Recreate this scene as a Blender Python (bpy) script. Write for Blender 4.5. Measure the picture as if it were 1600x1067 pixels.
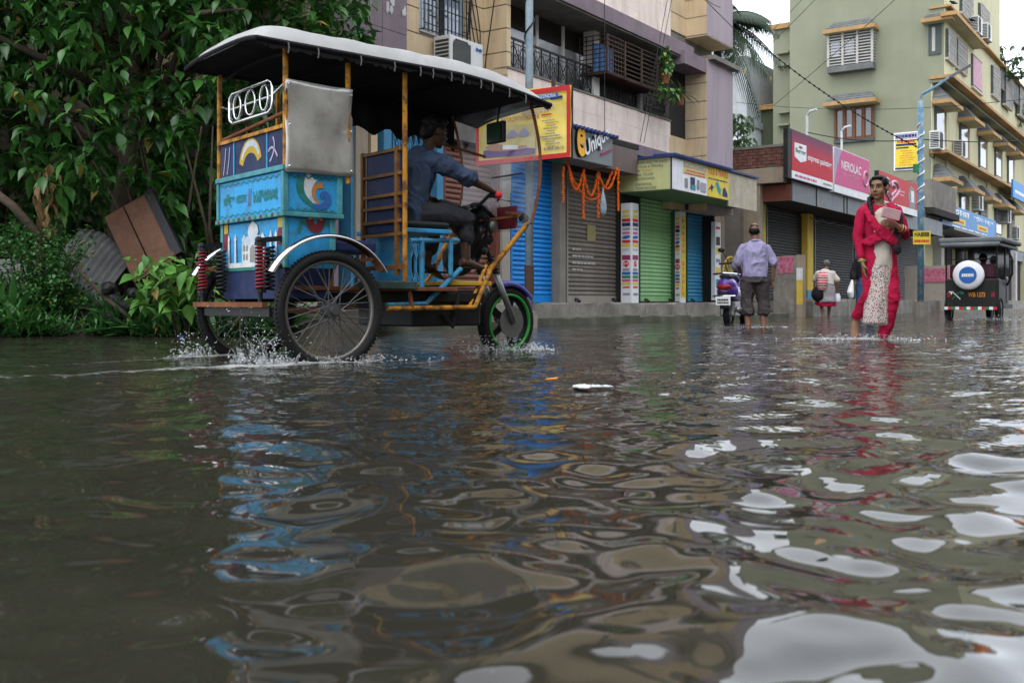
import bpy, bmesh, math, random
import numpy as np
from mathutils import Vector as V, Matrix, Quaternion
R = math.radians
random.seed(7); np.random.seed(7)
for o in list(bpy.data.objects): bpy.data.objects.remove(o)
SC = bpy.context.scene
COL = SC.collection
# ------------------------------------------------------------------ camera
CH, FPX, HOR = 0.36, 1600.0, 472.0          # eye height over the water, focal length and horizon (photo pixels)
cam = bpy.data.cameras.new('camera'); camo = bpy.data.objects.new('camera', cam); COL.objects.link(camo)
cam.sensor_width = 36; cam.lens = 36.0; cam.shift_y = -(533.5 - HOR) / 1600.0
cam.clip_start = 0.05; cam.clip_end = 2000
camo.location = (0, 0, CH); camo.rotation_euler = (R(90), 0, 0)
cam.dof.use_dof = True; cam.dof.focus_distance = 9.0; cam.dof.aperture_fstop = 7.0
SC.camera = camo
# ------------------------------------------------------------------ sky and sun (overcast)
SUN_EL, SUN_AZ = 58.0, 205.0
w = bpy.data.worlds.new('World'); SC.world = w; w.use_nodes = True
nt = w.node_tree; nt.nodes.clear()
out = nt.nodes.new('ShaderNodeOutputWorld'); bg = nt.nodes.new('ShaderNodeBackground')
sky = nt.nodes.new('ShaderNodeTexSky'); sky.sky_type = 'NISHITA'; sky.sun_disc = False
sky.sun_elevation = R(SUN_EL); sky.sun_rotation = R(SUN_AZ); sky.dust_density = 4; sky.air_density = 1.0
tcw = nt.nodes.new('ShaderNodeTexCoord'); cl = nt.nodes.new('ShaderNodeTexNoise')
cl.inputs['Scale'].default_value = 2.2; cl.inputs['Detail'].default_value = 6
mpw = nt.nodes.new('ShaderNodeMapping'); mpw.inputs['Scale'].default_value = (1, 1, 2.5)
rpw = nt.nodes.new('ShaderNodeValToRGB')
rpw.color_ramp.elements[0].position = .3; rpw.color_ramp.elements[0].color = (15.5, 17.0, 19.5, 1)
rpw.color_ramp.elements[1].position = .7; rpw.color_ramp.elements[1].color = (20.5, 21.3, 22.5, 1)
mxw = nt.nodes.new('ShaderNodeMix'); mxw.data_type = 'RGBA'; mxw.inputs[0].default_value = .82
nt.links.new(tcw.outputs['Generated'], mpw.inputs[0]); nt.links.new(mpw.outputs[0], cl.inputs['Vector'])
nt.links.new(cl.outputs[0], rpw.inputs[0])
nt.links.new(sky.outputs[0], mxw.inputs[6]); nt.links.new(rpw.outputs[0], mxw.inputs[7])
nt.links.new(mxw.outputs[2], bg.inputs[0]); nt.links.new(bg.outputs[0], out.inputs[0])
bg.inputs[1].default_value = 0.13
sun = bpy.data.lights.new('sun', 'SUN'); suno = bpy.data.objects.new('sun', sun); COL.objects.link(suno)
sun.energy = 0.9; sun.angle = R(25); sun.color = (1, .97, .92)
_a = R(SUN_AZ); _e = R(SUN_EL)
sd = V((math.sin(_a) * math.cos(_e), math.cos(_a) * math.cos(_e), math.sin(_e)))
suno.rotation_euler = sd.to_track_quat('Z', 'Y').to_euler()
SC.view_settings.view_transform = 'Standard'; SC.view_settings.look = 'None'
SC.view_settings.gamma = 1; SC.view_settings.use_curve_mapping = False
SC.view_settings.exposure = 0.15
SC.cycles.use_denoising = True
SC.cycles.max_bounces = 8; SC.cycles.transparent_max_bounces = 12
SC.cycles.sample_clamp_indirect = 6
# ------------------------------------------------------------------ helpers
D = V((0.567, 0.824, 0)).normalized()       # along the street
N = V((D.y, -D.x, 0))                       # out of the facades, into the street
O0 = V((0, 17.5, 0))
ST_ROT = math.atan2(D.y, D.x)               # local x = along street, local y = into the building
def fac(px, py=472, y=0.0):
    """photo pixel -> (s, z) on the facade plane set back by y"""
    k = (px - 800) / FPX
    s = (17.5 * k + D.y * y + D.x * k * y) / (D.x - D.y * k)
    Y = 17.5 + D.y * s + D.x * y
    return s, CH + (HOR - py) / FPX * Y
def fs(px, y=0.0): return fac(px, 472, y)[0]
def fz(px, py, y=0.0): return fac(px, py, y)[1]
def yat(px, s):
    k = (px - 800) / FPX
    return (D.x * s - 17.5 * k - D.y * k * s) / (D.y + D.x * k)
def zat(px, py, s):
    y = yat(px, s); return CH + (HOR - py) / FPX * (17.5 + D.y * s + D.x * y)
def street(s, y, z=0): return O0 + D * s - N * y + V((0, 0, z))
def at(px, py, Y): return V(((px - 800) / FPX * Y, Y, CH + (HOR - py) / FPX * Y))

MATS = {}
def pm(name, col, rough=.75, var=.14, vs=3.0, bump=.2, bs=35, metal=0, streak=0, scol=(.045, .04, .035), dirt=0, dcol=(.08, .07, .05),
       ds=1.3, spec=.22, rnd=0, stretch=None, coat=0, trans=0, alpha=1, dr=(.45, .72)):
    if name in MATS: return MATS[name]
    m = bpy.data.materials.new(name); m.use_nodes = True; n = m.node_tree; L = n.links.new
    b = n.nodes['Principled BSDF']; b.inputs['Roughness'].default_value = rough; b.inputs['Metallic'].default_value = metal
    b.inputs['Specular IOR Level'].default_value = spec; b.inputs['Coat Weight'].default_value = coat
    b.inputs['Transmission Weight'].default_value = trans; b.inputs['Alpha'].default_value = alpha
    tc = n.nodes.new('ShaderNodeTexCoord'); vec = tc.outputs['Object']
    if stretch:
        mp = n.nodes.new('ShaderNodeMapping'); mp.inputs['Scale'].default_value = stretch; L(vec, mp.inputs[0]); svec = mp.outputs[0]
    else: svec = vec
    no = n.nodes.new('ShaderNodeTexNoise'); no.inputs['Scale'].default_value = vs; no.inputs['Detail'].default_value = 6; L(svec, no.inputs['Vector'])
    no.inputs['Roughness'].default_value = .62
    rp = n.nodes.new('ShaderNodeValToRGB'); rp.color_ramp.elements[0].position = .3; rp.color_ramp.elements[1].position = .7
    rp.color_ramp.elements[0].color = (*[c * (1 - var) for c in col], 1); rp.color_ramp.elements[1].color = (*[min(1, c * (1 + var)) for c in col], 1)
    L(no.outputs[0], rp.inputs[0]); c = rp.outputs[0]
    def layer(c, amt, colr, scale, lo, hi, sv):
        mp = n.nodes.new('ShaderNodeMapping'); mp.inputs['Scale'].default_value = sv; L(vec, mp.inputs[0])
        q = n.nodes.new('ShaderNodeTexNoise'); q.inputs['Scale'].default_value = scale; q.inputs['Detail'].default_value = 8; q.inputs['Roughness'].default_value = .7
        L(mp.outputs[0], q.inputs['Vector'])
        r = n.nodes.new('ShaderNodeMapRange'); r.inputs[1].default_value = lo; r.inputs[2].default_value = hi; r.inputs[4].default_value = amt; L(q.outputs[0], r.inputs[0])
        x = n.nodes.new('ShaderNodeMix'); x.data_type = 'RGBA'; L(r.outputs[0], x.inputs[0]); L(c, x.inputs[6]); x.inputs[7].default_value = (*colr, 1)
        return x.outputs[2]
    if dirt: c = layer(c, dirt, dcol, ds, dr[0], dr[1], (1, 1, 1))
    if streak: c = layer(c, streak, scol, 2.2, .48, .78, (1.6, 1.6, .16))
    if rnd:
        oi = n.nodes.new('ShaderNodeObjectInfo'); hs = n.nodes.new('ShaderNodeHueSaturation')
        mr = n.nodes.new('ShaderNodeMapRange'); mr.inputs[3].default_value = 1 - rnd; mr.inputs[4].default_value = 1 + rnd
        L(oi.outputs['Random'], mr.inputs[0]); L(mr.outputs[0], hs.inputs['Value']); L(c, hs.inputs['Color']); c = hs.outputs[0]
    L(c, b.inputs['Base Color'])
    if bump:
        q = n.nodes.new('ShaderNodeTexNoise'); q.inputs['Scale'].default_value = bs; q.inputs['Detail'].default_value = 5; L(svec, q.inputs['Vector'])
        bp = n.nodes.new('ShaderNodeBump'); bp.inputs['Strength'].default_value = bump; bp.inputs['Distance'].default_value = .01
        L(q.outputs[0], bp.inputs['Height']); L(bp.outputs[0], b.inputs['Normal'])
    MATS[name] = m; return m
def flat(name, col, rough=.6): return pm(name, col, rough, var=.05, vs=12, bump=0)

def tag(o, label=None, cat=None, group=None, kind=None):
    if label: o['label'] = label
    if cat: o['category'] = cat
    if group: o['group'] = group
    if kind: o['kind'] = kind
    return o
def empty(name, label, cat, loc=(0, 0, 0), rz=0, group=None):
    o = bpy.data.objects.new(name, None); COL.objects.link(o); o.location = loc; o.rotation_euler = (0, 0, rz); o.empty_display_size = .1
    return tag(o, label, cat, group)
def rot_to(d):
    return V(d).normalized().to_track_quat('Z', 'Y').to_matrix()
class MB:
    def __init__(s): s.v = []; s.f = []
    def add(s, vs, fs_, M=None):
        n = len(s.v)
        s.v += [tuple(M @ V(p)) if M is not None else tuple(p) for p in vs]; s.f += [tuple(i + n for i in f) for f in fs_]; return s
    def box(s, a, b, M=None):
        x0, y0, z0 = a; x1, y1, z1 = b
        x0, x1 = min(x0, x1), max(x0, x1); y0, y1 = min(y0, y1), max(y0, y1); z0, z1 = min(z0, z1), max(z0, z1)
        return s.add([(x0, y0, z0), (x1, y0, z0), (x1, y1, z0), (x0, y1, z0), (x0, y0, z1), (x1, y0, z1), (x1, y1, z1), (x0, y1, z1)],
                     [(0, 3, 2, 1), (4, 5, 6, 7), (0, 1, 5, 4), (1, 2, 6, 5), (2, 3, 7, 6), (3, 0, 4, 7)], M)
    def cyl(s, a, b, r, r2=None, n=10, cap=True):
        a = V(a); b = V(b); r2 = r if r2 is None else r2; m = rot_to(b - a); vs = []
        for c, q in ((a, r), (b, r2)):
            for i in range(n):
                t = 2 * math.pi * i / n; vs.append(c + m @ V((math.cos(t) * q, math.sin(t) * q, 0)))
        f = [(i, (i + 1) % n, n + (i + 1) % n, n + i) for i in range(n)]
        if cap: f += [tuple(range(n - 1, -1, -1)), tuple(range(n, 2 * n))]
        return s.add(vs, f)
    def bar(s, a, b, w=.02, h=None, up=(0, 0, 1)):
        h = h or w; a = V(a); b = V(b); d = (b - a).normalized(); u = V(up)
        if abs(d.dot(u)) > .98: u = V((1, 0, 0))
        x = d.cross(u).normalized() * w / 2; y = x.cross(d).normalized() * h / 2
        vs = [p + i * x + j * y for p in (a, b) for i, j in ((-1, -1), (1, -1), (1, 1), (-1, 1))]
        return s.add(vs, [(3, 2, 1, 0), (4, 5, 6, 7), (0, 1, 5, 4), (1, 2, 6, 5), (2, 3, 7, 6), (3, 0, 4, 7)])
    def tube(s, pts, r, n=8, closed=False, ry=None, cap=True, ref=None):
        """swept tube; r may be a list, ry an optional second radius (ellipse)"""
        P = [V(p) for p in pts]; k = len(P)
        rr = r if isinstance(r, (list, tuple)) else [r] * k
        r2 = rr if ry is None else (ry if isinstance(ry, (list, tuple)) else [ry] * k)
        vs = []; up = V(ref) if ref else None
        for i, p in enumerate(P):
            if closed: t = P[(i + 1) % k] - P[i - 1]
            else: t = P[min(i + 1, k - 1)] - P[max(i - 1, 0)]
            t = t.normalized() if t.length > 1e-9 else V((0, 0, 1))
            if up is None: up = V((0, 0, 1)) if abs(t.z) < .9 else V((1, 0, 0))
            x = up.cross(t)
            if x.length < 1e-5: x = V((1, 0, 0)).cross(t)
            x.normalize(); y = t.cross(x).normalized()
            if ref is None: up = y
            for j in range(n):
                a = 2 * math.pi * j / n; vs.append(p + x * math.cos(a) * rr[i] + y * math.sin(a) * r2[i])
        f = []
        for i in range(k if closed else k - 1):
            for j in range(n):
                a = i * n; b = ((i + 1) % k) * n; f.append((a + j, a + (j + 1) % n, b + (j + 1) % n, b + j))
        if cap and not closed: f += [tuple(range(n - 1, -1, -1)), tuple(range((k - 1) * n, k * n))]
        return s.add(vs, f)
    def lathe(s, prof, n=20, M=None):
        k = len(prof); vs = [(math.cos(2 * math.pi * j / n) * r, math.sin(2 * math.pi * j / n) * r, z) for r, z in prof for j in range(n)]
        f = [(i * n + j, i * n + (j + 1) % n, (i + 1) * n + (j + 1) % n, (i + 1) * n + j) for i in range(k - 1) for j in range(n)]
        f += [tuple(range(n - 1, -1, -1)), tuple(range((k - 1) * n, k * n))]
        return s.add(vs, f, M)
    def ball(s, c, r, n=12, m=8, M=None):
        rx, ry, rz = r if isinstance(r, (list, tuple, V)) else (r, r, r)
        vs = [(0, 0, -rz)]; 
        for i in range(1, m):
            a = -math.pi / 2 + math.pi * i / m
            vs += [(math.cos(a) * math.cos(2 * math.pi * j / n) * rx, math.cos(a) * math.sin(2 * math.pi * j / n) * ry, math.sin(a) * rz) for j in range(n)]
        vs.append((0, 0, rz)); f = [(0, 1 + (j + 1) % n, 1 + j) for j in range(n)]
        for i in range(m - 2):
            for j in range(n):
                a = 1 + i * n; b = a + n; f.append((a + j, a + (j + 1) % n, b + (j + 1) % n, b + j))
        t = len(vs) - 1; a = 1 + (m - 2) * n; f += [(a + j, a + (j + 1) % n, t) for j in range(n)]
        T = Matrix.Translation(V(c))
        return s.add(vs, f, T @ M if M is not None else T)
    def prism(s, pts, t, M=None, z0=0):
        """2D outline extruded along +z of its own plane"""
        k = len(pts); ar = sum(pts[i][0] * pts[(i + 1) % k][1] - pts[(i + 1) % k][0] * pts[i][1] for i in range(k))
        if ar < 0: pts = pts[::-1]
        vs = [(x, y, z0) for x, y in pts] + [(x, y, z0 + t) for x, y in pts]
        f = [tuple(range(k - 1, -1, -1)), tuple(range(k, 2 * k))] + [(i, (i + 1) % k, k + (i + 1) % k, k + i) for i in range(k)]
        return s.add(vs, f, M)
    def build(s, name, mat, parent=None, smooth=False, bevel=0, loc=None):
        me = bpy.data.meshes.new(name); me.from_pydata(s.v, [], s.f)
        if mat: me.materials.append(mat if not isinstance(mat, str) else MATS[mat])
        if smooth: me.polygons.foreach_set('use_smooth', [True] * len(me.polygons))
        me.update()
        return link(name, me, parent, bevel, smooth, loc)
def link(name, me, parent=None, bevel=0, smooth=False, loc=None):
    o = bpy.data.objects.new(name, me); COL.objects.link(o)
    if parent is not None: o.parent = parent
    if loc is not None: o.location = loc
    if bevel:
        b = o.modifiers.new('bevel', 'BEVEL'); b.width = bevel; b.segments = 2; b.limit_method = 'ANGLE'
    return o
def smooth_angle(o, deg=40):
    me = o.data; me.polygons.foreach_set('use_smooth', [True] * len(me.polygons))
    try: me.set_sharp_from_angle(angle=R(deg))
    except Exception: pass
    return o
def inst(src, name, parent=None, M=None):
    o = bpy.data.objects.new(name, src.data if hasattr(src, 'data') else src); COL.objects.link(o)
    if parent is not None: o.parent = parent
    if M is not None: o.matrix_local = M
    return o
def FRONT(s, y, z): return Matrix(((1, 0, 0, s), (0, 0, -1, y), (0, 1, 0, z), (0, 0, 0, 1)))      # plate facing the street
def SIDE(s, y, z): return Matrix(((0, 0, -1, s), (-1, 0, 0, y), (0, 1, 0, z), (0, 0, 0, 1)))      # plate facing back along the street
def text(body, mat, parent, M, w, h=None, name='lettering', depth=.002, shear=0, bold=0, align='L', sp=1.0):
    """lettering fitted into w x h (metres) with its lower left corner at M's origin"""
    cu = bpy.data.curves.new('t', 'FONT'); cu.body = body; cu.size = 1; cu.extrude = 0; cu.shear = shear; cu.offset = bold
    cu.space_character = sp; cu.resolution_u = 3
    if '\n' in body: cu.align_x = {'L': 'LEFT', 'C': 'CENTER'}[align]; cu.space_line = 1.0
    ob = bpy.data.objects.new('t', cu); COL.objects.link(ob)
    dg = bpy.context.evaluated_depsgraph_get(); me = bpy.data.meshes.new_from_object(ob.evaluated_get(dg))
    bpy.data.objects.remove(ob); bpy.data.curves.remove(cu)
    n = len(me.vertices)
    if n == 0: return None
    a = np.empty(n * 3); me.vertices.foreach_get('co', a); a = a.reshape(-1, 3)
    lo = a.min(0); hi = a.max(0); sx = w / max(hi[0] - lo[0], 1e-6); sy = h / max(hi[1] - lo[1], 1e-6) if h else sx
    a[:, 0] = (a[:, 0] - lo[0]) * sx; a[:, 1] = (a[:, 1] - lo[1]) * sy; a[:, 2] = depth
    MM = np.array(M); a = a @ MM[:3, :3].T + MM[:3, 3]
    me.vertices.foreach_set('co', a.ravel()); me.materials.clear(); me.materials.append(MATS[mat] if isinstance(mat, str) else mat); me.update()
    return link(name, me, parent)
def plate(name, mat, parent, M, u0, v0, u1, v1, t=.003, w0=0.0):
    return MB().box((u0, v0, w0), (u1, v1, w0 + t), M).build(name, mat, parent)
def blob(parts, voxel=.008, smooth=6, name='x', noise=None):
    """several closed shapes fused into one continuous surface"""
    me = bpy.data.meshes.new('b'); me.from_pydata(parts.v, [], parts.f); me.update()
    o = bpy.data.objects.new('b', me); COL.objects.link(o)
    r = o.modifiers.new('r', 'REMESH'); r.mode = 'VOXEL'; r.voxel_size = voxel
    if smooth:
        q = o.modifiers.new('s', 'SMOOTH'); q.factor = .5; q.iterations = smooth
    dg = bpy.context.evaluated_depsgraph_get(); res = bpy.data.meshes.new_from_object(o.evaluated_get(dg))
    bpy.data.objects.remove(o); bpy.data.meshes.remove(me)
    res.polygons.foreach_set('use_smooth', [True] * len(res.polygons))
    if noise:
        k = len(res.vertices); c = np.empty(k * 3); res.vertices.foreach_get('co', c); c = c.reshape(-1, 3)
        nn = np.empty(k * 3); res.vertices.foreach_get('normal', nn); nn = nn.reshape(-1, 3)
        c += nn * noise(c)[:, None]; res.vertices.foreach_set('co', c.ravel()); res.update()
    return res
# ------------------------------------------------------------------ ground, flood water, plinths
RK_A = R(39.0)
RK_H = V((math.cos(RK_A), math.sin(RK_A), 0)); RK_L = V((-math.sin(RK_A), math.cos(RK_A), 0))   # heading, left side
RK_C = V((-1.42, 6.43, 0))                                                                        # rear axle centre
pm('road_mud', (.07, .06, .045), .9)
tag(MB().box((-150, -40, -.5), (250, 300, -.09)).build('road', 'road_mud'), kind='structure')
VN = {}
def vnoise(seed, P, scale):
    """smooth value noise in 3D (numpy)"""
    if seed not in VN: VN[seed] = np.random.RandomState(seed).rand(64, 64, 64) * 2 - 1
    T = VN[seed]
    q = P * scale; i = np.floor(q).astype(int); f = q - i; f = f * f * (3 - 2 * f); r = 0
    for a in (0, 1):
        for b in (0, 1):
            for c in (0, 1):
                wgt = (f[:, 0] if a else 1 - f[:, 0]) * (f[:, 1] if b else 1 - f[:, 1]) * (f[:, 2] if c else 1 - f[:, 2])
                r = r + wgt * T[(i[:, 0] + a) % 64, (i[:, 1] + b) % 64, (i[:, 2] + c) % 64]
    return r
def seg_d(X, Y, a, b):
    ax, ay = a; bx, by = b; dx, dy = bx - ax, by - ay; t = np.clip(((X - ax) * dx + (Y - ay) * dy) / (dx * dx + dy * dy), 0, 1)
    return np.hypot(X - ax - t * dx, Y - ay - t * dy), t
def make_water():
    ang = np.concatenate([np.linspace(-100, -44, 30)[:-1], np.linspace(-44, 44, 600), np.linspace(44, 100, 30)[1:]])
    rad = np.concatenate([[.12, .3], .48 * 1.0098 ** np.arange(0, 570)])
    A, Rr = np.meshgrid(np.radians(ang), rad); X = (np.sin(A) * Rr).ravel(); Y = (np.cos(A) * Rr).ravel() - .1
    rr = Rr.ravel(); sp = rr * .0098
    rs = np.random.RandomState(11); Z = np.zeros_like(X); chop = np.zeros_like(X)
    # calmer pool at the left, more swell towards the right
    env = .75 + .35 * vnoise(3, np.stack([X, Y, X * 0], 1), .55) + .22 * np.tanh(X * .8)
    for i in range(90):
        lam = math.exp(rs.uniform(math.log(.09), math.log(.62))) if i < 84 else rs.uniform(.8, 1.6); th = rs.normal(1.05, 1.25); k = 2 * math.pi / lam
        slope = .0275 if .15 < lam < .45 else (.024 if lam < .15 else .017 if lam < .75 else .008); a = slope / k; ph = rs.uniform(0, 6.28)
        lod = np.clip(lam / (4.0 * sp) - .6, 0, 1)
        u = k * (X * math.cos(th) + Y * math.sin(th)) + ph + .6 * np.sin(.9 * X + 1.7 * Y + i)
        Z += a * np.sin(u) * lod * env
    foam = np.zeros_like(X)
    def wake(a, d, ln, wd, amt):
        b = (a[0] + d[0] * ln, a[1] + d[1] * ln); ds, t = seg_d(X, Y, a, b)
        return amt * np.exp(-(ds / (wd * (1 + 1.2 * t))) ** 2) * (1 - .75 * t)
    c = RK_C; nw = c - RK_L * .56; fw = c + RK_L * .56; fr = c + RK_H * 1.77
    h = (-RK_H.x, -RK_H.y); def_ = lambda p: (p.x, p.y)
    hh = V((h[0], h[1], 0))
    def turn(v, deg): q = Matrix.Rotation(R(deg), 3, 'Z') @ v; return (q.x, q.y)
    foam += wake(def_(nw + RK_H * .30), h, .75, .07, 1.0) + wake(def_(nw + RK_H * .1), turn(hh, 2), 2.6, .075, 1.25) + wake(def_(nw), turn(hh, -8), 1.8, .06, .5)
    foam += wake(def_(fw + RK_H * .25), h, .7, .07, 1.0) + wake(def_(fw), turn(hh, 12), 2.0, .07, 1.05)
    foam += wake(def_(fr + RK_H * .28), h, .9, .10, 1.1) + wake(def_(fr + RK_H * .2), turn(hh, 25), .9, .05, .7)
    wm = V((3.52, 9.75, 0)); foam += wake((wm.x - .75, wm.y + .1), (1, 0), 2.0, .14, .95) + .9 * np.exp(-(np.hypot(X - 3.35, Y - 9.6) / .28) ** 2)
    mn = V((5.48, 15.6, 0)); mx = .242 * 14.6
    foam += wake((mx - .5, 14.5), (1, 0), 1.1, .14, .7)
    foam += wake((8.9, 19.8), (1, .1), 3.2, .3, .75) + wake((9.3, 16.5), (1, 0), 2.6, .2, .28) + wake((5.0, 13.2), (1, .2), 3.0, .3, .2)
    chop = np.clip(foam, 0, 1.2)
    for i in range(26):
        lam = math.exp(rs.uniform(math.log(.05), math.log(.22))); th = rs.uniform(0, 6.28); k = 2 * math.pi / lam
        Z += .055 / k * np.sin(k * (X * math.cos(th) + Y * math.sin(th)) + rs.uniform(0, 6.28)) * np.clip(lam / (3.0 * sp) - .5, 0, 1) * (np.clip(chop, 0, 1) + .0)
    Z += .012 * np.clip(foam, 0, 1.3)
    fine = np.clip((rr - 2.0) / 5.0, 0.03, 1)
    na, nr = len(ang), len(rad)
    idx = np.arange(na * nr).reshape(nr, na)
    q = np.stack([idx[:-1, :-1], idx[:-1, 1:], idx[1:, 1:], idx[1:, :-1]], -1).reshape(-1, 4)
    me = bpy.data.meshes.new('water'); me.vertices.add(na * nr); me.vertices.foreach_set('co', np.stack([X, Y, Z], 1).ravel().astype('f'))
    me.loops.add(q.size); me.polygons.add(len(q)); me.loops.foreach_set('vertex_index', q[:, ::-1].ravel().astype('i'))
    me.polygons.foreach_set('loop_start', np.arange(0, q.size, 4).astype('i')); me.polygons.foreach_set('loop_total', np.full(len(q), 4, 'i'))
    me.polygons.foreach_set('use_smooth', np.ones(len(q), bool)); me.update(); me.validate()
    for nm, d in (('foam', foam), ('fine', fine)):
        at_ = me.attributes.new(nm, 'FLOAT', 'POINT'); at_.data.foreach_set('value', d.astype('f'))
    m = bpy.data.materials.new('flood_water'); m.use_nodes = True; n = m.node_tree; L = n.links.new; b = n.nodes['Principled BSDF']
    b.inputs['IOR'].default_value = 1.36; b.inputs['Roughness'].default_value = .025; b.inputs['Specular IOR Level'].default_value = .55
    tc = n.nodes.new('ShaderNodeTexCoord')
    fa = n.nodes.new('ShaderNodeAttribute'); fa.attribute_name = 'foam'; fi = n.nodes.new('ShaderNodeAttribute'); fi.attribute_name = 'fine'
    mud = n.nodes.new('ShaderNodeTexNoise'); mud.inputs['Scale'].default_value = 1.1; mud.inputs['Detail'].default_value = 5; L(tc.outputs['Object'], mud.inputs['Vector'])
    rp = n.nodes.new('ShaderNodeValToRGB'); rp.color_ramp.elements[0].color = (.020, .019, .014, 1); rp.color_ramp.elements[1].color = (.031, .028, .020, 1); L(mud.outputs[0], rp.inputs[0])
    fn = n.nodes.new('ShaderNodeTexNoise'); fn.inputs['Scale'].default_value = 16; fn.inputs['Detail'].default_value = 7; fn.inputs['Roughness'].default_value = .72; L(tc.outputs['Object'], fn.inputs['Vector'])
    ad = n.nodes.new('ShaderNodeMath'); ad.operation = 'MULTIPLY_ADD'; L(fa.outputs['Fac'], ad.inputs[0]); ad.inputs[1].default_value = .40; L(fn.outputs[0], ad.inputs[2])
    fr_ = n.nodes.new('ShaderNodeMapRange'); fr_.inputs[1].default_value = .70; fr_.inputs[2].default_value = .98; fr_.inputs[4].default_value = .8; L(ad.outputs[0], fr_.inputs[0])
    mx_ = n.nodes.new('ShaderNodeMix'); mx_.data_type = 'RGBA'; L(fr_.outputs[0], mx_.inputs[0]); L(rp.outputs[0], mx_.inputs[6]); mx_.inputs[7].default_value = (.55, .55, .54, 1)
    L(mx_.outputs[2], b.inputs['Base Color'])
    mr = n.nodes.new('ShaderNodeMapRange'); mr.inputs[3].default_value = .025; mr.inputs[4].default_value = .45; L(fr_.outputs[0], mr.inputs[0]); L(mr.outputs[0], b.inputs['Roughness'])
    mp = n.nodes.new('ShaderNodeMapping'); mp.inputs['Scale'].default_value = (1, 1.0, 1); L(tc.outputs['Object'], mp.inputs[0])
    w1 = n.nodes.new('ShaderNodeTexNoise'); w1.inputs['Scale'].default_value = 5.0; w1.inputs['Detail'].default_value = 3; w1.inputs['Roughness'].default_value = .55; L(mp.outputs[0], w1.inputs['Vector'])
    b1 = n.nodes.new('ShaderNodeBump'); b1.inputs['Distance'].default_value = .042; L(w1.outputs[0], b1.inputs['Height']); L(fi.outputs['Fac'], b1.inputs['Strength'])
    b2 = n.nodes.new('ShaderNodeBump'); b2.inputs['Distance'].default_value = .02; L(fn.outputs[0], b2.inputs['Height'])
    L(fr_.outputs[0], b2.inputs['Strength']); L(b1.outputs[0], b2.inputs['Normal']); L(b2.outputs[0], b.inputs['Normal'])
    me.materials.append(m)
    tag(link('water', me), kind='structure')
make_water()
def rough_box(a, b, seg=.12, amp=.015, seed=1, M=None):
    """box with uneven faces, for worn concrete and earth"""
    bm = bmesh.new(); bmesh.ops.create_cube(bm, size=1)
    S = [abs(b[i] - a[i]) for i in range(3)]; C = [(a[i] + b[i]) / 2 for i in range(3)]
    for vv in bm.verts: vv.co = V((vv.co.x * S[0] + C[0], vv.co.y * S[1] + C[1], vv.co.z * S[2] + C[2]))
    for ax in range(3):
        k = max(1, int(S[ax] / seg))
        for j in range(1, k):
            nrm = V((0, 0, 0)); nrm[ax] = 1; co = V(C); co[ax] = min(a[ax], b[ax]) + S[ax] * j / k
            bmesh.ops.bisect_plane(bm, geom=bm.verts[:] + bm.edges[:] + bm.faces[:], plane_co=co, plane_no=nrm)
    P = np.array([vv.co[:] for vv in bm.verts]); dd = [vnoise(seed + i, P, 3.1) * amp + vnoise(seed + 5 + i, P, 9.0) * amp * .5 for i in range(3)]
    for i, vv in enumerate(bm.verts): vv.co += V((dd[0][i], dd[1][i], dd[2][i]))
    mb = MB(); bm.verts.index_update(); mb.add([vv.co[:] for vv in bm.verts], [[vv.index for vv in f.verts] for f in bm.faces], M); bm.free(); return mb
pm('wet_concrete', (.25, .23, .20), .6, var=.35, vs=2.2, bump=.6, bs=22, dirt=.7, dcol=(.05, .05, .035), ds=2.0)
pm('mossy_concrete', (.10, .10, .075), .6, var=.4, vs=2.5, bump=.6, bs=20, dirt=.75, dcol=(.05, .065, .02), ds=1.6)
pv = tag(bpy.data.objects.new('pavement', None), kind='structure'); COL.objects.link(pv); pv.location = street(0, 0); pv.rotation_euler = (0, 0, ST_ROT)
e = [-6.0, -3.1, -.9, 1.25, 3.0, 4.85, 6.6, 8.7]
for i in range(len(e) - 1):
    smooth_angle(rough_box((e[i] + .006, -1.0 - random.uniform(0, .08), -.1), (e[i + 1] - .006, .75, .335 + random.uniform(-.012, .012)), .14, .022, 10 + i).build('slab', 'wet_concrete', pv), 30)
e2 = [-6.0, -2.0, 1.8, 3.9, 6.2, 9.4]
for i in range(len(e2) - 1):
    smooth_angle(rough_box((e2[i] + .006, -1.42 - random.uniform(0, .15), -.1), (e2[i + 1] - .006, -.9, .10 + random.uniform(-.02, .02)), .14, .03, 40 + i).build('slab', 'mossy_concrete', pv), 30)
e3 = [11.2, 14.2, 17.5, 21.5, 26, 30.5, 36, 42, 50, 62]
for i in range(len(e3) - 1):
    smooth_angle(rough_box((e3[i] + .006, -1.5 - random.uniform(0, .1), -.1), (e3[i + 1] - .006, .75, .42 + random.uniform(-.03, .03)), .3, .022, 60 + i).build('slab', 'wet_concrete', pv), 30)
smooth_angle(rough_box((8.7, -.55, -.1), (11.2, 1.6, .16), .2, .03, 90).build('slab', 'mossy_concrete', pv), 30)
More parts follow.
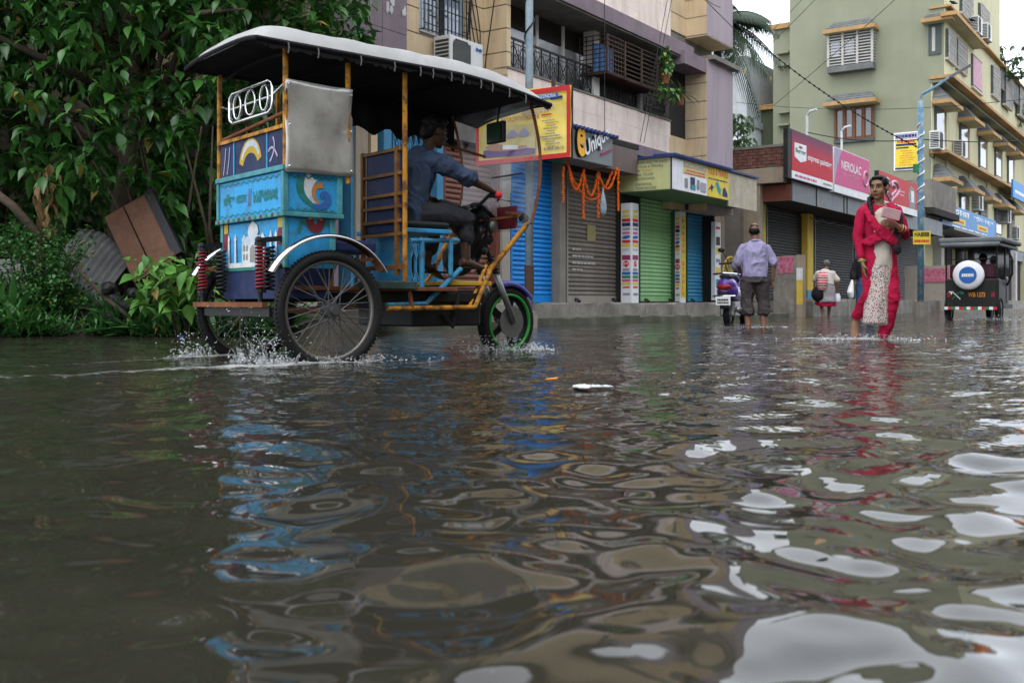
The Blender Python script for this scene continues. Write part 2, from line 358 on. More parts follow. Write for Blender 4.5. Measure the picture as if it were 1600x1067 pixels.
# ------------------------------------------------------------------ pink apartment building with shops
pm('pink_paint', (.80, .67, .59), .85, var=.12, vs=1.2, bump=.25, bs=25, streak=.5, scol=(.20, .16, .14), dirt=.22, dcol=(.30, .22, .19))
pm('purple_paint', (.20, .155, .175), .85, var=.16, vs=2, bump=.3, bs=25, streak=.38, scol=(.09, .07, .08), dirt=.25, dcol=(.30, .25, .27), ds=3)
pm('lilac_paint', (.36, .30, .325), .85, var=.14, vs=2, bump=.4, bs=30, streak=.3, scol=(.15, .12, .14), stretch=(1, 1, .15))
pm('peeled', (.48, .46, .46), .9, var=.2)
pm('cream_paint', (.62, .48, .30), .85, var=.10, vs=1.5, bump=.2, bs=25, streak=.5, scol=(.17, .13, .085), dirt=.2, dcol=(.38, .29, .19))
pm('dark_gap', (.03, .027, .025), .95)  # near-black; puts shade into recess walls, also colours seams and boards
pm('grey_plaster', (.20, .185, .16), .9, var=.25, vs=2, bump=.5, streak=.5)
pm('beige_plaster', (.33, .27, .20), .9, var=.18, vs=1.5, bump=.4, streak=.45, dirt=.4, dcol=(.15, .12, .09))
pm('black_iron', (.02, .02, .02), .55, bump=.05); pm('rust_iron', (.07, .04, .03), .7, bump=.3)
pm('white_frame', (.62, .60, .56), .5); pm('tinted_glass', (.10, .105, .11), .08, var=.05, bump=0, spec=.9)
pm('balcony_glass', (.30, .305, .315), .15, var=.1, vs=1, bump=0, spec=.8); pm('window_glass', (.25, .30, .36), .06, var=.05, bump=0, spec=.9)  # grey base of the balcony panes stands in for their reflections
PB = empty('pink_apartment_building', 'pink and cream apartment block with balconies over a row of shuttered shops', 'building', street(0, 0), ST_ROT)
def bbox(name, mat, a, b, par=None, bevel=0): return MB().box(a, b).build(name, mat, par or PB, bevel=bevel)
TOP = 12.6
sA, sB, sC = fs(478), fs(515), fs(635)
sD = fs(793); sE = fs(1047); sF = fs(1072); sG = fs(1145, -.5)
zPB, zPT = 3.63, 4.33                       # first floor parapet, bottom and top
# walls
bbox('wall', 'cream_paint', (sA, .06, 0), (sB, 6, TOP))
bbox('wall', 'purple_paint', (sB, 0, 3.05), (sC, 5.9, TOP)); bbox('back_wall', 'dark_gap', (sB, .9, .3), (sC + .3, 1.1, 3.05)); bbox('wall', 'purple_paint', (sB, .01, .3), (sB + .18, .9, 3.05))  # near-black back wall paints in the deep shade of the recessed ground floor
# tile joints of the purple wall: separate thin slabs
mb_i = 0
zz = 3.07
while zz < 9.5:
    x = sB + .004
    for wd in (.42, .52, .5):
        x1 = min(x + wd * (sC - sB) / 1.44, sC - .004)
        bbox('cladding_panel', 'purple_paint', (x + .004, -.016, zz + .004), (x1 - .004, .0, zz + .62 - .004)); x = x1
    zz += .62
# peeling patches near the right edge of the purple wall
rs = random.Random(4); pt = MB()
for i in range(60):
    u = sC - abs(rs.gauss(.18, .13)); z = rs.uniform(4.6, 6.6); r = rs.uniform(.015, .06) * (2.2 if i % 9 == 0 else 1)
    if u > sC - .03 or u < sC - .5: continue
    pt.prism([(math.cos(a * .785) * r * rs.uniform(.4, 1), math.sin(a * .785) * r * 1.8 * rs.uniform(.4, 1)) for a in range(8)], .003, FRONT(u, -.0165 - .0002 * i, z))
tag(pt.build('peeled_patch', 'peeled', PB), kind='stuff')
# recessed cream bay with grooves (individual bands)
z = 2.2; i = 0
bbox('wall', 'grey_plaster', (sC, .54, 2.9), (sD + .05, 5.8, TOP)); bbox('back_wall', 'dark_gap', (sC + .3, .8, .3), (sD - .2, 1.0, 2.9))  # same painted shade on the back wall below the cream bay
wx0, wx1 = fs(655, .5), fs(727, .5); wz0 = fz(690, 58, .5)
while z < 9:
    hgt = .40
    for (a, b) in ((sC, sD),):
        if z + hgt > wz0 and z < wz0 + 1.7:
            bbox('cladding_band', 'cream_paint', (sC + .0, .50, z + .020), (wx0, .56, z + hgt)); bbox('cladding_band', 'cream_paint', (wx1, .50, z + .020), (sD, .56, z + hgt))
        else: bbox('cladding_band', 'cream_paint', (sC, .50, z + .020), (sD, .56, z + hgt))
    # return of the balcony block
    bbox('cladding_band', 'cream_paint', (sD - .02, .003, z + .020), (sD + .1, .495, z + hgt))
    z += hgt
bbox('wall', 'grey_plaster', (sD + .005, .02, .3), (sD + .09, .6, TOP))
# window with iron grille and AC bay
W = bbox('window', 'white_frame', (wx0 + .02, .52, wz0 - .01), (wx1 - .02, .537, wz0 + 1.7)); 
for a, b in ((0, .42), (.48, .97)):
    bbox('pane', 'window_glass', (wx0 + (wx1 - wx0) * a + .04, .512, wz0 + .02), (wx0 + (wx1 - wx0) * b - .02, .519, wz0 + 1.66), W)
bbox('frame', 'black_iron', (wx0 + (wx1 - wx0) * .42, .46, wz0 - .04), (wx0 + (wx1 - wx0) * .48, .51, wz0 + 1.7), W)
g = MB(); rs = random.Random(9)
for i in range(13):
    x = wx0 + (wx1 - wx0) * i / 12; g.bar((x, .40, wz0 - .02), (x, .40, wz0 + 1.7), .014)
for zq in (0, .10, .4, .8, 1.2, 1.6): g.bar((wx0, .40, wz0 + zq), (wx1 + .02, .40, wz0 + zq), .014)
for i in range(16):
    x = wx0 + (wx1 - wx0) * rs.randrange(12) / 12; zq = wz0 + rs.choice((.16, .24, .32, .5, .62)); g.bar((x, .40, zq), (x + (wx1 - wx0) / 12, .40, zq), .016)
for i in (0, 12):
    x = wx0 + (wx1 - wx0) * i / 12; g.bar((x, .4, wz0), (x, .5, wz0), .014); g.bar((x, .4, wz0 + 1.2), (x, .5, wz0 + 1.2), .014)
g.build('grille', 'black_iron', W)
# drain pipes and cables in the recess corner
pc = MB()
pc.cyl((sD - .18, .42, 3.2), (sD - .18, .42, 4.1), .05)
pc.build('drain_pipe', 'rust_iron', PB)
cb = MB()
for i in range(6):
    x0 = sD - .25 - i * .05; pts = [(x0 + .1 * math.sin(k * .9 + i) - .12 * k / 8, .44 - .02 * i * .2, 4.3 + 3.2 * k / 10 + .05 * i) for k in range(11)]; cb.tube(pts, .011, 5)
cb.tube([(sD - .05, -.02, 7.2), (sD - .12, .1, 6.0), (sD - .22, .2, 5.0), (sD - .2, .3, 4.55), (sD - .1, .4, 4.35)], .012, 5)
cb.build('cable', 'black_iron', PB)
# first floor balcony: parapet of tiles, recessed glass front, slab above
bbox('wall', 'pink_paint', (sD, .02, 3.0), (sE, .25, zPT - .02))
x = sD; k = 0
zs = [zPB - .02, zPB + .34, zPT]
rs = random.Random(3)
for r in range(2):
    x = sD - (0 if r else .3)
    while x < sE:
        x1 = x + rs.uniform(.52, .66); a, b = max(x, sD), min(x1, sE)
        if b - a > .05: bbox('cladding_tile', 'pink_paint', (a + .0018, -.008 + rs.uniform(-.003, .003), zs[r] + .0018), (b - .0018, .021, zs[r + 1] - .0018))
        x = x1
bbox('coping', 'grey_plaster', (sD - .02, -.03, zPT), (sE + .01, .28, zPT + .03))
bbox('floor_slab', 'purple_paint', (sD - .01, -.10, zPB - .24), (sF - .01, 5.9, zPB - .025))
bbox('wall', 'grey_plaster', (sD, 1.3, zPB), (sF, 1.5, TOP))
zC = fz(1083, 96, -.4)                       # slab over the balcony
bbox('floor_slab', 'purple_paint', (fs(793), -.42, zC), (fs(1083, -.4), 5.8, zC + .30), bevel=.01)
bbox('ceiling', 'grey_plaster', (sD + .1, -.38, zC - .03), (sF - .2, 1.3, zC - .004))
# second floor parapet
rs = random.Random(5); zs2 = [zC + .30, zC + .72, zC + 1.14, zC + 1.56]
bbox('wall', 'pink_paint', (sD, .02, zC + .3), (sE + .02, .3, zC + 1.56))
for r in range(3):
    x = sD - rs.uniform(0, .4)
    while x < sE:
        x1 = x + rs.uniform(.62, .8); a, b = max(x, sD), min(x1, sE + .02)
        if b - a > .05: bbox('cladding_tile', 'pink_paint', (a + .0018, -.008 + rs.uniform(-.003, .003), zs2[r] + .0018), (b - .0018, .021, zs2[r + 1] - .0018))
        x = x1
bbox('wall', 'cream_paint', (sD, .3, zC + 1.56), (sF, 5.8, TOP))
# glass doors of the first bay
gA, gB = sD + .1, fs(925, .15)
mm = [sD + .08, fs(838, .4), fs(879, .4), fs(918, .4), fs(938, .4)]
for i in range(4):
    d = bbox('balcony_door', 'white_frame', (mm[i], .40, zPB), (mm[i] + .08, .50, zC))
    bbox('pane', 'balcony_glass', (mm[i] + .08, .45, zPB), (mm[i + 1] if i < 3 else mm[4], .465, zC - .42), d)
    bbox('transom', 'dark_gap', (mm[i] + .08, .43, zC - .418), (mm[i + 1] if i < 3 else mm[4], .48, zC), d)
pA, pB_ = fs(925.5, .1), fs(934, .1)
bbox('pillar', 'white_frame', (pA, .06, zPT), (pB_, .3, zC))
# ornamental railings
def railing(s0, s1, y, z0, hgt):
    r = MB(); r.bar((s0, y, z0 + hgt), (s1, y, z0 + hgt), .035); r.bar((s0, y, z0 + .05), (s1, y, z0 + .05), .02); r.bar((s0, y, z0 + hgt - .08), (s1, y, z0 + hgt - .08), .014)
    n = max(1, round((s1 - s0) / .30)); st = (s1 - s0) / n
    for i in range(n + 1): r.bar((s0 + i * st, y, z0), (s0 + i * st, y, z0 + hgt), .022 if i % 3 else .032)
    for i in range(n):
        a = s0 + i * st; za = z0 + .05; zb = z0 + hgt - .08; mx = a + st / 2
        r.bar((a, y, za), (a + st, y, zb), .012); r.bar((a, y, zb), (a + st, y, za), .012)
        r.tube([(mx + math.cos(t) * st * .3, y, (za + zb) / 2 + math.sin(t) * st * .42) for t in [q * .628 for q in range(10)]], .006, 5, True)
        for q in (.25, .5, .75): r.bar((a + st * q, y, za), (a + st * q, y, zb), .007)
    return r.build('railing', 'black_iron', PB)
railing(sD + .06, pA - .02, .12, zPT + .03, .56)
zq = fz(800 + 805 / 3.81, 690 / 3.81, 0)
railing(pB_ + .02, fs(1010, .12), .12, zPT + .03, .52)
bbox('pillar', 'grey_plaster', (fs(1003), .05, zPT + .03), (fs(1008), .2, zPT + .42))
railing(fs(1013), sE - .04, .12, zPT + .2, .3)
# caged window box in the second bay
c0, c1 = fs(948, -.3), fs(1026, -.3); cz0 = fz(952, 112, -.3); cz1 = fz(945, 52, -.3) - .0
CG = bbox('window_cage', 'rust_iron', (c0, -.30, cz0 - .03), (c1, .3, cz0))
g = MB()
for zq in np.linspace(cz0, cz1, 9): g.bar((c0, -.30, zq), (c1, -.30, zq), .016); g.bar((c0, -.30, zq), (c0, .3, zq), .016)
for i in range(4):
    x = c0 + (c1 - c0) * i / 3; g.bar((x, -.31, cz0), (x, -.31, cz1), .035)
for i in range(1, 6):
    x = c0 + (c1 - c0) * i / 18; g.bar((x, -.30, cz0), (x, -.30, cz1), .01)
for i in range(5): g.bar((c0, -.30 + .15 * i, cz0), (c0, -.30 + .15 * i, cz1), .016)
g.build('bar', 'rust_iron', CG)
sl = MB()
for i in range(24):
    x = c0 + (c1 - c0) * i / 23; sl.bar((x, -.3, cz0 - .04), (x, .3, cz0 - .04), .02)
sl.build('floor_bar', 'rust_iron', CG)
pm('blue_curtain', (.10, .24, .46), .8, var=.3, vs=9, bump=.3)
cv = MB(); pts = []; nn = 40
for i in range(nn + 1):
    t = i / nn; pts.append((c0 + .06 + t * (c1 - c0) * .36, .02 + .05 * math.sin(t * 34) + .02 * math.sin(t * 13)))
cv.add([(x, y, z_) for x, y in pts for z_ in (cz0 + .02, cz1 - .1)], [(2 * i, 2 * i + 2, 2 * i + 3, 2 * i + 1) for i in range(nn)])
cv.build('curtain', 'blue_curtain', CG, smooth=True)
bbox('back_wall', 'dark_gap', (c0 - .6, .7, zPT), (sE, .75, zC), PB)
# right-hand column: banded cream side, lilac front
yC = -.5
z = 2.4
zt = fz(1104, 92, yC)
while z < zt - .05:
    h_ = min(.41, zt - z)
    bbox('cladding_band', 'cream_paint', (sF, yC + .004, z + .020), (sF + .2, .02, z + h_)); bbox('cladding_band', 'cream_paint', (sE + .002, 0, z + .020), (sF, .2, z + h_)) if z < zt - 2.0 else None
    z += .41
bbox('wall', 'grey_plaster', (sE + .01, .03, 2.4), (sG, 1.2, TOP)); bbox('wall', 'dark_gap', (sE + .02, .02, zt - 2.0), (sF - .01, .05, zt - .2))
bbox('wall', 'lilac_paint', (sF + .02, yC, 2.4), (sG, 5.8, zt))
bbox('ledge', 'grey_plaster', (sF + .1, yC - .14, zt), (sG + .12, .1, zt + .10))
bbox('beam', 'purple_paint', (fs(1050, -.2), yC, zt - .32), (sF - .004, 0, zt - .02))
zU = fz(1104, 54, yC)
z = zU
while z < 9.5:
    bbox('cladding_band', 'cream_paint', (sF, yC + .004, z + .020), (sF + .2, .02, z + .41)); bbox('cladding_band', 'cream_paint', (sE + .02, .0, z + .020), (sF, .2, z + .41)); z += .41
bbox('wall', 'lilac_paint', (sF + .02, yC, zU), (sG, 5.8, TOP)); bbox('soffit', 'cream_paint', (sF + .01, yC + .01, zU - .02), (sG - .01, .3, zU - .002))
bbox('wall', 'cream_paint', (sF + .01, .05, zt + .1), (sG - .3, 3, zU - .02))
bbox('roof', 'grey_plaster', (sA - .2, -.4, TOP), (sG + .1, 6.2, TOP + .2))
# ---------------- ground floor
def shutter(s0, s1, y, z0, z1, mat, par=PB, pitch=.085, label=None, bottom=None, guide='black_iron', name='rolling_shutter'):
    """rolling shutter: guides, curved slats one by one, bottom rail"""
    R_ = MB().box((s0, y + .012, z0), (s1, y + .03, z1)).build(name, mat, par)
    for a_ in (s0 - .05, s1): MB().box((a_, y - .03, z0), (a_ + .05, y + .06, z1)).build('guide', guide, R_)
    if label: R_['label'] = label
    n = int((z1 - z0 - .14) / pitch); key = 'slat%.3f%s%.3f' % (s1 - s0, mat, pitch)
    prof = [(0, .0), (.016, .1), (.024, .3), (.024, .5), (.016, .72), (.004, .82), (.0, 1.0)]; vs = []; f = []
    for i, (q, t) in enumerate(prof): vs += [(0, -q, t * pitch), (s1 - s0, -q, t * pitch)]
    for i in range(len(prof) - 1): f.append((2 * i, 2 * i + 1, 2 * i + 3, 2 * i + 2))
    me = bpy.data.meshes.new('slat'); me.from_pydata(vs, [], f); me.materials.append(MATS[mat]); me.polygons.foreach_set('use_smooth', [True] * len(f))
    for i in range(n):
        o = inst(me, 'slat', R_); o.location = (s0, y + random.uniform(-.002, .002), z0 + .14 + i * pitch)
    MB().box((s0, y - .03, z0 + .005), (s1, y + .01, z0 + .14)).build('bottom_rail', bottom or mat, R_)
    for q in (.14, .86):
        xx = s0 + (s1 - s0) * q; MB().box((xx - .05, y - .06, z0 + .05), (xx + .05, y - .03, z0 + .09)).cyl((xx + .06, y - .05, z0 + .03), (xx + .06, y - .09, z0 + .03), .028).build('lock', 'black_iron', R_)
    return R_
pm('shutter_blue', (.010, .22, .62), .42, var=.12, vs=2, bump=.05, streak=.3, scol=(.02, .06, .13), rnd=.07, metal=.1)
pm('shutter_grey', (.19, .17, .15), .5, var=.2, vs=2, bump=.08, streak=.45, scol=(.07, .05, .035), rnd=.12, metal=.2, dirt=.3, dcol=(.2, .13, .09))
pm('shutter_green', (.30, .55, .26), .48, var=.12, vs=2, bump=.05, streak=.3, scol=(.06, .13, .05), rnd=.06)
pm('shutter_teal', (.06, .30, .50), .5, var=.15, vs=2, bump=.05, streak=.35, scol=(.03, .08, .11), rnd=.08)
pm('shutter_brown', (.17, .065, .045), .5, var=.2, vs=2, bump=.05, streak=.4, rnd=.1)
pm('shutter_dark', (.030, .031, .031), .6, var=.2, vs=2, bump=.05, streak=.35, rnd=.08, metal=.2)
pm('rail_dirty', (.33, .30, .26), .7, var=.3, vs=4, dirt=.6, dcol=(.12, .09, .06), ds=4)
pm('green_jamb', (.05, .13, .06), .6, dirt=.4); pm('blue_gate', (.05, .22, .38), .5, dirt=.4, dcol=(.06, .06, .05), ds=6)
pm('red_oxide', (.16, .05, .035), .7, dirt=.4)
zS = .345
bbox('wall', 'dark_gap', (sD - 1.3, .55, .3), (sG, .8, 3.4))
shutter(fs(799, .2), fs(874, .2), .2, zS, fz(860, 250, .2), 'shutter_blue', label='bright blue rolling shutter', guide='shutter_blue')
shutter(fs(886, .2), fs(966, .2), .2, zS, 2.85, 'shutter_grey', bottom='rail_dirty', guide='rail_dirty', label='rusty grey rolling shutter')
shutter(fs(999, .2), fs(1051, .2), .2, zS, 2.62, 'shutter_green', guide='green_jamb', label='pale green rolling shutter')
shutter(fs(1073, .2), fs(1113, .2), .2, zS, 2.45, 'shutter_teal', guide='green_jamb', label='teal blue rolling shutter')
shutter(fs(694, .2), fs(775, .2), .2, zS, 2.9, 'shutter_brown', guide='red_oxide', label='brown rolling shutter')
shutter(fs(520, .3), fs(548, .3), .3, zS, 2.9, 'shutter_teal', pitch=.1, label='dark blue rolling shutter')
for (a, b, y0, y1, m, z1) in ((875, 884, 0, .5, 'grey_plaster', 2.95), (967.5, 997, .1, .5, 'dark_gap', 3.3), (1052.5, 1072, .12, .5, 'green_jamb', 2.7), (1114.5, 1117, -.1, .5, 'dark_gap', 2.6),
                          (776, 784, .05, .5, 'red_oxide', 3.0), (785, 797.5, .0, .5, 'rail_dirty', 3.0), (556, 575, -.05, .5, 'beige_plaster', 3.2), (548.5, 555.5, -.02, .5, 'blue_gate', 3.2), (600, 612, .02, .5, 'blue_gate', 3.2), (683, 693, .02, .5, 'blue_gate', 3.2), (580, 590, .05, .5, 'cream_paint', 3.2)):
    bbox('pillar', m, (fs(a, y0), y0, .3), (fs(b, y0), y1, z1), bevel=.006)
bbox('lintel', 'grey_plaster', (sD - 3.4, .05, 2.95), (fs(884), .5, 3.42)); bbox('lintel', 'dark_gap', (fs(884), .12, 2.86), (sG, .5, 3.4))
bbox('threshold', 'dark_gap', (fs(999), -.05, .30), (fs(1114), .3, .375))
# lattice gate behind the rickshaw
G = MB(); gx0, gx1 = fs(614, .12), fs(682, .12)
for i in range(9):
    x = gx0 + (gx1 - gx0) * i / 8; G.bar((x, .12, .36), (x, .12, 2.9), .035)
for zz_ in (.5, 1.0, 1.5, 2.0, 2.5):
    for i in range(8):
        xa = gx0 + (gx1 - gx0) * i / 8; xb = gx0 + (gx1 - gx0) * (i + 1) / 8; G.bar((xa, .11, zz_), (xb, .11, zz_ + .32), .018); G.bar((xa, .10, zz_ + .32), (xb, .10, zz_), .018)
G.build('lattice_gate', 'blue_gate', PB)

sg_ = MB(); rs = random.Random(6)
for r_ in range(4):
    x = fs(892, .2)
    for k_ in range(rs.randint(3, 6)): w_ = rs.uniform(.06, .16); sg_.box((x, .165, 1.35 - r_ * .13), (x + w_, .17, 1.39 - r_ * .13)); x += w_ + .03
pm('chalk', (.42, .40, .37), .9); tag(sg_.build('stencilled_print', 'chalk', PB), kind='stuff')
pm('faded_yellow', (.30, .27, .12), .9, dirt=.6, dcol=(.18, .16, .14), ds=9); MB().box((fs(915, .2), .163, 1.55), (fs(928, .2), .169, 1.86)).build('old_sticker', 'faded_yellow', PB)
# ------------------------------------------------------------------ one-storey shop row with brick parapet
def local_maker(root, s0):
    def f(name, mat, a, b, par=None, bevel=0):
        return MB().box((a[0] - s0, a[1], a[2]), (b[0] - s0, b[1], b[2])).build(name, mat, par or root, bevel=bevel)
    return f
pm('old_brick', (.17, .075, .055), .9, var=.45, vs=8, bump=.5, dirt=.5, dcol=(.07, .06, .05), ds=3); pm('mortar', (.16, .14, .12), .95, var=.3, streak=.5)
pm('yellow_paint', (.60, .42, .06), .7, var=.12, streak=.35, scol=(.2, .13, .04)); pm('metal_fascia', (.14, .155, .165), .5, var=.15, streak=.4)
s1 = 11.4
SR = empty('shop_row_building', 'low shop building with dark shutters, yellow pilasters and brick parapet', 'building', street(s1, 0), ST_ROT)
sb = local_maker(SR, s1); sEnd = 29.4
sb('wall', 'grey_plaster', (s1, .4, .3), (sEnd, 6, 4.2))
sb('wall', 'beige_plaster', (s1, -.05, .3), (s1 + .25, .4, 3.5))
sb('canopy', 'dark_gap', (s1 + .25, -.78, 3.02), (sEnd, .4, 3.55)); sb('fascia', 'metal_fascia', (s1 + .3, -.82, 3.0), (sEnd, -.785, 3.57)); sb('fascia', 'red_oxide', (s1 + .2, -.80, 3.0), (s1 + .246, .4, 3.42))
sb('beam', 'beige_plaster', (s1 - .05, -.7, 3.46), (s1 + .2, 4, 3.86))
for a in (fs(1275, -.82), fs(1318, -.82), fs(1323, -.82)): sb('seam', 'dark_gap', (a, -.83, 3.0), (a + .07, -.822, 3.57))
sb('brick_core', 'mortar', (s1 - .02, -.78, 3.87), (s1 + .25, 4, 4.38)); sb('coping', 'grey_plaster', (s1 - .07, -.84, 4.38), (s1 + .3, 4, 4.45))
sb('roof', 'grey_plaster', (s1 + .25, -.7, 3.56), (sEnd, 6, 3.9))
bk = MB(); rs = random.Random(2)
for r in range(6):
    y = -.78 + (.13 if r % 2 else 0)
    while y < 3.9:
        if rs.random() > .06: bk.box((-.02 - .024 - rs.uniform(0, .012), y + .006, 3.875 + r * .084), (-.019, y + .25, 3.875 + r * .084 + .072))
        y += .262
tag(bk.build('brickwork', 'old_brick', SR), kind='stuff')
for a, b in ((1198, 1261), (1273, 1331), (1336, 1388), (1393, 1432)):
    # shutters are built in the row's own frame
    sh = shutter(fs(a, .3) - s1, fs(b, .3) - s1, .3, .42, 2.98, 'shutter_dark', par=SR, guide='metal_fascia')
for a, b in ((1185, 1197), (1262, 1271), (1388.5, 1392)):
    sb('pilaster', 'yellow_paint', (fs(a, .1), .1, .42), (fs(b, .1), .5, 3.0), bevel=.01)
sb('pilaster_base', 'blue_gate', (fs(1262, .09), .09, .42), (fs(1271.5, .09), .12, .72))
ch = MB()
for i in range(26):
    x = fs(1266, -.1) + i * .22 - s1; zz_ = 2.86 - .1 * abs(math.sin(i * .62)); ch.bar((x, -.1, zz_), (x + .22, -.1, 2.86 - .1 * abs(math.sin((i + 1) * .62))), .02)
ch.build('chain', 'black_iron', SR)
# stained concrete balcony past the row
sb('balcony', 'grey_plaster', (27.2, -.9, 4.0), (31.6, .2, 5.1)); sb('balcony_slab', 'dark_gap', (27.0, -1.0, 3.75), (31.8, .2, 4.0))
# ------------------------------------------------------------------ olive-green apartment block
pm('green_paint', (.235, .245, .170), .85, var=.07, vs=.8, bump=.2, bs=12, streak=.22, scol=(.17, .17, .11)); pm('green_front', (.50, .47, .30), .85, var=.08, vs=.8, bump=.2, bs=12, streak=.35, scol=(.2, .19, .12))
pm('orange_trim', (.40, .24, .10), .8, var=.15, streak=.3); pm('hood_grey', (.13, .135, .13), .8, var=.2); pm('frame_dark', (.07, .085, .08), .7)
pm('lattice_white', (.42, .40, .37), .7); pm('brown_wood', (.15, .065, .035), .6, var=.25, stretch=(6, 6, 1)); pm('pink_cloth', (.5, .30, .36), .9, var=.3, vs=12)
pm('olive_dark', (.07, .085, .05), .85)
s0 = fs(1475)
GB = empty('green_apartment_building', 'tall olive-green apartment block with orange window hoods', 'building', street(s0, 0), ST_ROT)
gb = local_maker(GB, s0); GT = 19.5
yM, yL = yat(1234, s0), yat(1208, s0 + .9)
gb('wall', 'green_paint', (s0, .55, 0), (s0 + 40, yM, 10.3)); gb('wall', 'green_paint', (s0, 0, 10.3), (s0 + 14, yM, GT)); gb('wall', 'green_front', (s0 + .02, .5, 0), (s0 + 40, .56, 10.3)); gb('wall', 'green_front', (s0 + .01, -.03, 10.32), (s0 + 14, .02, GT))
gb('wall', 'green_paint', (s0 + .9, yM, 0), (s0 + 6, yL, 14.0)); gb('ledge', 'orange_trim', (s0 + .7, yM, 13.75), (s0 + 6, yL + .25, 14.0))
gb('wall', 'green_front', (s0 + 14, .1, 10.3), (s0 + 40, 5, 12.2))
for z0_, z1_, ya in ((10.24, 10.38, -.40), (6.94, 7.06, -.2), (13.36, 13.45, -.3)): gb('ledge', 'orange_trim', (s0 - .1, ya, z0_), (s0 + 40, .6, z1_))
gb('soffit', 'green_paint', (s0 - .02, -.02, 10.1), (s0 + 40, .6, 10.218))
def hood(x0, x1, zt_, axis='front', depth=.7, drop=.55):
    """corrugated sloping hood with an orange rim; local frame of the block (side: x is y)"""
    h = MB(); zr = zt_ - drop
    f = (lambda u, o, z: (u - s0, -o + (.5 if zt_ < 10.3 else 0), z)) if axis == 'front' else (lambda u, o, z: (-o, u, z))
    r = MB().add([f(x0, 0, zr), f(x1, 0, zr), f(x1, depth, zr), f(x0, depth, zr), f(x0, 0, zr + .16), f(x1, 0, zr + .16), f(x1, depth, zr + .16), f(x0, depth, zr + .16)],
             [(0, 3, 2, 1), (4, 5, 6, 7), (0, 1, 5, 4), (1, 2, 6, 5), (2, 3, 7, 6), (3, 0, 4, 7)]).build('window_hood', 'green_front', GB)
    MB().bar(f(x0 - .01, depth + .03, zr + .09), f(x1 + .01, depth + .03, zr + .09), .05, .17).build('hood_rim', 'orange_trim', r); MB().bar(f(x0 - .03, 0, zr + .09), f(x0 - .03, depth + .05, zr + .09), .05, .17).build('hood_rim', 'orange_trim', r)
    for i in range(4):
        t0, t1 = i / 4, (i + 1) / 4; ins = (x1 - x0) * .16; za = zr + .16 + (drop - .16) * t0
        a = MB().add([f(x0 + ins * t0, 0, za), f(x1 - ins * t0, 0, za), f(x1 - ins * t0, depth * (1 - t0 * .75), za), f(x0 + ins * t0, depth * (1 - t0 * .75), za),
                      f(x0 + ins * t1, 0, za + (drop - .16) / 4 - .015), f(x1 - ins * t1, 0, za + (drop - .16) / 4 - .015), f(x1 - ins * t1 * .9, depth * (1 - t1 * .72) , za + (drop - .16) / 4 - .015), f(x0 + ins * t1 * .9, depth * (1 - t1 * .72), za + (drop - .16) / 4 - .015)],
                     [(0, 3, 2, 1), (4, 5, 6, 7), (0, 1, 5, 4), (1, 2, 6, 5), (2, 3, 7, 6), (3, 0, 4, 7)])
        a.build('hood_tile', 'hood_grey', r)
def gwin(x0, x1, z0_, z1_, lattice=True, y=.0, fill='tinted_glass', lat='lattice_white'):
    fr = gb('window', 'frame_dark', (x0, y - .08, z0_), (x1, y + .06, z1_)); gb('pane', fill, (x0 + .1, y - .10, z0_ + .1), (x1 - .1, y - .083, z1_ - .1), fr)
    gb('sill', 'lattice_white', (x0 - .08, y - .14, z0_ - .1), (x1 + .08, y + .03, z0_ - .002), fr)
    if lattice:
        m = MB(); n = max(2, int((x1 - x0) / .22)); k = int((z1_ - z0_) / .17)
        for i in range(n + 1): xx = x0 + .06 + (x1 - x0 - .12) * i / n - s0; m.bar((xx, y - .15, z0_), (xx, y - .15, z1_), .035)
        for j in range(k + 1):
            zz_ = z0_ + (z1_ - z0_) * j / k
            if j % 3 != 1: m.bar((x0 - s0, y - .15, zz_), (x1 - s0, y - .15, zz_), .03)
        m.build('grille', lat, fr)
    return fr
# street face, upper storey
for a, b, pt_, pb in ((1476, 1488, 45, 92), (1491, 1506, 58, 106), (1547, 1558, 104, 146), (1567, 1578, 120, 160), (1589, 1600, 133, 180)):
    gwin(fs(a), fs(b), fz(a, (pt_ + pb) / 2 + 22), fz(a, (pt_ + pb) / 2 - 20) + .1, y=-.03)
gwin(fs(1516), fs(1531), 10.9, 12.5, False, -.03, 'pink_cloth')
for a, b in ((1498, 1515), (1527, 1541)): gwin(fs(a), fs(b), 13.9, 15.4, y=-.03)
for i, (a, b) in enumerate(((1463, 1504), (1502, 1540), (1532, 1565), (1557, 1583), (1577, 1600))):
    c0_, c1_ = fs(a, .3), fs(b, .3); hood(c0_ + .1, c0_ + 2.7, 10.0, depth=.75, drop=.85); hood(c0_ + .1, c0_ + 2.7, 6.55, depth=.75, drop=.85)
    gwin(c0_ + .5, c0_ + 2.2, 7.5, 9.3, False, .5, 'tinted_glass'); gwin(c0_ + .5, c0_ + 2.3, 4.2, 5.8, i % 2 == 0, .5)
    gb('pilaster', 'green_front', (c0_ + 2.7, .42, 3.6), (c0_ + 3.5, .54, 9.9))
hood(fs(1449, 0) + 2.5, fs(1520), 13.3, depth=.6, drop=.5)
# ground floor of the green block: dark shop fronts
gb('shop_front', 'dark_gap', (s0 + .5, .38, .3), (s0 + 40, .49, 3.6)); gb('shop_front', 'metal_fascia', (s0 + 8, .2, 2.9), (s0 + 40, .47, 3.5))
for i in range(8): gb('pillar', 'green_front' if i % 2 else 'lattice_white', (s0 + .2 + i * 3.4, .15, .3), (s0 + .8 + i * 3.4, .5, 3.4))
gb('awning', 'orange_trim', (s0 - 1.8, -.7, 3.55), (s0 + 6, .4, 3.65)); gb('awning', 'metal_fascia', (s0 - 1.9, -.8, 3.42), (s0 + 6, .4, 3.54)); gb('wall', 'green_front', (s0 - 1.6, .45, .3), (s0, 3, 3.4))
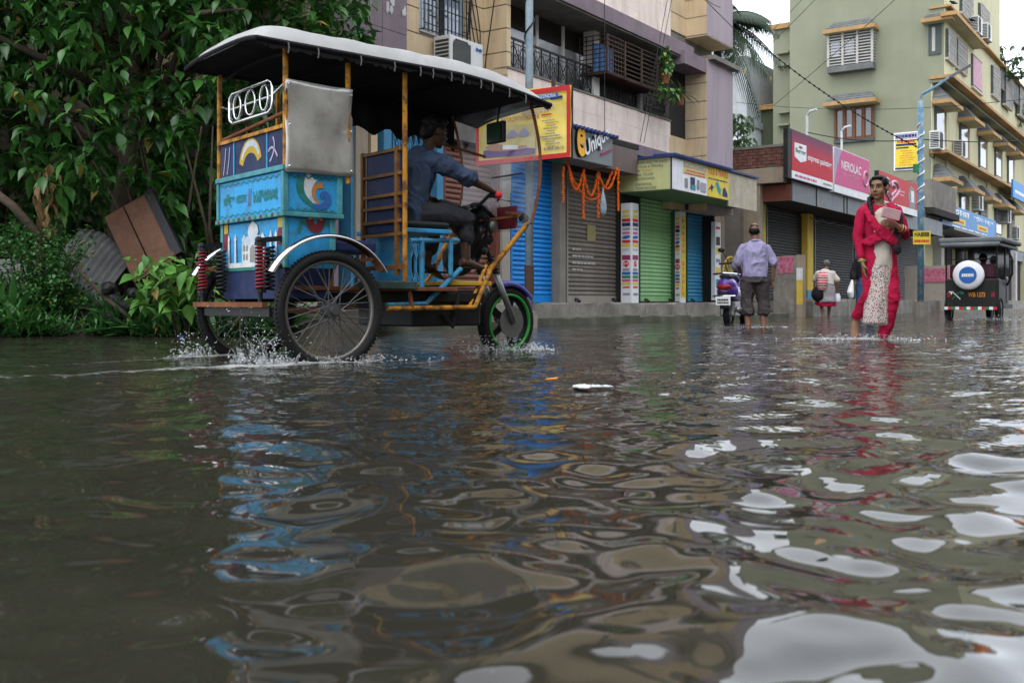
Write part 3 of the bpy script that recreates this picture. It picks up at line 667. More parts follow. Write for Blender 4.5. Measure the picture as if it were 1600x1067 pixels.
# gable windows (face towards the camera)
def ys(px): return yat(px, s0)
a, b = ys(1367), ys(1299); z0_, z1_ = zat(1333, 104, s0), zat(1333, 50, s0)
bay = MB().box((-.40, a, z0_), (-.02, b, z1_)).build('bay_window', 'frame_dark', GB); MB().box((-.5, a - .05, z0_ - .28), (0, b + .05, z0_ - .002)).build('sill', 'hood_grey', bay)
m = MB()
for i in range(4): yy = a + (b - a) * i / 3; m.bar((-.46, yy, z0_), (-.46, yy, z1_), .10)
for j in range(12): zz_ = z0_ + (z1_ - z0_) * (j + .5) / 12; m.bar((-.44, a, zz_), (-.44, b, zz_), .05); m.bar((-.44, a - .02, zz_), (0, a - .02, zz_), .05)
m.build('grille', 'lattice_white', bay)
for i in (1, 2): MB().box((-.415, a + (b - a) * i / 3 + .15, z0_ + .5), (-.405, a + (b - a) * i / 3 + .55, z0_ + 1.1)).build('pane', 'window_glass', bay)
hood(a - .15, b + .15, zat(1333, 33, s0), 'side', .75, .62)
a, b = ys(1365), ys(1306); z0_, z1_ = zat(1333, 218, s0), zat(1333, 168, s0)
wd = MB().box((-.06, a, z0_), (.1, b, z1_)).build('window', 'brown_wood', GB)
for i in range(4): MB().box((-.068, a + (b - a) * i / 4 + .1, z0_ + .12), (-.063, a + (b - a) * (i + 1) / 4 - .1, z1_ - .12)).build('pane', 'tinted_glass', wd)
for i in range(5): MB().box((-.12, a + (b - a) * i / 4 - .05, z0_), (-.062, a + (b - a) * i / 4 + .05, z1_)).build('mullion', 'brown_wood', wd)
MB().box((-.15, a - .05, z0_ - .14), (0, b + .05, z0_ - .002)).build('sill', 'frame_dark', wd)
hood(a - .25, b + .35, zat(1333, 146, s0), 'side', .75, .62)
# corner window on the gable
a, b = ys(1471), ys(1451); z0_, z1_ = zat(1461, 86, s0), zat(1461, 38, s0)
cw = MB().box((-.05, a, z0_), (.05, b, z1_)).build('corner_window', 'frame_dark', GB); MB().box((-.07, a + .25, z0_ + .15), (-.052, b - .15, z1_ - .15)).build('pane', 'lattice_white', cw)
hood(a - .5, b + .2, zat(1461, 22, s0), 'side', .5, .45)
for px_, py_ in ((1226, 72), (1228, 168), (1227, 92), (1227, 188)):
    yy = yat(px_, s0 + .9); zz_ = CH + (HOR - py_) / FPX * 48.5; MB().box((.55, yy - .3, zz_), (.9, yy + .3, zz_ + .09)).build('ledge', 'green_paint', GB)
gb('roof_slab', 'hood_grey', (s0 - .2, -.2, GT), (s0 + 14, yL, GT + .2))
gb('terrace_parapet', 'hood_grey', (s0 + 14.0, -.1, 12.2), (s0 + 40, .1, 13.3))
# ------------------------------------------------------------------ buildings further off
pm('white_wall', (.62, .64, .66), .85, streak=.2); pm('grey_wall', (.36, .38, .39), .85, streak=.4, scol=(.2, .2, .2)); pm('orange_wall', (.55, .16, .03), .8, streak=.2)
WB = empty('white_house', 'white house with grey upper storey behind the palm', 'building', street(33, 16), ST_ROT)
def wb(n, m, a, b, p=None): return MB().box(a, b).build(n, m, p or WB)
wb('wall', 'white_wall', (0, -7, 0), (9, 10, 9.3)); wb('upper_storey', 'grey_wall', (.3, -7, 9.3), (9, 10, 12.4)); wb('cornice', 'grey_wall', (-.25, -7.1, 9.0), (9, 10, 9.35))
for yy, z_ in ((1.0, 5.9), (-3.0, 6.5)):
    q = wb('window', 'white_frame', (-.06, yy - 1.1, z_), (.05, yy + 1.1, z_ + 2.2)); wb('pane', 'tinted_glass', (-.08, yy - .95, z_ + .15), (-.062, yy + .95, z_ + 2.05), q)
for i in range(9): wb('bar', 'black_iron', (-.35, -5 + i * .9, 5.0), (-.31, -4.96 + i * .9, 6.6))
OL = empty('olive_tower', 'narrow dark olive stair tower with orange cap behind the green block', 'building', street(s0 + 1.6, yL + .2), ST_ROT)
MB().box((0, 0, 0), (3, .9, 10.0)).build('wall', 'olive_dark', OL); MB().box((-.2, -.1, 10.0), (3, 1.5, 10.25)).build('cap', 'orange_trim', OL)
OB = empty('orange_building', 'bright orange building at the far end of the street', 'building', street(62, 0), ST_ROT)
MB().box((0, -.6, 0), (9, 6, 12)).build('wall', 'orange_wall', OB); q = MB().box((-.05, .5, 4), (.03, 2.5, 6)).build('window', 'lattice_white', OB); MB().box((-.07, .7, 4.2), (-.052, 2.3, 5.8)).build('pane', 'tinted_glass', q)
MB().box((9.1, -1, 0), (40, 6, 10)).build('annex', 'grey_wall', OB)
# passage wall between the two shop buildings, low wall with posters
bw = empty('passage_wall', 'bare beige plaster wall behind the purple scooter', 'wall', street(8.75, .9), ST_ROT)
smooth_angle(rough_box((-.2, 0, .0), (2.62, .25, 3.4), .3, .012, 5).build('panel', 'beige_plaster', bw), 30)
MB().bar((.1, -.15, 2.42), (2.0, -.15, 2.42), .03).build('rail', 'rust_iron', bw); MB().box((-.1, -.1, .1), (2.5, -.01, .95)).build('dado', 'red_oxide', bw)
lw = empty('low_wall', 'waist-high concrete wall end with torn pink poster beside yellow post', 'wall', street(9.9, -.35), ST_ROT)
u0, u1 = yat(1246, 9.9) + .35, yat(1208, 9.9) + .35; zt_ = zat(1230, 400, 9.9)
smooth_angle(rough_box((0, u0, 0), (.15, u1, zt_), .12, .012, 7).build('slab', 'wet_concrete', lw), 30)
pm('poster_pink', (.42, .10, .17), .7, var=.5, vs=14, dirt=.6, dcol=(.4, .36, .36), ds=9)
MB().box((-.014, u0 + .1, zt_ - .42), (-.008, u1 - .12, zt_ - .02)).build('poster', 'poster_pink', lw)
MB().box((-.1, u0 - .16, 0), (.12, u0 - .01, zt_ + .02)).build('post', 'beige_plaster', lw); MB().box((-.104, u0 - .164, .3), (-.101, u0 - .01, zt_ - .6)).build('paint_band', 'yellow_paint', lw); MB().box((-.104, u0 - .164, zt_ - .595), (-.101, u0 - .01, zt_ - .3)).build('paint_band', 'white_wall', lw)
w2 = empty('boundary_wall', 'pale boundary wall with pink posters left of the dark auto-rickshaw', 'wall', street(25.5, -1.2), ST_ROT)
smooth_angle(rough_box((0, -1.3, 0), (.2, .9, 1.7), .25, .012, 8).build('panel', 'rail_dirty', w2), 30); MB().box((-.03, -1.25, 1.1), (-.012, .4, 1.6)).build('poster', 'poster_pink', w2)
# air conditioners
pm('ac_white', (.62, .62, .60), .5, var=.06, streak=.25, scol=(.3, .28, .25)); pm('ac_dark', (.045, .045, .045), .7); pm('ac_blue', (.03, .13, .42), .5)
def ac_unit(label, loc, rz, w=.86, h=.58, d=.32, face=True):
    a = empty('air_conditioner', label, 'air conditioner', loc, rz, 'outdoor air conditioner units')
    MB().box((0, 0, 0), (w, d, h)).build('casing', 'ac_white', a, bevel=.012)
    k = 14; pr = [(w * .08, h * .06), (w * .08, h * .8), (w * .16, h * .93), (w * .5, h * .93), (w * .6, h * .82), (w * .6, h * .12), (w * .54, h * .06)]
    MB().prism(pr, .008, FRONT(0, -.002, 0)).build('fan_opening', 'ac_dark', a)
    g = MB()
    for i in range(22):
        x = w * .09 + w * .5 * i / 21; g.bar((x, -.014, h * .1), (x, -.014, h * .88), .008)
    g.build('fan_grille', 'hood_grey', a)
    f = MB()
    for i in range(9): f.box((-.006, .03, h * .08 + i * h * .095), (.002, d - .04, h * .08 + i * h * .095 + h * .06))
    f.build('side_louvre', 'ac_dark', a)
    MB().bar((.05, d, -.02), (.05, -.02, -.02), .03).bar((.05, d, -.02), (.05, d, -.3), .03).bar((w - .05, d, -.02), (w - .05, -.02, -.02), .03).bar((w - .05, d, -.02), (w - .05, d, -.3), .03).bar((.05, d, -.3), (w - .05, d, -.3), .03).build('bracket', 'rust_iron', a)
    return a
aS = fs(705, .08); aZ = fz(705, 118, .08)
ac = ac_unit('white outdoor air conditioner on the cream wall above the pedal cart roof', street(aS, .10, aZ), ST_ROT, fs(756, .08) - aS, .66, .34)
MB().tube([(.75 + .08 * math.cos(t) , -.006, .55 + .02 * math.sin(2 * t)) for t in np.linspace(-2.6, 2.6, 12)], .012, 5).build('emblem', 'ac_blue', ac)
for px_, py_, lab in ((1466, 232, 'grey air conditioner below the first hood on the green block'), (1502, 245, 'grey air conditioner below the second hood on the green block'), (1529, 328, 'air conditioner just above the blue signboard on the green block'),
                     (1574, 348, 'air conditioner above the dark auto-rickshaw roof on the green block'), (1527, 50, 'left of two air conditioners under the roof terrace plants'), (1542, 60, 'right of two air conditioners under the roof terrace plants'), (1588, 374, 'lowest air conditioner on the green block at the right edge')):
    yy = .1 if py_ > 100 else -.45
    s_, z_ = fac(px_, py_, yy); ac_unit(lab, street(s_, yy - .05, z_), ST_ROT, 1.05, .8, .42)
# ------------------------------------------------------------------ signs, poles, wires, garlands
for nm, c in (('p_red', (.55, .03, .035)), ('p_yellow', (.72, .56, .05)), ('p_white', (.80, .81, .82)), ('p_blue', (.03, .13, .42)), ('p_navy', (.02, .03, .12)), ('p_black', (.015, .015, .015)), ('p_green', (.03, .22, .09)),
              ('p_pink', (.60, .09, .24)), ('p_orange', (.65, .22, .03)), ('p_grey', (.25, .26, .27)), ('p_purple', (.13, .06, .20)), ('p_skin', (.42, .22, .15)), ('p_teal', (.03, .28, .33)), ('p_lilac', (.36, .33, .45)), ('p_cream', (.60, .50, .22)), ('p_maroon', (.20, .02, .04)), ('p_lightpink', (.62, .36, .45)), ('p_wine', (.33, .03, .11))):
    pm(nm, c, .6, var=.09, vs=6, bump=.03, bs=60, spec=.2, dirt=.18, dcol=(.12, .10, .08), ds=2.4)
pm('banner_yellow', (.72, .55, .10), .5, var=.22, vs=2.2, bump=.25, bs=4, dirt=.5, dcol=(.68, .64, .40), ds=2.6); pm('board_grey', (.20, .225, .225), .6, var=.1); pm('brown_fascia', (.15, .115, .105), .7, var=.1, streak=.3)
pm('awning_lime', (.54, .55, .25), .6, var=.1, streak=.25, scol=(.25, .25, .1)); pm('tin_beige', (.36, .31, .20), .45, var=.25, vs=3, bump=.4, bs=4, metal=.2, dirt=.4, dcol=(.62, .6, .56), ds=2.5); pm('awning_green', (.12, .22, .12), .7)
pm('sheet_blue', (.03, .05, .16), .6); pm('sign_pale', (.74, .76, .79), .5, var=.08, streak=.15)
def sign(name, label, s, y, z): return empty(name, label, 'sign', street(s, y, z), ST_ROT)
def lines(parent, M, u0, u1, v0, v1, n, mat, seed=1, ragged=.4, th=.45, name='print_line'):
    r = random.Random(seed); m = MB(); dv = (v1 - v0) / n
    for i in range(n):
        a, b = u0 + (u1 - u0) * r.uniform(0, ragged) * .5, u1 - (u1 - u0) * r.uniform(0, ragged) * .5; x = a
        while x < b:
            wl = (u1 - u0) * r.uniform(.05, .16); m.box((x, v0 + i * dv, 0), (min(b, x + wl), v0 + i * dv + dv * th, .0015), M); x += wl + (u1 - u0) * .025
    return tag(m.build(name, mat, parent), kind='stuff')
T = Matrix.Translation
# yoga banner on its frame, square to the street
sy = -2.75; yl, yr = yat(745, sy), yat(892, sy); bz0, bz1 = zat(892, 246, sy), zat(892, 133, sy); bwid = yl - yr; bh = bz1 - bz0
YB = sign('banner', 'yellow and red yoga banner hanging from the utility pole', sy, yl, bz0); S = SIDE(0, 0, 0)
def bu(px): return (yl - yat(px, sy))
def bv(py, px=840): return zat(px, py, sy) - bz0
nx, ny = 30, 18; vs = []; fcs = []
for j in range(ny + 1):
    for i in range(nx + 1):
        u, v = i / nx, j / ny; vs.append((u * bwid, v * bh + .02 * math.sin(u * 3.1), .012 * math.sin(u * 9 + v * 3) + .008 * math.sin(v * 13 + u * 4)))
fcs = [(j * (nx + 1) + i, j * (nx + 1) + i + 1, (j + 1) * (nx + 1) + i + 1, (j + 1) * (nx + 1) + i) for j in range(ny) for i in range(nx)]
MB().add(vs, fcs, S).build('sheet', 'banner_yellow', YB, smooth=True)
MB().box((0, 0, -.06), (bwid, bh, -.03), S).build('backing', 'dark_gap', YB)
S2 = S @ T((0, 0, .022)); bt = .065
for a in ((0, 0, bwid, bt), (0, bh - bt, bwid, bh), (0, bt, bt * .8, bh - bt), (bwid - bt * .8, bt, bwid, bh - bt)): plate('border', 'p_red', YB, S2, *a)
plate('ribbon', 'p_blue', YB, S2, bu(800), bv(157), bu(873), bv(150)); plate('ribbon', 'p_navy', YB, S2, bu(861), bv(159), bu(880), bv(155), w0=-.003)
text('YOGA VIGYAN KENDRA', 'p_white', YB, S2 @ T((bu(806), bv(156), .004)), bu(870) - bu(806), .05); text('LONGEVITY', 'p_navy', YB, S2 @ T((bu(845), bv(147), 0)), bu(874) - bu(845), .045); text('TIRE', 'p_navy', YB, S2 @ T((bu(806), bv(147), 0)), bu(819) - bu(806), .045)
text('NATUROPATHY MEDICINE', 'p_wine', YB, S2 @ T((bu(785), bv(186), 0)), bu(844) - bu(785), .06); plate('dash', 'p_red', YB, S2, bu(847), bv(182.5), bu(863), bv(180.5))
text('M : 82904 28510', 'p_navy', YB, S2 @ T((bu(842), bv(237), 0)), bu(882) - bu(842), .04)
lines(YB, S2, bu(815), bu(868), bv(177), bv(161), 4, 'p_lilac', 1); lines(YB, S2, bu(845), bu(880), bv(232), bv(187), 11, 'p_grey', 2, .7, .3)
pg = plate('picture', 'p_cream', YB, S2, bu(757), bv(246 - 6), bu(838), bv(192)); S3 = S2 @ T((0, 0, .004))
MB().prism([(bu(757), bv(240)), (bu(838), bv(240)), (bu(838), bv(232)), (bu(800), bv(226)), (bu(757), bv(228))], .002, S3).build('picture_mat', 'p_purple', YB)
MB().prism([(bu(760), bv(222)), (bu(775), bv(218)), (bu(795), bv(224)), (bu(825), bv(226)), (bu(825), bv(231)), (bu(790), bv(232)), (bu(766), bv(229))], .004, S3).build('picture_figure', 'p_skin', YB)
MB().prism([(bu(788), bv(222)), (bu(812), bv(225)), (bu(810), bv(231)), (bu(787), bv(229))], .006, S3).build('picture_cloth', 'p_white', YB)
for q in (802, 820): MB().prism([(bu(q - 9), bv(208)), (bu(q - 3), bv(200)), (bu(q + 3), bv(199)), (bu(q + 9), bv(208)), (bu(q + 7), bv(212)), (bu(q - 7), bv(212))], .004, S3).build('picture_group', 'p_lilac', YB)
MB().bar((.04, -.1, bh * .8), (.04, .6 - bwid, bh * .8), .04).bar((.04, -bwid + .3, .05), (.04, -bwid + .3, bh + .1), .04).build('frame', 'rust_iron', YB)
# "Unique" shop board and the fascia beside it
yq = -.55; u0 = fs(880, yq); u1 = fs(957, yq); zb, zt_ = fz(957, 261, yq), fz(957, 218, yq)
UQ = sign('shop_board', 'dark grey shop board with yellow e and white script lettering', u0, yq, zb); wq = u1 - u0; hq = zt_ - zb
MB().box((0, 0, 0), (wq, .5, hq)).build('board', 'board_grey', UQ, bevel=.004); F = FRONT(0, 0, 0)
def uu(px): return fs(px, yq) - u0
def vv_(px, py): return fz(px, py, yq) - zb
def letters3d(body, mat, par, M, w_, h_, d=.05, **k):
    for i in range(5): text(body, 'p_black', par, M @ T((-.018 * (i < 4), -.012 * (i < 4), .004 + i * d / 5)), w_, h_, **k) if i in (0, 3) else None
    text(body, mat, par, M @ T((0, 0, d)), w_, h_, **k)
letters3d('e', pm('amber', (.80, .40, .02), .5), UQ, F @ T((uu(898), vv_(905, 245), .0)), uu(911.5) - uu(898), .54, bold=.03)
letters3d('Unique', 'p_white', UQ, F @ T((uu(914), vv_(917, 252), .0)) @ Matrix.Rotation(R(27), 4, 'Z'), .98, .34, shear=.25, bold=.03)
MB().prism([(uu(938), vv_(938, 244)), (uu(955), vv_(955, 236)), (uu(956), vv_(956, 233)), (uu(938), vv_(938, 240))], .02, F).build('underline', 'p_wine', UQ)
cg = MB()
for i in range(14): cg.cyl((wq * i / 13, -.12, hq + .03), (wq * i / 13, .5, hq + .05), .035, n=6)
cg.build('corrugated_top', 'sheet_blue', UQ)
FB = sign('fascia_board', 'plain brown fascia board right of the grey shop board', u1, -.35, fz(996, 273, -.35)); MB().box((.004, 0, 0), (fs(996, -.35) - u1, .4, .48)).build('panel', 'brown_fascia', FB)
MB().box((-.2, .02, .5), (fs(1000, -.35) - u1, .42, .6)).build('gap', 'dark_gap', FB)
GS = sign('green_strip_sign', 'thin green board under the yoga banner', fs(868, -.3), -.3, 2.9); MB().box((0, 0, 0), (.5, .3, .12)).build('board', 'p_green', GS)
# awning box with travel agency lettering
sv = 4.01; yv = yat(1050, sv); sv1 = fs(1181, yv); vz0, vz1 = zat(1050, 295, sv), zat(1050, 245, sv); VH = vz1 - vz0
VK = sign('travel_agency_awning', 'lime and white boxed shop awning over the pale green shutter', sv, yv, vz0)
MB().box((0, 0, 0), (sv1 - sv, -yv + .1, VH)).build('box', 'awning_lime', VK); MB().box((.02, .02, -.02), (sv1 - sv - .02, -yv + .1, -.002)).build('underside', 'awning_green', VK)
MB().box((-.06, -.06, VH), (sv1 - sv + .05, -yv + .1, VH + .04)).build('cover', 'sheet_blue', VK)
cg = MB(); 
for i in range(30): x = (fs(1138, yv) - sv) * i / 29; cg.cyl((x, -.09, VH + .045), (x, .4, VH + .06), .03, n=6)
cg.build('corrugated_top', 'sheet_blue', VK)
def vu(px): return fs(px, yv) - sv
SV = SIDE(-.004, -yv, 0)
for i, (t_, m_, wd_) in enumerate((('VIKASH ELECTRONICS', 'p_navy', .72), ('TOUR & TRAVELS', 'p_navy', .55), ('AIR TICKET', 'p_red', .36), ('RAIL TICKET', 'p_navy', .40), ('BUS BOOKING', 'p_navy', .42), ('CAR RENTAL', 'p_navy', .36), ('TOUR PACKAGE', 'p_navy', .46))):
    text(t_, m_, VK, SV @ T((-yv - .10 - (.72 if i == 0 else .64 if i == 1 else .7) , VH - .10 - i * .08 - (.03 if i > 4 else 0), 0)), wd_, .052)
MB().box((-.012, 0, 0), (-.002, .03, VH)).build('edge', 'p_navy', VK)
FV = FRONT(0, -.004, 0)
plate('panel', 'sign_pale', VK, FV, .0, .0, vu(1066), VH - .005); plate('panel', 'p_white', VK, FV, vu(1066), .0, vu(1104), VH - .005); plate('panel', 'p_yellow', VK, FV, vu(1104.3), .0, vu(1138), VH - .005); plate('panel', 'tin_beige', VK, FV, vu(1138.3), -.12, sv1 - sv + .04, VH - .005, w0=-.03, t=.03)
FV2 = FV @ T((0, 0, .003))
plate('header', 'p_cream', VK, FV2, vu(1067), VH * .55, vu(1103.5), VH - .02)
text('ELECTRONICS', 'p_grey', VK, FV2 @ T((vu(1068), VH * .77, .003)), vu(1103) - vu(1068), VH * .17, bold=.02); lines(VK, FV2 @ T((0, 0, .003)), vu(1068), vu(1103), VH * .57, VH * .75, 2, 'p_red', 3, .2)
text('TOUR & TRAVELS', 'p_red', VK, FV2 @ T((vu(1105), VH * .74, 0)), vu(1137) - vu(1105), VH * .2, bold=.02); lines(VK, FV2, vu(1106), vu(1136), VH * .58, VH * .7, 1, 'p_navy', 4, .1)
for (a, b, c, d, m_) in ((1069, .12, 1074, .42, 'p_grey'), (1078, .1, 1085, .5, 'p_navy'), (1079, .1, 1086, .25, 'p_teal'), (1088, .15, 1092, .45, 'p_grey'), (1094, .1, 1102, .4, 'p_lilac')): plate('picture', m_, VK, FV2 @ T((0, 0, .0002 * a - .21)), vu(a), VH * b, vu(c), VH * d)
MB().prism([(vu(1106), VH * .2), (vu(1112), VH * .45), (vu(1113), VH * .34), (vu(1117), VH * .4), (vu(1113), VH * .28), (vu(1112), VH * .15), (vu(1110), VH * .28)], .004, FV2).build('plane_picture', 'p_navy', VK)
MB().prism([(vu(1117), VH * .5), (vu(1121), VH * .55), (vu(1126), VH * .3), (vu(1125), VH * .12), (vu(1121), VH * .2)], .004, FV2).build('bus_picture', 'p_teal', VK); MB().prism([(vu(1128), VH * .1), (vu(1129), VH * .35), (vu(1132), VH * .42), (vu(1136), VH * .22), (vu(1136), VH * .08)], .004, FV2).build('car_picture', 'p_navy', VK)
PS = sign('studio_sign', 'dark blue signboard under the awning over the teal shutter', fs(1074, -.06), -.06, 2.44); wq = fs(1115, -.06) - fs(1074, -.06)
MB().box((0, 0, 0), (wq, .15, .42)).build('board', 'sheet_blue', PS); text('PARGON', 'p_lilac', PS, FRONT(0, -.004, 0) @ T((.1, .1, 0)), wq * .36, .22, bold=.02); text('STUDIO', 'p_lilac', PS, FRONT(0, -.004, 0) @ T((wq * .58, .1, 0)), wq * .36, .22, bold=.02)
mm_ = MB()
for i in range(3): mm_.ball((wq * .51, -.02, .1 + i * .11), .05, 8, 6)
mm_.build('emblem', 'p_yellow', PS)
# printed pillars
ROWS = [('p_yellow', 't', .05), ('p_yellow', 't', .05), ('p_red', 'b', .04), ('p_navy', 'b', .045), ('p_grey', 't', .04), ('p_pink', 't', .04), ('p_blue', 'o', .05), ('p_red', 'b', .035), ('p_yellow', 'b', .04), ('p_grey', 'SONY', .04), ('p_white', '', .03), ('p_wine', 'b', .06), ('p_red', 'c', .08), ('p_grey', 't', .04), ('p_blue', 'b', .035), ('p_green', 'b', .035), ('p_pink', 'b', .03), ('p_yellow', 'b', .03), ('p_red', 't', .03), ('p_white', '', .03), ('p_grey', 't', .04), ('p_white', '', .06)]
def prints(par, M, wd_, h_):
    tot = sum(r[2] + .012 for r in ROWS); v = h_ * .95; sc = h_ * .93 / tot
    for c, k, hh in ROWS:
        a = hh * sc; v -= a + .012 * sc
        if k == 'b': plate('label_print', c, par, M, wd_ * .12, v, wd_ * .88, v + a)
        elif k == 't': lines(par, M, wd_ * .15, wd_ * .85, v, v + a, 1, c, int(v * 100), .2, .8)
        elif k == 'o': MB().prism([(wd_ * .5 + math.cos(t) * wd_ * .38, v + a / 2 + math.sin(t + .3) * a * .45) for t in np.linspace(0, 6.0, 16)], .003, M).build('label_print', c, par)
        elif k == 'c':
            MB().prism([(wd_ * .5 + math.cos(t) * a * .5, v + a / 2 + math.sin(t) * a * .5) for t in np.linspace(0, 6.0, 16)], .003, M).build('label_print', c, par); text('M', 'p_white', par, M @ T((wd_ * .5 - a * .28, v + a * .28, .003)), a * .56, a * .44)
        elif k: text(k, c, par, M @ T((wd_ * .15, v, 0)), wd_ * .7, a * .8)
for (pa, pb, pc_, py_, lab, second) in ((970, 987, 998, 317, 'white square pillar sign covered in brand labels beside the grey shutter', False), (1054.5, 1063, 1071.5, 330, 'narrow pillar sign with yellow face and red vertical letters', True)):
    sp_ = fs(pa, .05); yf = yat(pb, sp_); se = fs(pc_, yf); zt_ = zat(pb, py_, sp_); lw_ = .05 - yf
    Pl = sign('pillar_sign', lab, sp_, yf, .34); hh = zt_ - .34
    MB().box((0, 0, 0), (se - sp_, lw_, hh)).build('casing', 'sign_pale', Pl, bevel=.006); prints(Pl, SIDE(-.003, lw_, 0), lw_, hh)
    if second:
        plate('panel', 'p_yellow', Pl, FRONT(0, -.003, 0), .01, hh * .06, se - sp_ - .01, hh * .95)
        for i, ch_ in enumerate('PARGON STUDIO'):
            if ch_ != ' ': text(ch_, 'p_red', Pl, FRONT(0, -.007, 0) @ T(((se - sp_) * .3, hh * (.87 - i * .066), 0)), (se - sp_) * .4 if ch_ != 'I' else (se - sp_) * .12, hh * .043, bold=.02)
    else: prints(Pl, FRONT(0, -.003, 0), se - sp_, hh)
zt_ = 2.2; SS = sign('strip_sign', 'slim white and yellow strip sign at the end of the teal shutter', fs(1117.5, -.2), -.2, .4); wq = fs(1126, -.2) - fs(1117.5, -.2)
MB().box((0, 0, 0), (wq, .1, 1.85)).build('casing', 'sign_pale', SS)
for (a, b, m_) in ((1.68, 1.74, 'p_red'), (1.3, 1.5, 'p_black'), (1.1, 1.25, 'p_yellow'), (.9, .98, 'p_grey'), (.6, .78, 'p_yellow'), (.3, .5, 'p_teal')): plate('label_print', m_, SS, FRONT(0, -.003, 0), wq * .15, a, wq * .85, b)
# paint shop boards
def board(px0, px1, pyt, pyb, name, label, y=-.95):
    a, b = fs(px0, y), fs(px1, y); z0_, z1_ = fz(px0, pyb, y), fz(px0, pyt, y); o = sign(name, label, a, y, z0_); return o, b - a, z1_ - z0_
m = bpy.data.materials.new('berger_print'); m.use_nodes = True; n_ = m.node_tree; b_ = n_.nodes['Principled BSDF']; tc = n_.nodes.new('ShaderNodeTexCoord'); sx = n_.nodes.new('ShaderNodeSeparateXYZ'); rp = n_.nodes.new('ShaderNodeValToRGB')
rp.color_ramp.elements[0].position = .5; rp.color_ramp.elements[0].color = (.52, .012, .03, 1); rp.color_ramp.elements[1].position = 1.3 / 1.4; rp.color_ramp.elements[1].color = (.16, .03, .08, 1)
n_.links.new(tc.outputs['Generated'], sx.inputs[0]); n_.links.new(sx.outputs[2], rp.inputs[0]); n_.links.new(rp.outputs[0], b_.inputs[0]); b_.inputs['Roughness'].default_value = .6; b_.inputs['Specular IOR Level'].default_value = .2; MATS['berger_print'] = m
BG, w_, h_ = board(1237, 1301, 203, 278, 'paint_signboard', 'dark red paint signboard with white shield emblem'); MB().box((-.28, 0, -.02), (w_, .12, h_ + .02)).build('box', 'p_black', BG); plate('panel', 'berger_print', BG, F, 0, h_ * .16, w_, h_, w0=.002); plate('strip', 'p_white', BG, F, 0, 0, w_, h_ * .158, w0=.002)
MB().prism([(w_ * .06, h_ * .76), (w_ * .06, h_ * .46), (w_ * .2, h_ * .38), (w_ * .33, h_ * .45), (w_ * .33, h_ * .78)], .004, F @ T((0, 0, .005))).build('shield', 'p_white', BG)
text('Berger', 'p_green', BG, F @ T((w_ * .08, h_ * .53, .010)), w_ * .24, h_ * .13, bold=.02); plate('emblem', 'p_wine', BG, F @ T((0, 0, .01)), w_ * .16, h_ * .67, w_ * .23, h_ * .72)
text('express painting', 'p_white', BG, F @ T((w_ * .36, h_ * .45, .007)), w_ * .6, h_ * .16, bold=.02); lines(BG, F @ T((0, 0, .006)), w_ * .05, w_ * .6, h_ * .05, h_ * .11, 1, 'p_pink', 5, .1, .8); lines(BG, F @ T((0, 0, .006)), w_ * .74, w_ * .97, h_ * .05, h_ * .11, 1, 'p_grey', 6, .1, .8)
NR, w_, h_ = board(1303.5, 1358, 229, 299.5, 'paint_signboard', 'pink paint signboard with white ring emblem'); MB().box((0, 0, 0), (w_, .12, h_)).build('box', 'sign_pale', NR); plate('panel', 'p_pink', NR, F, 0, h_ * .17, w_, h_ * .985, w0=.002); plate('strip', 'p_white', NR, F, 0, 0, w_, h_ * .165, w0=.002)
MB().prism([(0, h_ * .98), (0, h_ * .2), (w_ * .08, h_ * .62), (w_ * .2, h_ * .98)], .003, F @ T((0, 0, .005))).build('corner_print', 'p_lilac', NR); text('NEROLAC', 'p_white', NR, F @ T((w_ * .19, h_ * .56, .007)), w_ * .56, h_ * .2, bold=.01); text('Colours that Care', 'p_lightpink', NR, F @ T((w_ * .22, h_ * .42, .007)), w_ * .42, h_ * .09)
MB().tube([(w_ * .88 + math.cos(t) * w_ * .07, -.012, h_ * .52 + math.sin(t) * h_ * .17) for t in np.linspace(0, 6.28, 20)[:-1]], .035, 6, True).build('ring', 'p_lightpink', NR)
for px_ in (1261, 1315):
    o = sign('sign_lamp', 'thin white lamp arm over the %s paint signboard' % ('dark red' if px_ < 1300 else 'pink'), fs(px_, -.7), -.7, 4.7); o['category'] = 'lamp'
    MB().tube([(0, 0, -.3), (0, 0, .75), (-.05, -.1, .85), (-.1, -.3, .87)], .035, 6).build('arm', 'white_wall', o)
HT, w_, h_ = board(1373, 1433, 266, 322, 'ice_cream_signboard', 'red signboard with white heart swirl'); MB().box((0, 0, 0), (w_, .14, h_)).build('box', 'p_black', HT); plate('panel', 'p_red', HT, F, 0, h_ * .2, w_, h_, w0=.002); plate('strip', 'p_white', HT, F, 0, 0, w_, h_ * .198, w0=.002)
for sc_ in (1, .55):
    MB().tube([(w_ * .28 + sc_ * w_ * .016 * 16 * math.sin(t) ** 3 * .8, -.014, h_ * .58 + sc_ * h_ * .022 * (13 * math.cos(t) - 5 * math.cos(2 * t) - 2 * math.cos(3 * t) - math.cos(4 * t))) for t in np.linspace(0.25, 6.1, 24)], .05, 6).build('heart', 'p_lightpink', HT)
lines(HT, F @ T((0, 0, .006)), w_ * .5, w_ * .66, h_ * .5, h_ * .7, 2, 'p_lightpink', 8); MB().prism([(w_ * .78, h_ * .2), (w_ * .74, h_ * .6), (w_ * .8, h_ * .9), (w_ * .9, h_ * .85), (w_ * .95, h_ * .5), (w_ * .93, h_ * .2)], .003, F @ T((0, 0, .006))).build('picture', 'p_grey', HT); plate('picture', 'p_white', HT, F @ T((0, 0, .01)), w_ * .82, h_ * .4, w_ * .9, h_ * .75)
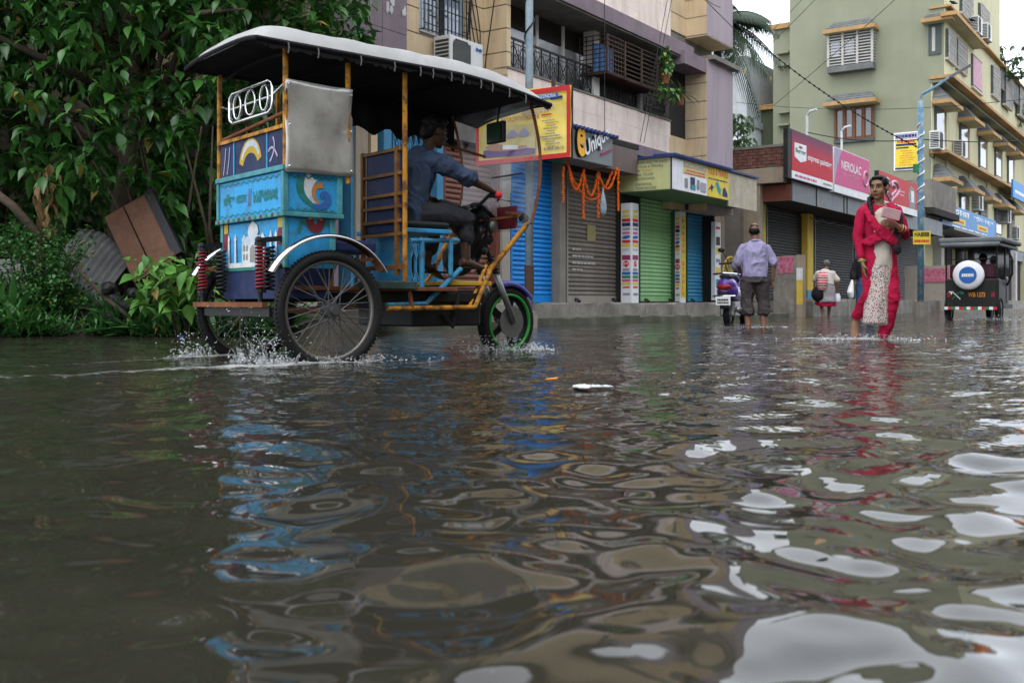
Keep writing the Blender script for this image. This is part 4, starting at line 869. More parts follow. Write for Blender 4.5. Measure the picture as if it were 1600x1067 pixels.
# notice on the gable of the green block
a, b = yat(1436, s0), yat(1397, s0); z0_, z1_ = zat(1416, 266, s0), zat(1416, 207, s0); NB = sign('notice_board', 'yellow notice board with blue header on the green gable wall', s0 - .05, b, z0_); wq = b - a; hq = z1_ - z0_
MB().box((0, -wq, 0), (.06, 0, hq)).build('board', 'p_white', NB); Sx = SIDE(-.003, 0, 0); plate('panel', 'p_yellow', NB, Sx, .06, hq * .08, wq - .06, hq * .8); plate('header', 'p_lilac', NB, Sx, .06, hq * .82, wq - .06, hq * .97); plate('footer', 'p_navy', NB, Sx, .06, hq * .02, wq - .06, hq * .07)
plate('strip', 'p_navy', NB, Sx @ T((0, 0, .003)), .1, hq * .64, wq - .1, hq * .70); plate('strip', 'p_navy', NB, Sx @ T((0, 0, .003)), .1, hq * .57, wq * .6, hq * .61)
lines(NB, Sx @ T((0, 0, .004)), .12, wq - .1, hq * .72, hq * .79, 1, 'p_red', 2, .1, .8); lines(NB, Sx @ T((0, 0, .004)), .2, wq - .15, hq * .12, hq * .55, 7, 'p_orange', 3, .5, .45); lines(NB, Sx @ T((0, 0, .004)), .1, wq - .1, hq * .86, hq * .94, 1, 'p_navy', 4, .1, .9)
# blue Bengali signboard
yb = -.7; a, b = fs(1472.5, yb), fs(1556, yb); z0_, z1_ = fz(1472.5, 350, yb), fz(1472.5, 315, yb); BS = sign('bengali_signboard', 'long bright blue signboard with white lettering and yellow boxes', a, yb, z0_); wq = b - a; hq = z1_ - z0_
pm('sign_blue', (.035, .21, .50), .5, var=.08); MB().box((0, 0, 0), (wq, .15, hq)).build('board', 'sign_blue', BS)
text('\u09ae\u09be\u09a4\u09be\u09b0\u09be', 'p_white', BS, FRONT(0, -.004, 0) @ T((wq * .03, hq * .62, 0)), wq * .42, hq * .28, bold=.02); text('\u09b8\u09cd\u099f\u09cb\u09b0\u09cd\u09b8', 'p_white', BS, FRONT(0, -.004, 0) @ T((wq * .52, hq * .62, 0)), wq * .42, hq * .28, bold=.02)
for u in (.16, .6): plate('label_print', 'p_yellow', BS, FRONT(0, -.003, 0), wq * u, hq * .2, wq * (u + .22), hq * .48); lines(BS, FRONT(0, -.007, 0), wq * (u + .03), wq * (u + .19), hq * .28, hq * .4, 1, 'p_red', 9, .1, .8)
lines(BS, FRONT(0, -.003, 0), wq * .03, wq * .95, hq * .04, hq * .12, 1, 'p_white', 11, .6, .7)
BS2 = sign('blue_wall_sign', 'small blue wall sign near the orange building', fs(1583, -.3), -.3, 6.4); MB().box((0, 0, 0), (5, .1, 1.0)).build('board', 'sign_blue', BS2); lines(BS2, FRONT(0, -.003, 0), .3, 4.6, .3, .7, 1, 'p_white', 12)
# ---------------- poles
pm('pole_paint', (.33, .38, .40), .6, var=.3, vs=5, bump=.2, dirt=.75, dcol=(.10, .26, .42), ds=2.2, streak=.3); pm('pole_blue', (.08, .20, .30), .6, var=.25, dirt=.8, dcol=(.33, .35, .36), ds=5, dr=(.47, .62))
pp = at(827, 511, 14.3); UP = empty('utility_pole', 'weathered grey and blue pole standing in the water behind the cart', 'pole', (pp.x, pp.y, -.08))
MB().cyl((0, 0, 0), (0, 0, 8.5), .058, .05, 14).build('shaft', 'pole_paint', UP, smooth=True); rough_box((-.11, -.11, -.05), (.11, .11, .30), .06, .02, 3).build('footing', 'wet_concrete', UP)
MB().cyl((0, 0, .55), (0, 0, .95), .068, n=14).build('sleeve', 'rust_iron', UP)
MB().tube([(math.cos(t) * .064, math.sin(t) * .064, 3.9 + t * .075) for t in np.linspace(0, 40, 160)], .011, 5).build('coiled_cable', 'black_iron', UP)
p2_ = at(1438.5, 494, 25.0); LP = empty('street_lamp', 'blue street lamp pole with spiral stripes behind the woman in red', 'street lamp', (p2_.x, p2_.y, -.08))
MB().cyl((0, 0, 0), (0, 0, 5.35), .075, .065, 14).build('pole', 'pole_blue', LP, smooth=True); MB().cyl((0, 0, 0), (0, 0, .45), .16, n=12).build('footing', 'wet_concrete', LP)
MB().tube([(math.cos(t) * .078, math.sin(t) * .078, 2.7 + t * .05) for t in np.linspace(0, 42, 170)], .016, 5).build('stripe', 'p_white', LP); arm = [V((0, 0, 5.3)), V((.02, 0, 5.5)), V((.35, 0, 5.68)), V((.75, 0, 5.95))]
MB().tube(arm, .035, 8).build('arm', 'pole_blue', LP); MB().bar((.70, 0, 5.92), (1.22, 0, 6.22), .14, .07).build('lamp_head', 'hood_grey', LP, bevel=.01)
MB().box((-.17, -.06, 3.6), (-.07, .04, 3.8)).build('junction_box', 'p_green', LP)
HB = empty('name_sign', 'small yellow sign with black letters fixed to the blue street lamp', 'sign', at(1427, 382, 24.85)); k_ = 24.85 / 1600
MB().box((0, 0, 0), (27 * k_, .02, 21 * k_)).build('plate', 'p_yellow', HB); text('HABIBB', 'p_black', HB, FRONT(0, -.004, 0) @ T((.03, .19, 0)), .36, .11, bold=.03); lines(HB, FRONT(0, -.003, 0), .02, .40, .05, .13, 1, 'p_red', 3, .1, .8)
# ---------------- wires
def wire(label, a, b, sag=.3, r=.012, n=24, beads=0, kr=.72):
    r *= kr; a, b = V(a), V(b); pts = [a.lerp(b, i / n) - V((0, 0, sag * 4 * (i / n) * (1 - i / n))) for i in range(n + 1)]; m_ = MB(); m_.tube(pts, r, 5)
    o = m_.build('overhead_wire', 'black_iron'); tag(o, label, 'wire', 'overhead wires')
    if beads:
        q = MB()
        for i in range(1, n): q.ball(pts[i], r * 2.6, 6, 4)
        tag(q.build('spacer', 'black_iron', o), kind='stuff')
wire('beaded overhead cable from the pink block corner down to the street lamp', street(sG, -.3, 7.2), (p2_.x, p2_.y, 4.1), .25, .016, 40, 1)
wire('thin wire rising steeply to the right in front of the green gable', at(1209, 165, 34), at(1420, -20, 26), .05, .012)
wire('thin level wire crossing the green gable between its two windows', at(1150, 160, 40), at(1640, 150, 32), .35, .013)
wire('black cable running level from the signboards past the street lamp', at(1262, 207, 27), (p2_.x, p2_.y, 4.33), .12, .018)
wire('black cable running level to the right from the street lamp', (p2_.x, p2_.y, 4.33), at(1660, 214, 30), .1, .018)
wire('wire cutting across the white sky beside the green block, upper', at(1195, 60, 30), at(1262, -10, 24), .02, .011)
wire('wire cutting across the white sky beside the green block, lower', at(1195, 78, 30), at(1285, -12, 24), .02, .011)
wire('long wire sloping down across the pink upper storey', street(sD + .4, -.6, 8.6), street(sG + .2, -.9, 6.4), .2, .013)
wire('slack cable over the pink upper storey near the cream box', street(sE - 1.2, -.4, 8.2), street(sF + .3, -.7, 7.0), .35, .011)
wire('vertical cord hanging down the pink wall right of the caged window', street(fs(1050, -.5), -.5, 7.2), street(fs(1000, -.3), -.3, 3.6), .0, .009)
wire('second vertical cord on the pink wall beside the caged window', street(fs(1056, -.5), -.5, 7.2), street(fs(1006, -.3), -.3, 3.6), .0, .009)
wire('thin cord hanging straight down past the balcony window cage', street(fs(941, -.4), -.45, 6.8), street(fs(941, -.4), -.45, 3.4), .0, .009)
# ---------------- marigold garlands and a plastic bag
pm('marigold', (.75, .13, .01), .8, var=.3, vs=30, bump=.5, bs=80)
def garland(label, pts, dens=.028, r=.026):
    P = [V(p) for p in pts]; o = MB().tube(P, .006, 5).build('garland', 'p_green'); tag(o, label, 'garland', 'marigold garlands over the grey shutter'); q = MB(); rs = random.Random(len(label))
    for a, b in zip(P[:-1], P[1:]):
        k = max(1, int((b - a).length / dens))
        for i in range(k):
            c = a.lerp(b, i / k) + V((rs.uniform(-.008, .008), rs.uniform(-.008, .008), 0)); rr = r * rs.uniform(.8, 1.15); q.ball(c, (rr, rr, rr * .75), 7, 5, Matrix.Rotation(rs.uniform(0, 3), 4, 'X'))
    tag(q.build('blossoms', 'marigold', o), kind='stuff')
yg = -.35
def gp(px, py, y=yg): s_, z_ = fac(px, py, y); return street(s_, y, z_)
def swag(a, b, dip, n=14):
    A, B = gp(*a), gp(*b); dz = (gp((a[0] + b[0]) / 2, dip) - (A + B) / 2).z
    return [A.lerp(B, i / n) + V((0, 0, dz * 4 * (i / n) * (1 - i / n))) for i in range(n + 1)]
for px_, a_, b_, nm in ((880, 262, 320, 'leftmost hanging'), (911.5, 266, 343, 'second hanging'), (934.5, 270, 343, 'third hanging'), (966, 264, 331, 'rightmost hanging')): garland('%s marigold strand over the grey shutter' % nm, [gp(px_, a_ + (b_ - a_) * i / 8) for i in range(9)])
garland('left looped marigold swag over the grey shutter', swag((887, 252), (911, 267), 296)); garland('middle looped marigold swag over the grey shutter', swag((912, 268), (934, 270), 306)); garland('right looped marigold swag over the grey shutter', swag((935, 270), (964, 262), 295))
garland('long low marigold swag behind the three loops', [p + N * -.05 for p in swag((888, 250), (962, 262), 312)])
pm('plastic_bag', (.30, .36, .42), .35, var=.4, vs=9, bump=.5, bs=10)
bp = gp(942, 315); o = MB(); o.lathe([(.008, .28), (.02, .2), (.05, .12), (.085, 0), (.10, -.12), (.08, -.22), (.02, -.27)], 12, T(bp) @ Matrix.Scale(.6, 4, N)); o = o.build('plastic_bag', 'plastic_bag', smooth=True); tag(o, 'small grey checked bag hanging among the marigold strands', 'bag')
# ------------------------------------------------------------------ three-wheeled rickshaw
pm('rk_blue', (.03, .33, .66), .5, var=.16, vs=5, bump=.1, dirt=.6, dcol=(.05, .12, .17), ds=5, streak=.5, scol=(.05, .08, .09), dr=(.47, .60)); pm('rk_teal', (.07, .27, .30), .55, var=.2, vs=6, dirt=.5, dcol=(.04, .12, .13), ds=8, dr=(.47, .60))
pm('rk_navy', (.014, .024, .075), .6, var=.3, vs=4, bump=.1, dirt=.4, dcol=(.05, .06, .1), ds=5, dr=(.47, .60)); pm('rk_yellow', (.46, .21, .022), .6, var=.35, vs=14, bump=.35, dirt=.9, dcol=(.09, .035, .018), ds=13, dr=(.47, .60))
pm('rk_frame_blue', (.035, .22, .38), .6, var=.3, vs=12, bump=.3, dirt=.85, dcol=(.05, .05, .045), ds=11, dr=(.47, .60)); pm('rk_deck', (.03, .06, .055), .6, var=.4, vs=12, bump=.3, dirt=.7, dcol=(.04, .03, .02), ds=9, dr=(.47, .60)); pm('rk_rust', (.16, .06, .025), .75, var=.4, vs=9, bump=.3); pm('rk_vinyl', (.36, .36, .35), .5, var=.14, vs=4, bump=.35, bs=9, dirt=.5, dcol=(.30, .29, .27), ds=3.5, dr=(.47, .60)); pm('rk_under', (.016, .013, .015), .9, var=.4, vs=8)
pm('chrome', (.62, .62, .62), .14, var=.05, bump=.05, metal=1); pm('dark_mirror', (.02, .05, .03), .15, bump=0, spec=.6); pm('rubber', (.012, .012, .012), .75, bump=.3, bs=60); pm('steel_dull', (.22, .22, .21), .4, metal=.7, bump=.1)
pm('tin_sheet', (.50, .49, .46), .34, var=.2, vs=3, metal=.6, bump=.5, bs=3.5, dirt=.5, dcol=(.16, .155, .14), ds=3, dr=(.47, .60)); pm('spring_red', (.22, .02, .03), .5); pm('rim_green', (.03, .30, .04), .4); pm('guard_violet', (.06, .06, .26), .35); pm('plastic_black', (.014, .014, .014), .45, bump=.1)
pm('wood_slat', (.20, .09, .022), .6, var=.35, vs=8, dirt=.5, dcol=(.06, .03, .02), ds=6, dr=(.47, .60)); pm('spoke_metal', (.10, .10, .10), .5, metal=.5, bump=0); pm('rim_steel', (.17, .16, .145), .4, metal=.6)
pm('art_green', (.02, .16, .10), .6, dirt=.3, dcol=(.05, .25, .4), ds=9, dr=(.47, .60)); pm('art_white', (.55, .56, .55), .6, dirt=.45, dcol=(.10, .30, .45), ds=9, dr=(.47, .60)); pm('art_orange', (.42, .17, .05), .6); pm('art_blue', (.03, .11, .33), .6); pm('art_maroon', (.16, .02, .03), .6); pm('art_gold', (.45, .30, .03), .6)
m = bpy.data.materials.new('acrylic'); m.use_nodes = True; n_ = m.node_tree; n_.nodes.clear(); o_ = n_.nodes.new('ShaderNodeOutputMaterial'); mx = n_.nodes.new('ShaderNodeMixShader'); tr = n_.nodes.new('ShaderNodeBsdfTransparent'); gl = n_.nodes.new('ShaderNodeBsdfGlossy'); gl.inputs['Roughness'].default_value = .08; gl.inputs[0].default_value = (.8, .83, .86, 1)
tr.inputs[0].default_value = (.80, .83, .85, 1); fr_ = n_.nodes.new('ShaderNodeFresnel'); fr_.inputs[0].default_value = 1.42; df = n_.nodes.new('ShaderNodeBsdfDiffuse'); df.inputs[0].default_value = (.5, .52, .54, 1); m2 = n_.nodes.new('ShaderNodeMixShader'); no_ = n_.nodes.new('ShaderNodeTexNoise'); no_.inputs['Scale'].default_value = 3; mr_ = n_.nodes.new('ShaderNodeMapRange'); mr_.inputs[1].default_value = .4; mr_.inputs[2].default_value = .8; mr_.inputs[3].default_value = .12; mr_.inputs[4].default_value = .34
n_.links.new(no_.outputs[0], mr_.inputs[0]); n_.links.new(mr_.outputs[0], m2.inputs[0]); n_.links.new(mx.outputs[0], m2.inputs[1]); n_.links.new(df.outputs[0], m2.inputs[2]); n_.links.new(fr_.outputs[0], mx.inputs[0]); n_.links.new(tr.outputs[0], mx.inputs[1]); n_.links.new(gl.outputs[0], mx.inputs[2]); n_.links.new(m2.outputs[0], o_.inputs[0]); MATS['acrylic'] = m
RK = empty('cycle_rickshaw', 'painted blue three-wheeled passenger rickshaw with pale canopy', 'rickshaw', RK_C, RK_A)
def rb(name, mat, a, b, par=RK, bevel=.004): return MB().box(a, b).build(name, mat, par, bevel=bevel)
def rkx(px, py, y):
    k = (px - 800) / FPX; X0 = RK_C.x + RK_L.x * y; Y0 = RK_C.y + RK_L.y * y; x = (k * Y0 - X0) / (RK_H.x - RK_H.y * k); return x, CH + (HOR - py) / FPX * (Y0 + RK_H.y * x)
def rky(px, py, x):
    k = (px - 800) / FPX; X0 = RK_C.x + RK_H.x * x; Y0 = RK_C.y + RK_H.y * x; y = (k * Y0 - X0) / (RK_L.x - RK_L.y * k); return y, CH + (HOR - py) / FPX * (Y0 + RK_L.y * y)
def wheel(par, c, Rw, axis, tyre=.032, nsp=36, rim_m='rim_steel', width=.05, name='wheel', knob=True, spoke=True, rim_r=None):
    """tyre, rim, hub and laced spokes around an axis vector"""
    ax = V(axis).normalized(); q = ax.to_track_quat('Z', 'X').to_matrix().to_4x4(); M = T(V(c)) @ q
    t = MB(); n, k = 56, 12; prof = [(math.cos(2 * math.pi * j / k) * tyre, math.sin(2 * math.pi * j / k) * tyre * (width / .05)) for j in range(k)]; vs = []
    for i in range(n):
        a = 2 * math.pi * i / n
        for r_, z_ in prof: rr = Rw - tyre + r_; vs.append((math.cos(a) * rr, math.sin(a) * rr, z_))
    t.add(vs, [(i * k + j, ((i + 1) % n) * k + j, ((i + 1) % n) * k + (j + 1) % k, i * k + (j + 1) % k) for i in range(n) for j in range(k)], M)
    if knob:
        for i in range(90):
            a = 2 * math.pi * i / 90
            for z_ in (-.014, .014): t.box((Rw - .006, -.005, z_ - .007), (Rw + .002, .005, z_ + .007), M @ Matrix.Rotation(a + (.03 if z_ > 0 else 0), 4, 'Z'))
    W = t.build(name, 'rubber', par, smooth=True)
    ri = rim_r or Rw - 2 * tyre
    r_ = MB(); prof = [(ri + .012, -.016), (ri - .012, -.014), (ri - .014, 0), (ri - .012, .014), (ri + .012, .016)]; kk = len(prof)
    r_.add([(math.cos(2 * math.pi * i / n) * p, math.sin(2 * math.pi * i / n) * p, z_) for i in range(n) for p, z_ in prof], [(i * kk + j, ((i + 1) % n) * kk + j, ((i + 1) % n) * kk + (j + 1) % kk, i * kk + (j + 1) % kk) for i in range(n) for j in range(kk)], M); r_.build('rim', rim_m, W, smooth=True)
    h = MB(); h.cyl(M @ V((0, 0, -.07)), M @ V((0, 0, .07)), .024, n=14); h.cyl(M @ V((0, 0, -.045)), M @ V((0, 0, -.035)), .045, n=16); h.cyl(M @ V((0, 0, .035)), M @ V((0, 0, .045)), .045, n=16); h.build('hub', 'spoke_metal', W)
    if spoke:
        s_ = MB()
        for i in range(nsp):
            a = 2 * math.pi * i / nsp; sg = 1 if i % 2 else -1; o_ = a + (.9 if (i // 2) % 2 else -.9)
            s_.cyl(M @ V((math.cos(o_) * .04, math.sin(o_) * .04, sg * .04)), M @ V((math.cos(a) * (ri - .01), math.sin(a) * (ri - .01), 0)), 0.0032, n=4, cap=False)
        tag(s_.build('spokes', 'spoke_metal', W), kind='stuff')
    return W
WZ = .31; TW = .56
wheel(RK, (0, -TW, WZ), .352, (0, 1, 0)); wheel(RK, (0, TW, WZ), .352, (0, 1, 0))
MB().cyl((0, -TW, WZ), (0, TW, WZ), .02).build('axle', 'rk_rust', RK)
# mudguards
def guard(par, c, r, y, a0, a1, w_, mat, t=.012, name='mudguard'):
    vs = []; n = 28
    for i in range(n + 1):
        a = R(a0 + (a1 - a0) * i / n)
        for dr, yy in ((0, -w_), (.018, -w_ * .5), (.022, 0), (.018, w_ * .5), (0, w_), (-.004, w_ * .8), (.012, 0), (-.004, -w_ * .8)): vs.append((c[0] + math.cos(a) * (r + dr), y + yy, c[2] + math.sin(a) * (r + dr)))
    return MB().add(vs, [(i * 8 + j, i * 8 + (j + 1) % 8, (i + 1) * 8 + (j + 1) % 8, (i + 1) * 8 + j) for i in range(n) for j in range(8)]).build(name, mat, par, smooth=True)
for sg in (-1, 1):
    g_ = guard(RK, (0, 0, WZ), .43, sg * TW, 32, 150, .05, 'chrome')
    q = MB(); q.bar((.30, sg * TW, WZ + .31), (.22, sg * .47, WZ + .30), .02); q.bar((-.33, sg * TW, WZ + .28), (-.25, sg * .44, WZ + .25), .02); q.build('stay', 'rk_rust', g_)
# shock absorbers at the back
for sy_ in (-.40, .44):
    sp_ = MB(); zt0, zt1 = rky(408, 452, -.35)[1], rky(408, 384, -.35)[1]
    sp_.tube([(-.36 + math.cos(t) * .026, sy_ + math.sin(t) * .026, zt0 + (zt1 - zt0) * t / 75.4) for t in np.linspace(0, 75.4, 190)], .0062, 5); so = sp_.build('spring', 'spring_red', RK, smooth=True)
    MB().cyl((-.36, sy_, zt0 - .08), (-.36, sy_, zt1 + .03), .014).cyl((-.36, sy_, zt1), (-.36, sy_, zt1 + .02), .034).cyl((-.36, sy_, zt0 - .02), (-.36, sy_, zt0), .034).build('damper', 'plastic_black', so)
    MB().bar((-.36, sy_, zt1 + .03), (-.2, sy_, zt1 + .05), .03).ball((-.37, sy_, zt1 + .03), .024, 8, 6).build('bracket', 'plastic_black', so)
    sp2 = MB(); sp2.tube([(-.27 + math.cos(t) * .028, sy_ * .82 + math.sin(t) * .028, zt0 + (zt1 - zt0) * t / 63) for t in np.linspace(0, 63, 160)], .008, 5); sp2.build('spring', 'plastic_black', RK)
MB().bar((-.36, -.46, .345), (-.36, .56, .345), .035, .03).build('rear_bar', 'rk_rust', RK); MB().bar((-.30, -.44, .30), (-.30, .5, .30), .05).build('rear_crossmember', 'plastic_black', RK)
# ---- passenger box: lower tub, upper box, painted band, posts
xr = -.24; yn, yf = -.46, .47
xe, _ = rkx(533, 0, yn); z_up0 = rkx(445, 330, yn)[1]; z_up1 = rkx(445, 266, yn)[1]; z_b1 = rkx(445, 200, yn)[1]
xl = rkx(528, 0, yn)[0]
tub = MB().add([(xr + .03, yn + .03, .40), (xl - .05, yn + .03, .40), (xl - .05, yf - .03, .40), (xr + .03, yf - .03, .40), (xr + .015, yn + .02, z_up0 - .03), (xl, yn + .02, z_up0 - .03), (xl, yf - .02, z_up0 - .03), (xr + .015, yf - .02, z_up0 - .03)], [(0, 3, 2, 1), (4, 5, 6, 7), (0, 1, 5, 4), (1, 2, 6, 5), (2, 3, 7, 6), (3, 0, 4, 7)]).build('lower_tub', 'rk_blue', RK, bevel=.01)
MB().add([(xr + .026, yn + .024, .38), (xl - .05, yn + .024, .38), (xl - .05, yf - .024, .38), (xr + .026, yf - .024, .38), (xr + .018, yn + .022, .56), (xl - .02, yn + .022, .56), (xl - .02, yf - .022, .56), (xr + .018, yf - .022, .56)], [(0, 3, 2, 1), (4, 5, 6, 7), (0, 1, 5, 4), (1, 2, 6, 5), (2, 3, 7, 6), (3, 0, 4, 7)]).build('lower_skirt', 'rk_navy', tub)
ub = rb('upper_box', 'rk_blue', (xr, yn, z_up0), (xe, yf, z_up1), bevel=.006)
rb('moulding', 'rk_teal', (xr - .018, yn - .018, z_up0 - .028), (xe + .012, yf + .018, z_up0 - .001), ub, .004); rb('moulding', 'rk_teal', (xr - .018, yn - .018, z_up1 + .001), (xr + .02, yf + .018, z_up1 + .032), ub, .004)
for (a, b) in (((xr - .012, yn - .012, z_up0), (xr + .02, yn + .022, z_up1)), ((xe - .03, yn - .012, z_up0), (xe + .004, yn + .02, z_up1)), ((xr - .012, yf - .02, z_up0), (xr + .02, yf + .012, z_up1))): rb('corner_trim', 'rk_teal', a, b, ub, .003)
for (a, b) in (((xr + .008, yn + .012, .56), (xr + .03, yn + .045, z_up0 - .03)), ((xl - .045, yn + .008, .56), (xl - .01, yn + .03, z_up0 - .03)), ((xr + .004, yf - .05, .56), (xr + .025, yf - .015, z_up0 - .03))): rb('corner_trim', 'rk_teal', a, b, tub, .003)
for i in range(12): # rivet-like scallops on the mouldings
    yy = yn + .04 + (yf - yn - .08) * i / 11; MB().prism([(-.016, -.010), (.016, -.010), (.008, .010), (-.008, .010)], .003, Matrix(((0, 0, -1, xr - .0185), (-1, 0, 0, yy), (0, 1, 0, z_up0 - .014), (0, 0, 0, 1)))).build('scallop', 'art_maroon' if i % 2 else 'art_green', ub)
def rear(u, v, w_=0): return Matrix(((0, 0, -1, xr - .002 - w_), (-1, 0, 0, yf - u), (0, 1, 0, v), (0, 0, 0, 1)))         # u from far side to near side
def side(u, v, w_=0, y=None): return Matrix(((1, 0, 0, xr + u), (0, 0, -1, (yn if y is None else y) - .002 - w_), (0, 1, 0, v), (0, 0, 0, 1)))
text('\u09b0\u09bf\u0995\u09cd\u09b8 \u0993\u09df\u09be\u09a8', 'art_green', ub, rear(.08, z_up0 + .07), .34, .09, bold=.02); text('//', 'art_maroon', ub, rear(.45, z_up0 + .06), .05, .11); text('\u09ee\u09e7\u09ea\u09ed\u09eb\u09e9\u09ec\u09e6\u09eb', 'art_green', ub, rear(.52, z_up0 + .075), .33, .075, bold=.02)
def crescent(par, M, pts, wds, mat, k=0):
    m_ = MB(); P = [V((x, y, 0)) for x, y in pts]; n = len(P); a = []; b = []
    for i, p in enumerate(P):
        t_ = (P[min(i + 1, n - 1)] - P[max(i - 1, 0)]).normalized(); nn_ = V((-t_.y, t_.x, 0)) * wds[i] / 2; a.append(p + nn_); b.append(p - nn_)
    m_.add([(q.x, q.y, .001 + k * .0006) for q in a + b], [(i, n + i, n + i + 1, i + 1) for i in range(n - 1)], M); return m_.build('painted_motif', mat, par)
def bez(p0, p1, p2, p3, n=14): return [tuple((1 - t) ** 3 * np.array(p0) + 3 * (1 - t) ** 2 * t * np.array(p1) + 3 * (1 - t) * t * t * np.array(p2) + t ** 3 * np.array(p3)) for t in np.linspace(0, 1, n)]
Ms = side(.085, z_up0 + .02); tw = lambda a, b, n=14: [a * math.sin(math.pi * (i + .6) / (n + .2)) ** .6 + b for i in range(n)]
crescent(ub, Ms, bez((.03, .185), (-.02, .10), (.05, .03), (.14, .01)), [.055 - .0032 * i for i in range(14)], 'art_green'); crescent(ub, Ms, bez((.095, .195), (.03, .11), (.09, .05), (.15, .02)), [.075 - .0048 * i for i in range(14)], 'art_white', 1)
crescent(ub, Ms, bez((.165, .145), (.08, .15), (.08, .06), (.16, .02)), [.036 - .0018 * i for i in range(14)], 'art_orange', 2); crescent(ub, Ms, bez((.10, .022), (.20, -.01), (.23, .09), (.165, .10)), [.03 + .012 * math.sin(i * .24) for i in range(14)], 'art_blue', 3); crescent(ub, Ms, bez((.168, .10), (.14, .09), (.15, .07), (.17, .075)), [.02] * 14, 'art_blue', 4)
for v_, par_, yy_ in ((z_up1 - .03, ub, None), (z_up0 + .012, ub, None)):
    crescent(par_, side(.03, v_, 0, yy_), [((xe - xr - .06) * i / 40, .008 * math.sin(i * 1.1)) for i in range(41)], [.007] * 41, 'art_green', 5)
for v_ in (z_up1 - .025, z_up0 + .018): crescent(ub, rear(.04, v_), [((yf - yn - .08) * i / 60, .007 * math.sin(i * 1.1)) for i in range(61)], [.006] * 61, 'art_green', 1)
Mt = side(.07, z_up0 - .14, 0, yn + .018); crescent(tub, Mt, bez((.10, .10), (.11, .03), (.17, .03), (.18, .10)), [.05] * 14, 'art_maroon'); crescent(tub, Mt, bez((.095, .105), (.12, .12), (.16, .12), (.185, .105)), [.018] * 14, 'art_gold', 1)
for sg in (-1, 1): crescent(tub, Mt, bez((.14 + sg * .11, .02), (.14 + sg * .09, .12), (.14 + sg * .07, .08), (.14 + sg * .045, .06)), [.018] * 14, 'art_green')
# white domed palace with minarets painted on the tub's back
def tubrear(u, v, w_=0): return Matrix(((0, 0, -1, xr + .012 - w_), (-1, 0, 0, yf - .03 - u), (0, 1, 0, v), (0, 0, 0, 1)))
zt = .575
def motif(pts, mat, k=0, z=None): MB().prism(pts, .002, tubrear(0, z or zt, k * .002)).build('painted_motif', mat, tub)
motif([(.06, 0), (.78, 0), (.78, .03), (.06, .03)], 'art_white'); motif([(.30, .03), (.30, .15), (.36, .16), (.36, .19), (.56, .19), (.56, .16), (.62, .15), (.62, .03)], 'art_white')
motif([(.40, .19), (.385, .215), (.40, .25), (.445, .275), (.46, .295), (.475, .275), (.52, .25), (.535, .215), (.52, .19)], 'art_white')
for u in (.33, .59): motif([(u - .025, .155), (u - .03, .175), (u, .205), (u + .03, .175), (u + .025, .155)], 'art_white')
for u in (.10, .20, .70, .77): motif([(u - .014, .03), (u - .010, .17), (u - .017, .175), (u - .012, .19), (u, .215), (u + .012, .19), (u + .017, .175), (u + .010, .17), (u + .014, .03)], 'art_white')
motif([(.42, .03), (.42, .11), (.46, .14), (.50, .11), (.50, .03)], 'steel_dull', 1)
for u in (.335, .375, .545, .585):
    for v in (.045, .10): motif([(u - .012, v), (u - .012, v + .03), (u, v + .042), (u + .012, v + .03), (u + .012, v)], 'steel_dull', 1)
motif([(.05, -.02), (.80, -.02), (.80, -.002), (.05, -.002)], 'art_green')
for u, m_ in ((.03, 'art_maroon'), (.80, 'art_maroon')): motif([(u, .12), (u + .06, .12), (u + .06, .22), (u, .22)], m_, 0); motif([(u, .222), (u + .06, .222), (u + .06, .28), (u, .28)], 'art_gold', 0)
# dark painted band above the box
bd = rb('painted_band', 'rk_navy', (xr + .004, yn + .02, z_up1 + .034), (xr + .02, yf - .02, z_b1), RK, .003); rb('strip', 'rk_blue', (xr - .001, yf - .24, z_up1 + .034), (xr + .003, yf - .225, z_b1), bd, 0); rb('strip', 'rk_blue', (xr - .001, yn + .22, z_up1 + .034), (xr + .003, yn + .235, z_b1), bd, 0)
Mb = Matrix(((0, 0, -1, xr + .002), (-1, 0, 0, yf), (0, 1, 0, z_up1 + .03), (0, 0, 0, 1))); crescent(bd, Mb, bez((.34, .06), (.38, .20), (.56, .20), (.60, .07)), [.06 + .03 * math.sin(i * .24) for i in range(14)], 'art_gold'); crescent(bd, Mb, bez((.35, .09), (.40, .21), (.55, .21), (.59, .10)), [.02 + .02 * math.sin(i * .24) for i in range(14)], 'art_white', 1)
for u in (.10, .16): crescent(bd, Mb, bez((u - .03, .02), (u, .1), (u, .15), (u + .01, .19)), [.012] * 14, 'p_lilac', 1)
crescent(bd, Mb, bez((.74, .04), (.80, .08), (.82, .14), (.78, .18)), [.014] * 14, 'p_lilac', 1); crescent(bd, Mb, bez((.72, .10), (.76, .14), (.80, .12), (.84, .06)), [.014] * 14, 'p_lilac', 1)
MB().bar((xr, yn, z_b1 + .012), (xr, yf, z_b1 + .012), .022).build('rail', 'rk_yellow', RK)
xp2 = rkx(543, 0, yn)[0]; xp3 = rkx(632, 0, yn)[0]; zR = 1.80
def post(x, y, z0, z1, r=.016, mat='rk_yellow'): return MB().cyl((x, y, z0), (x, y, z1), r, n=10).build('post', mat, RK, smooth=False)
post(xr + .005, yn - .005, z_up1, zR + .05); post(xr + .005, yf, z_up1, zR + .03); post(xp2, yn - .005, z_up1 - .05, zR); post(xp2, yf, .5, zR); post(xp3, yn - .005, .46, zR); post(xp3, yf, .46, zR)
MB().cyl((xr + .01, yn, 1.46), (xr + .01, yf, 1.40), .012).build('rail', 'rk_rust', RK)
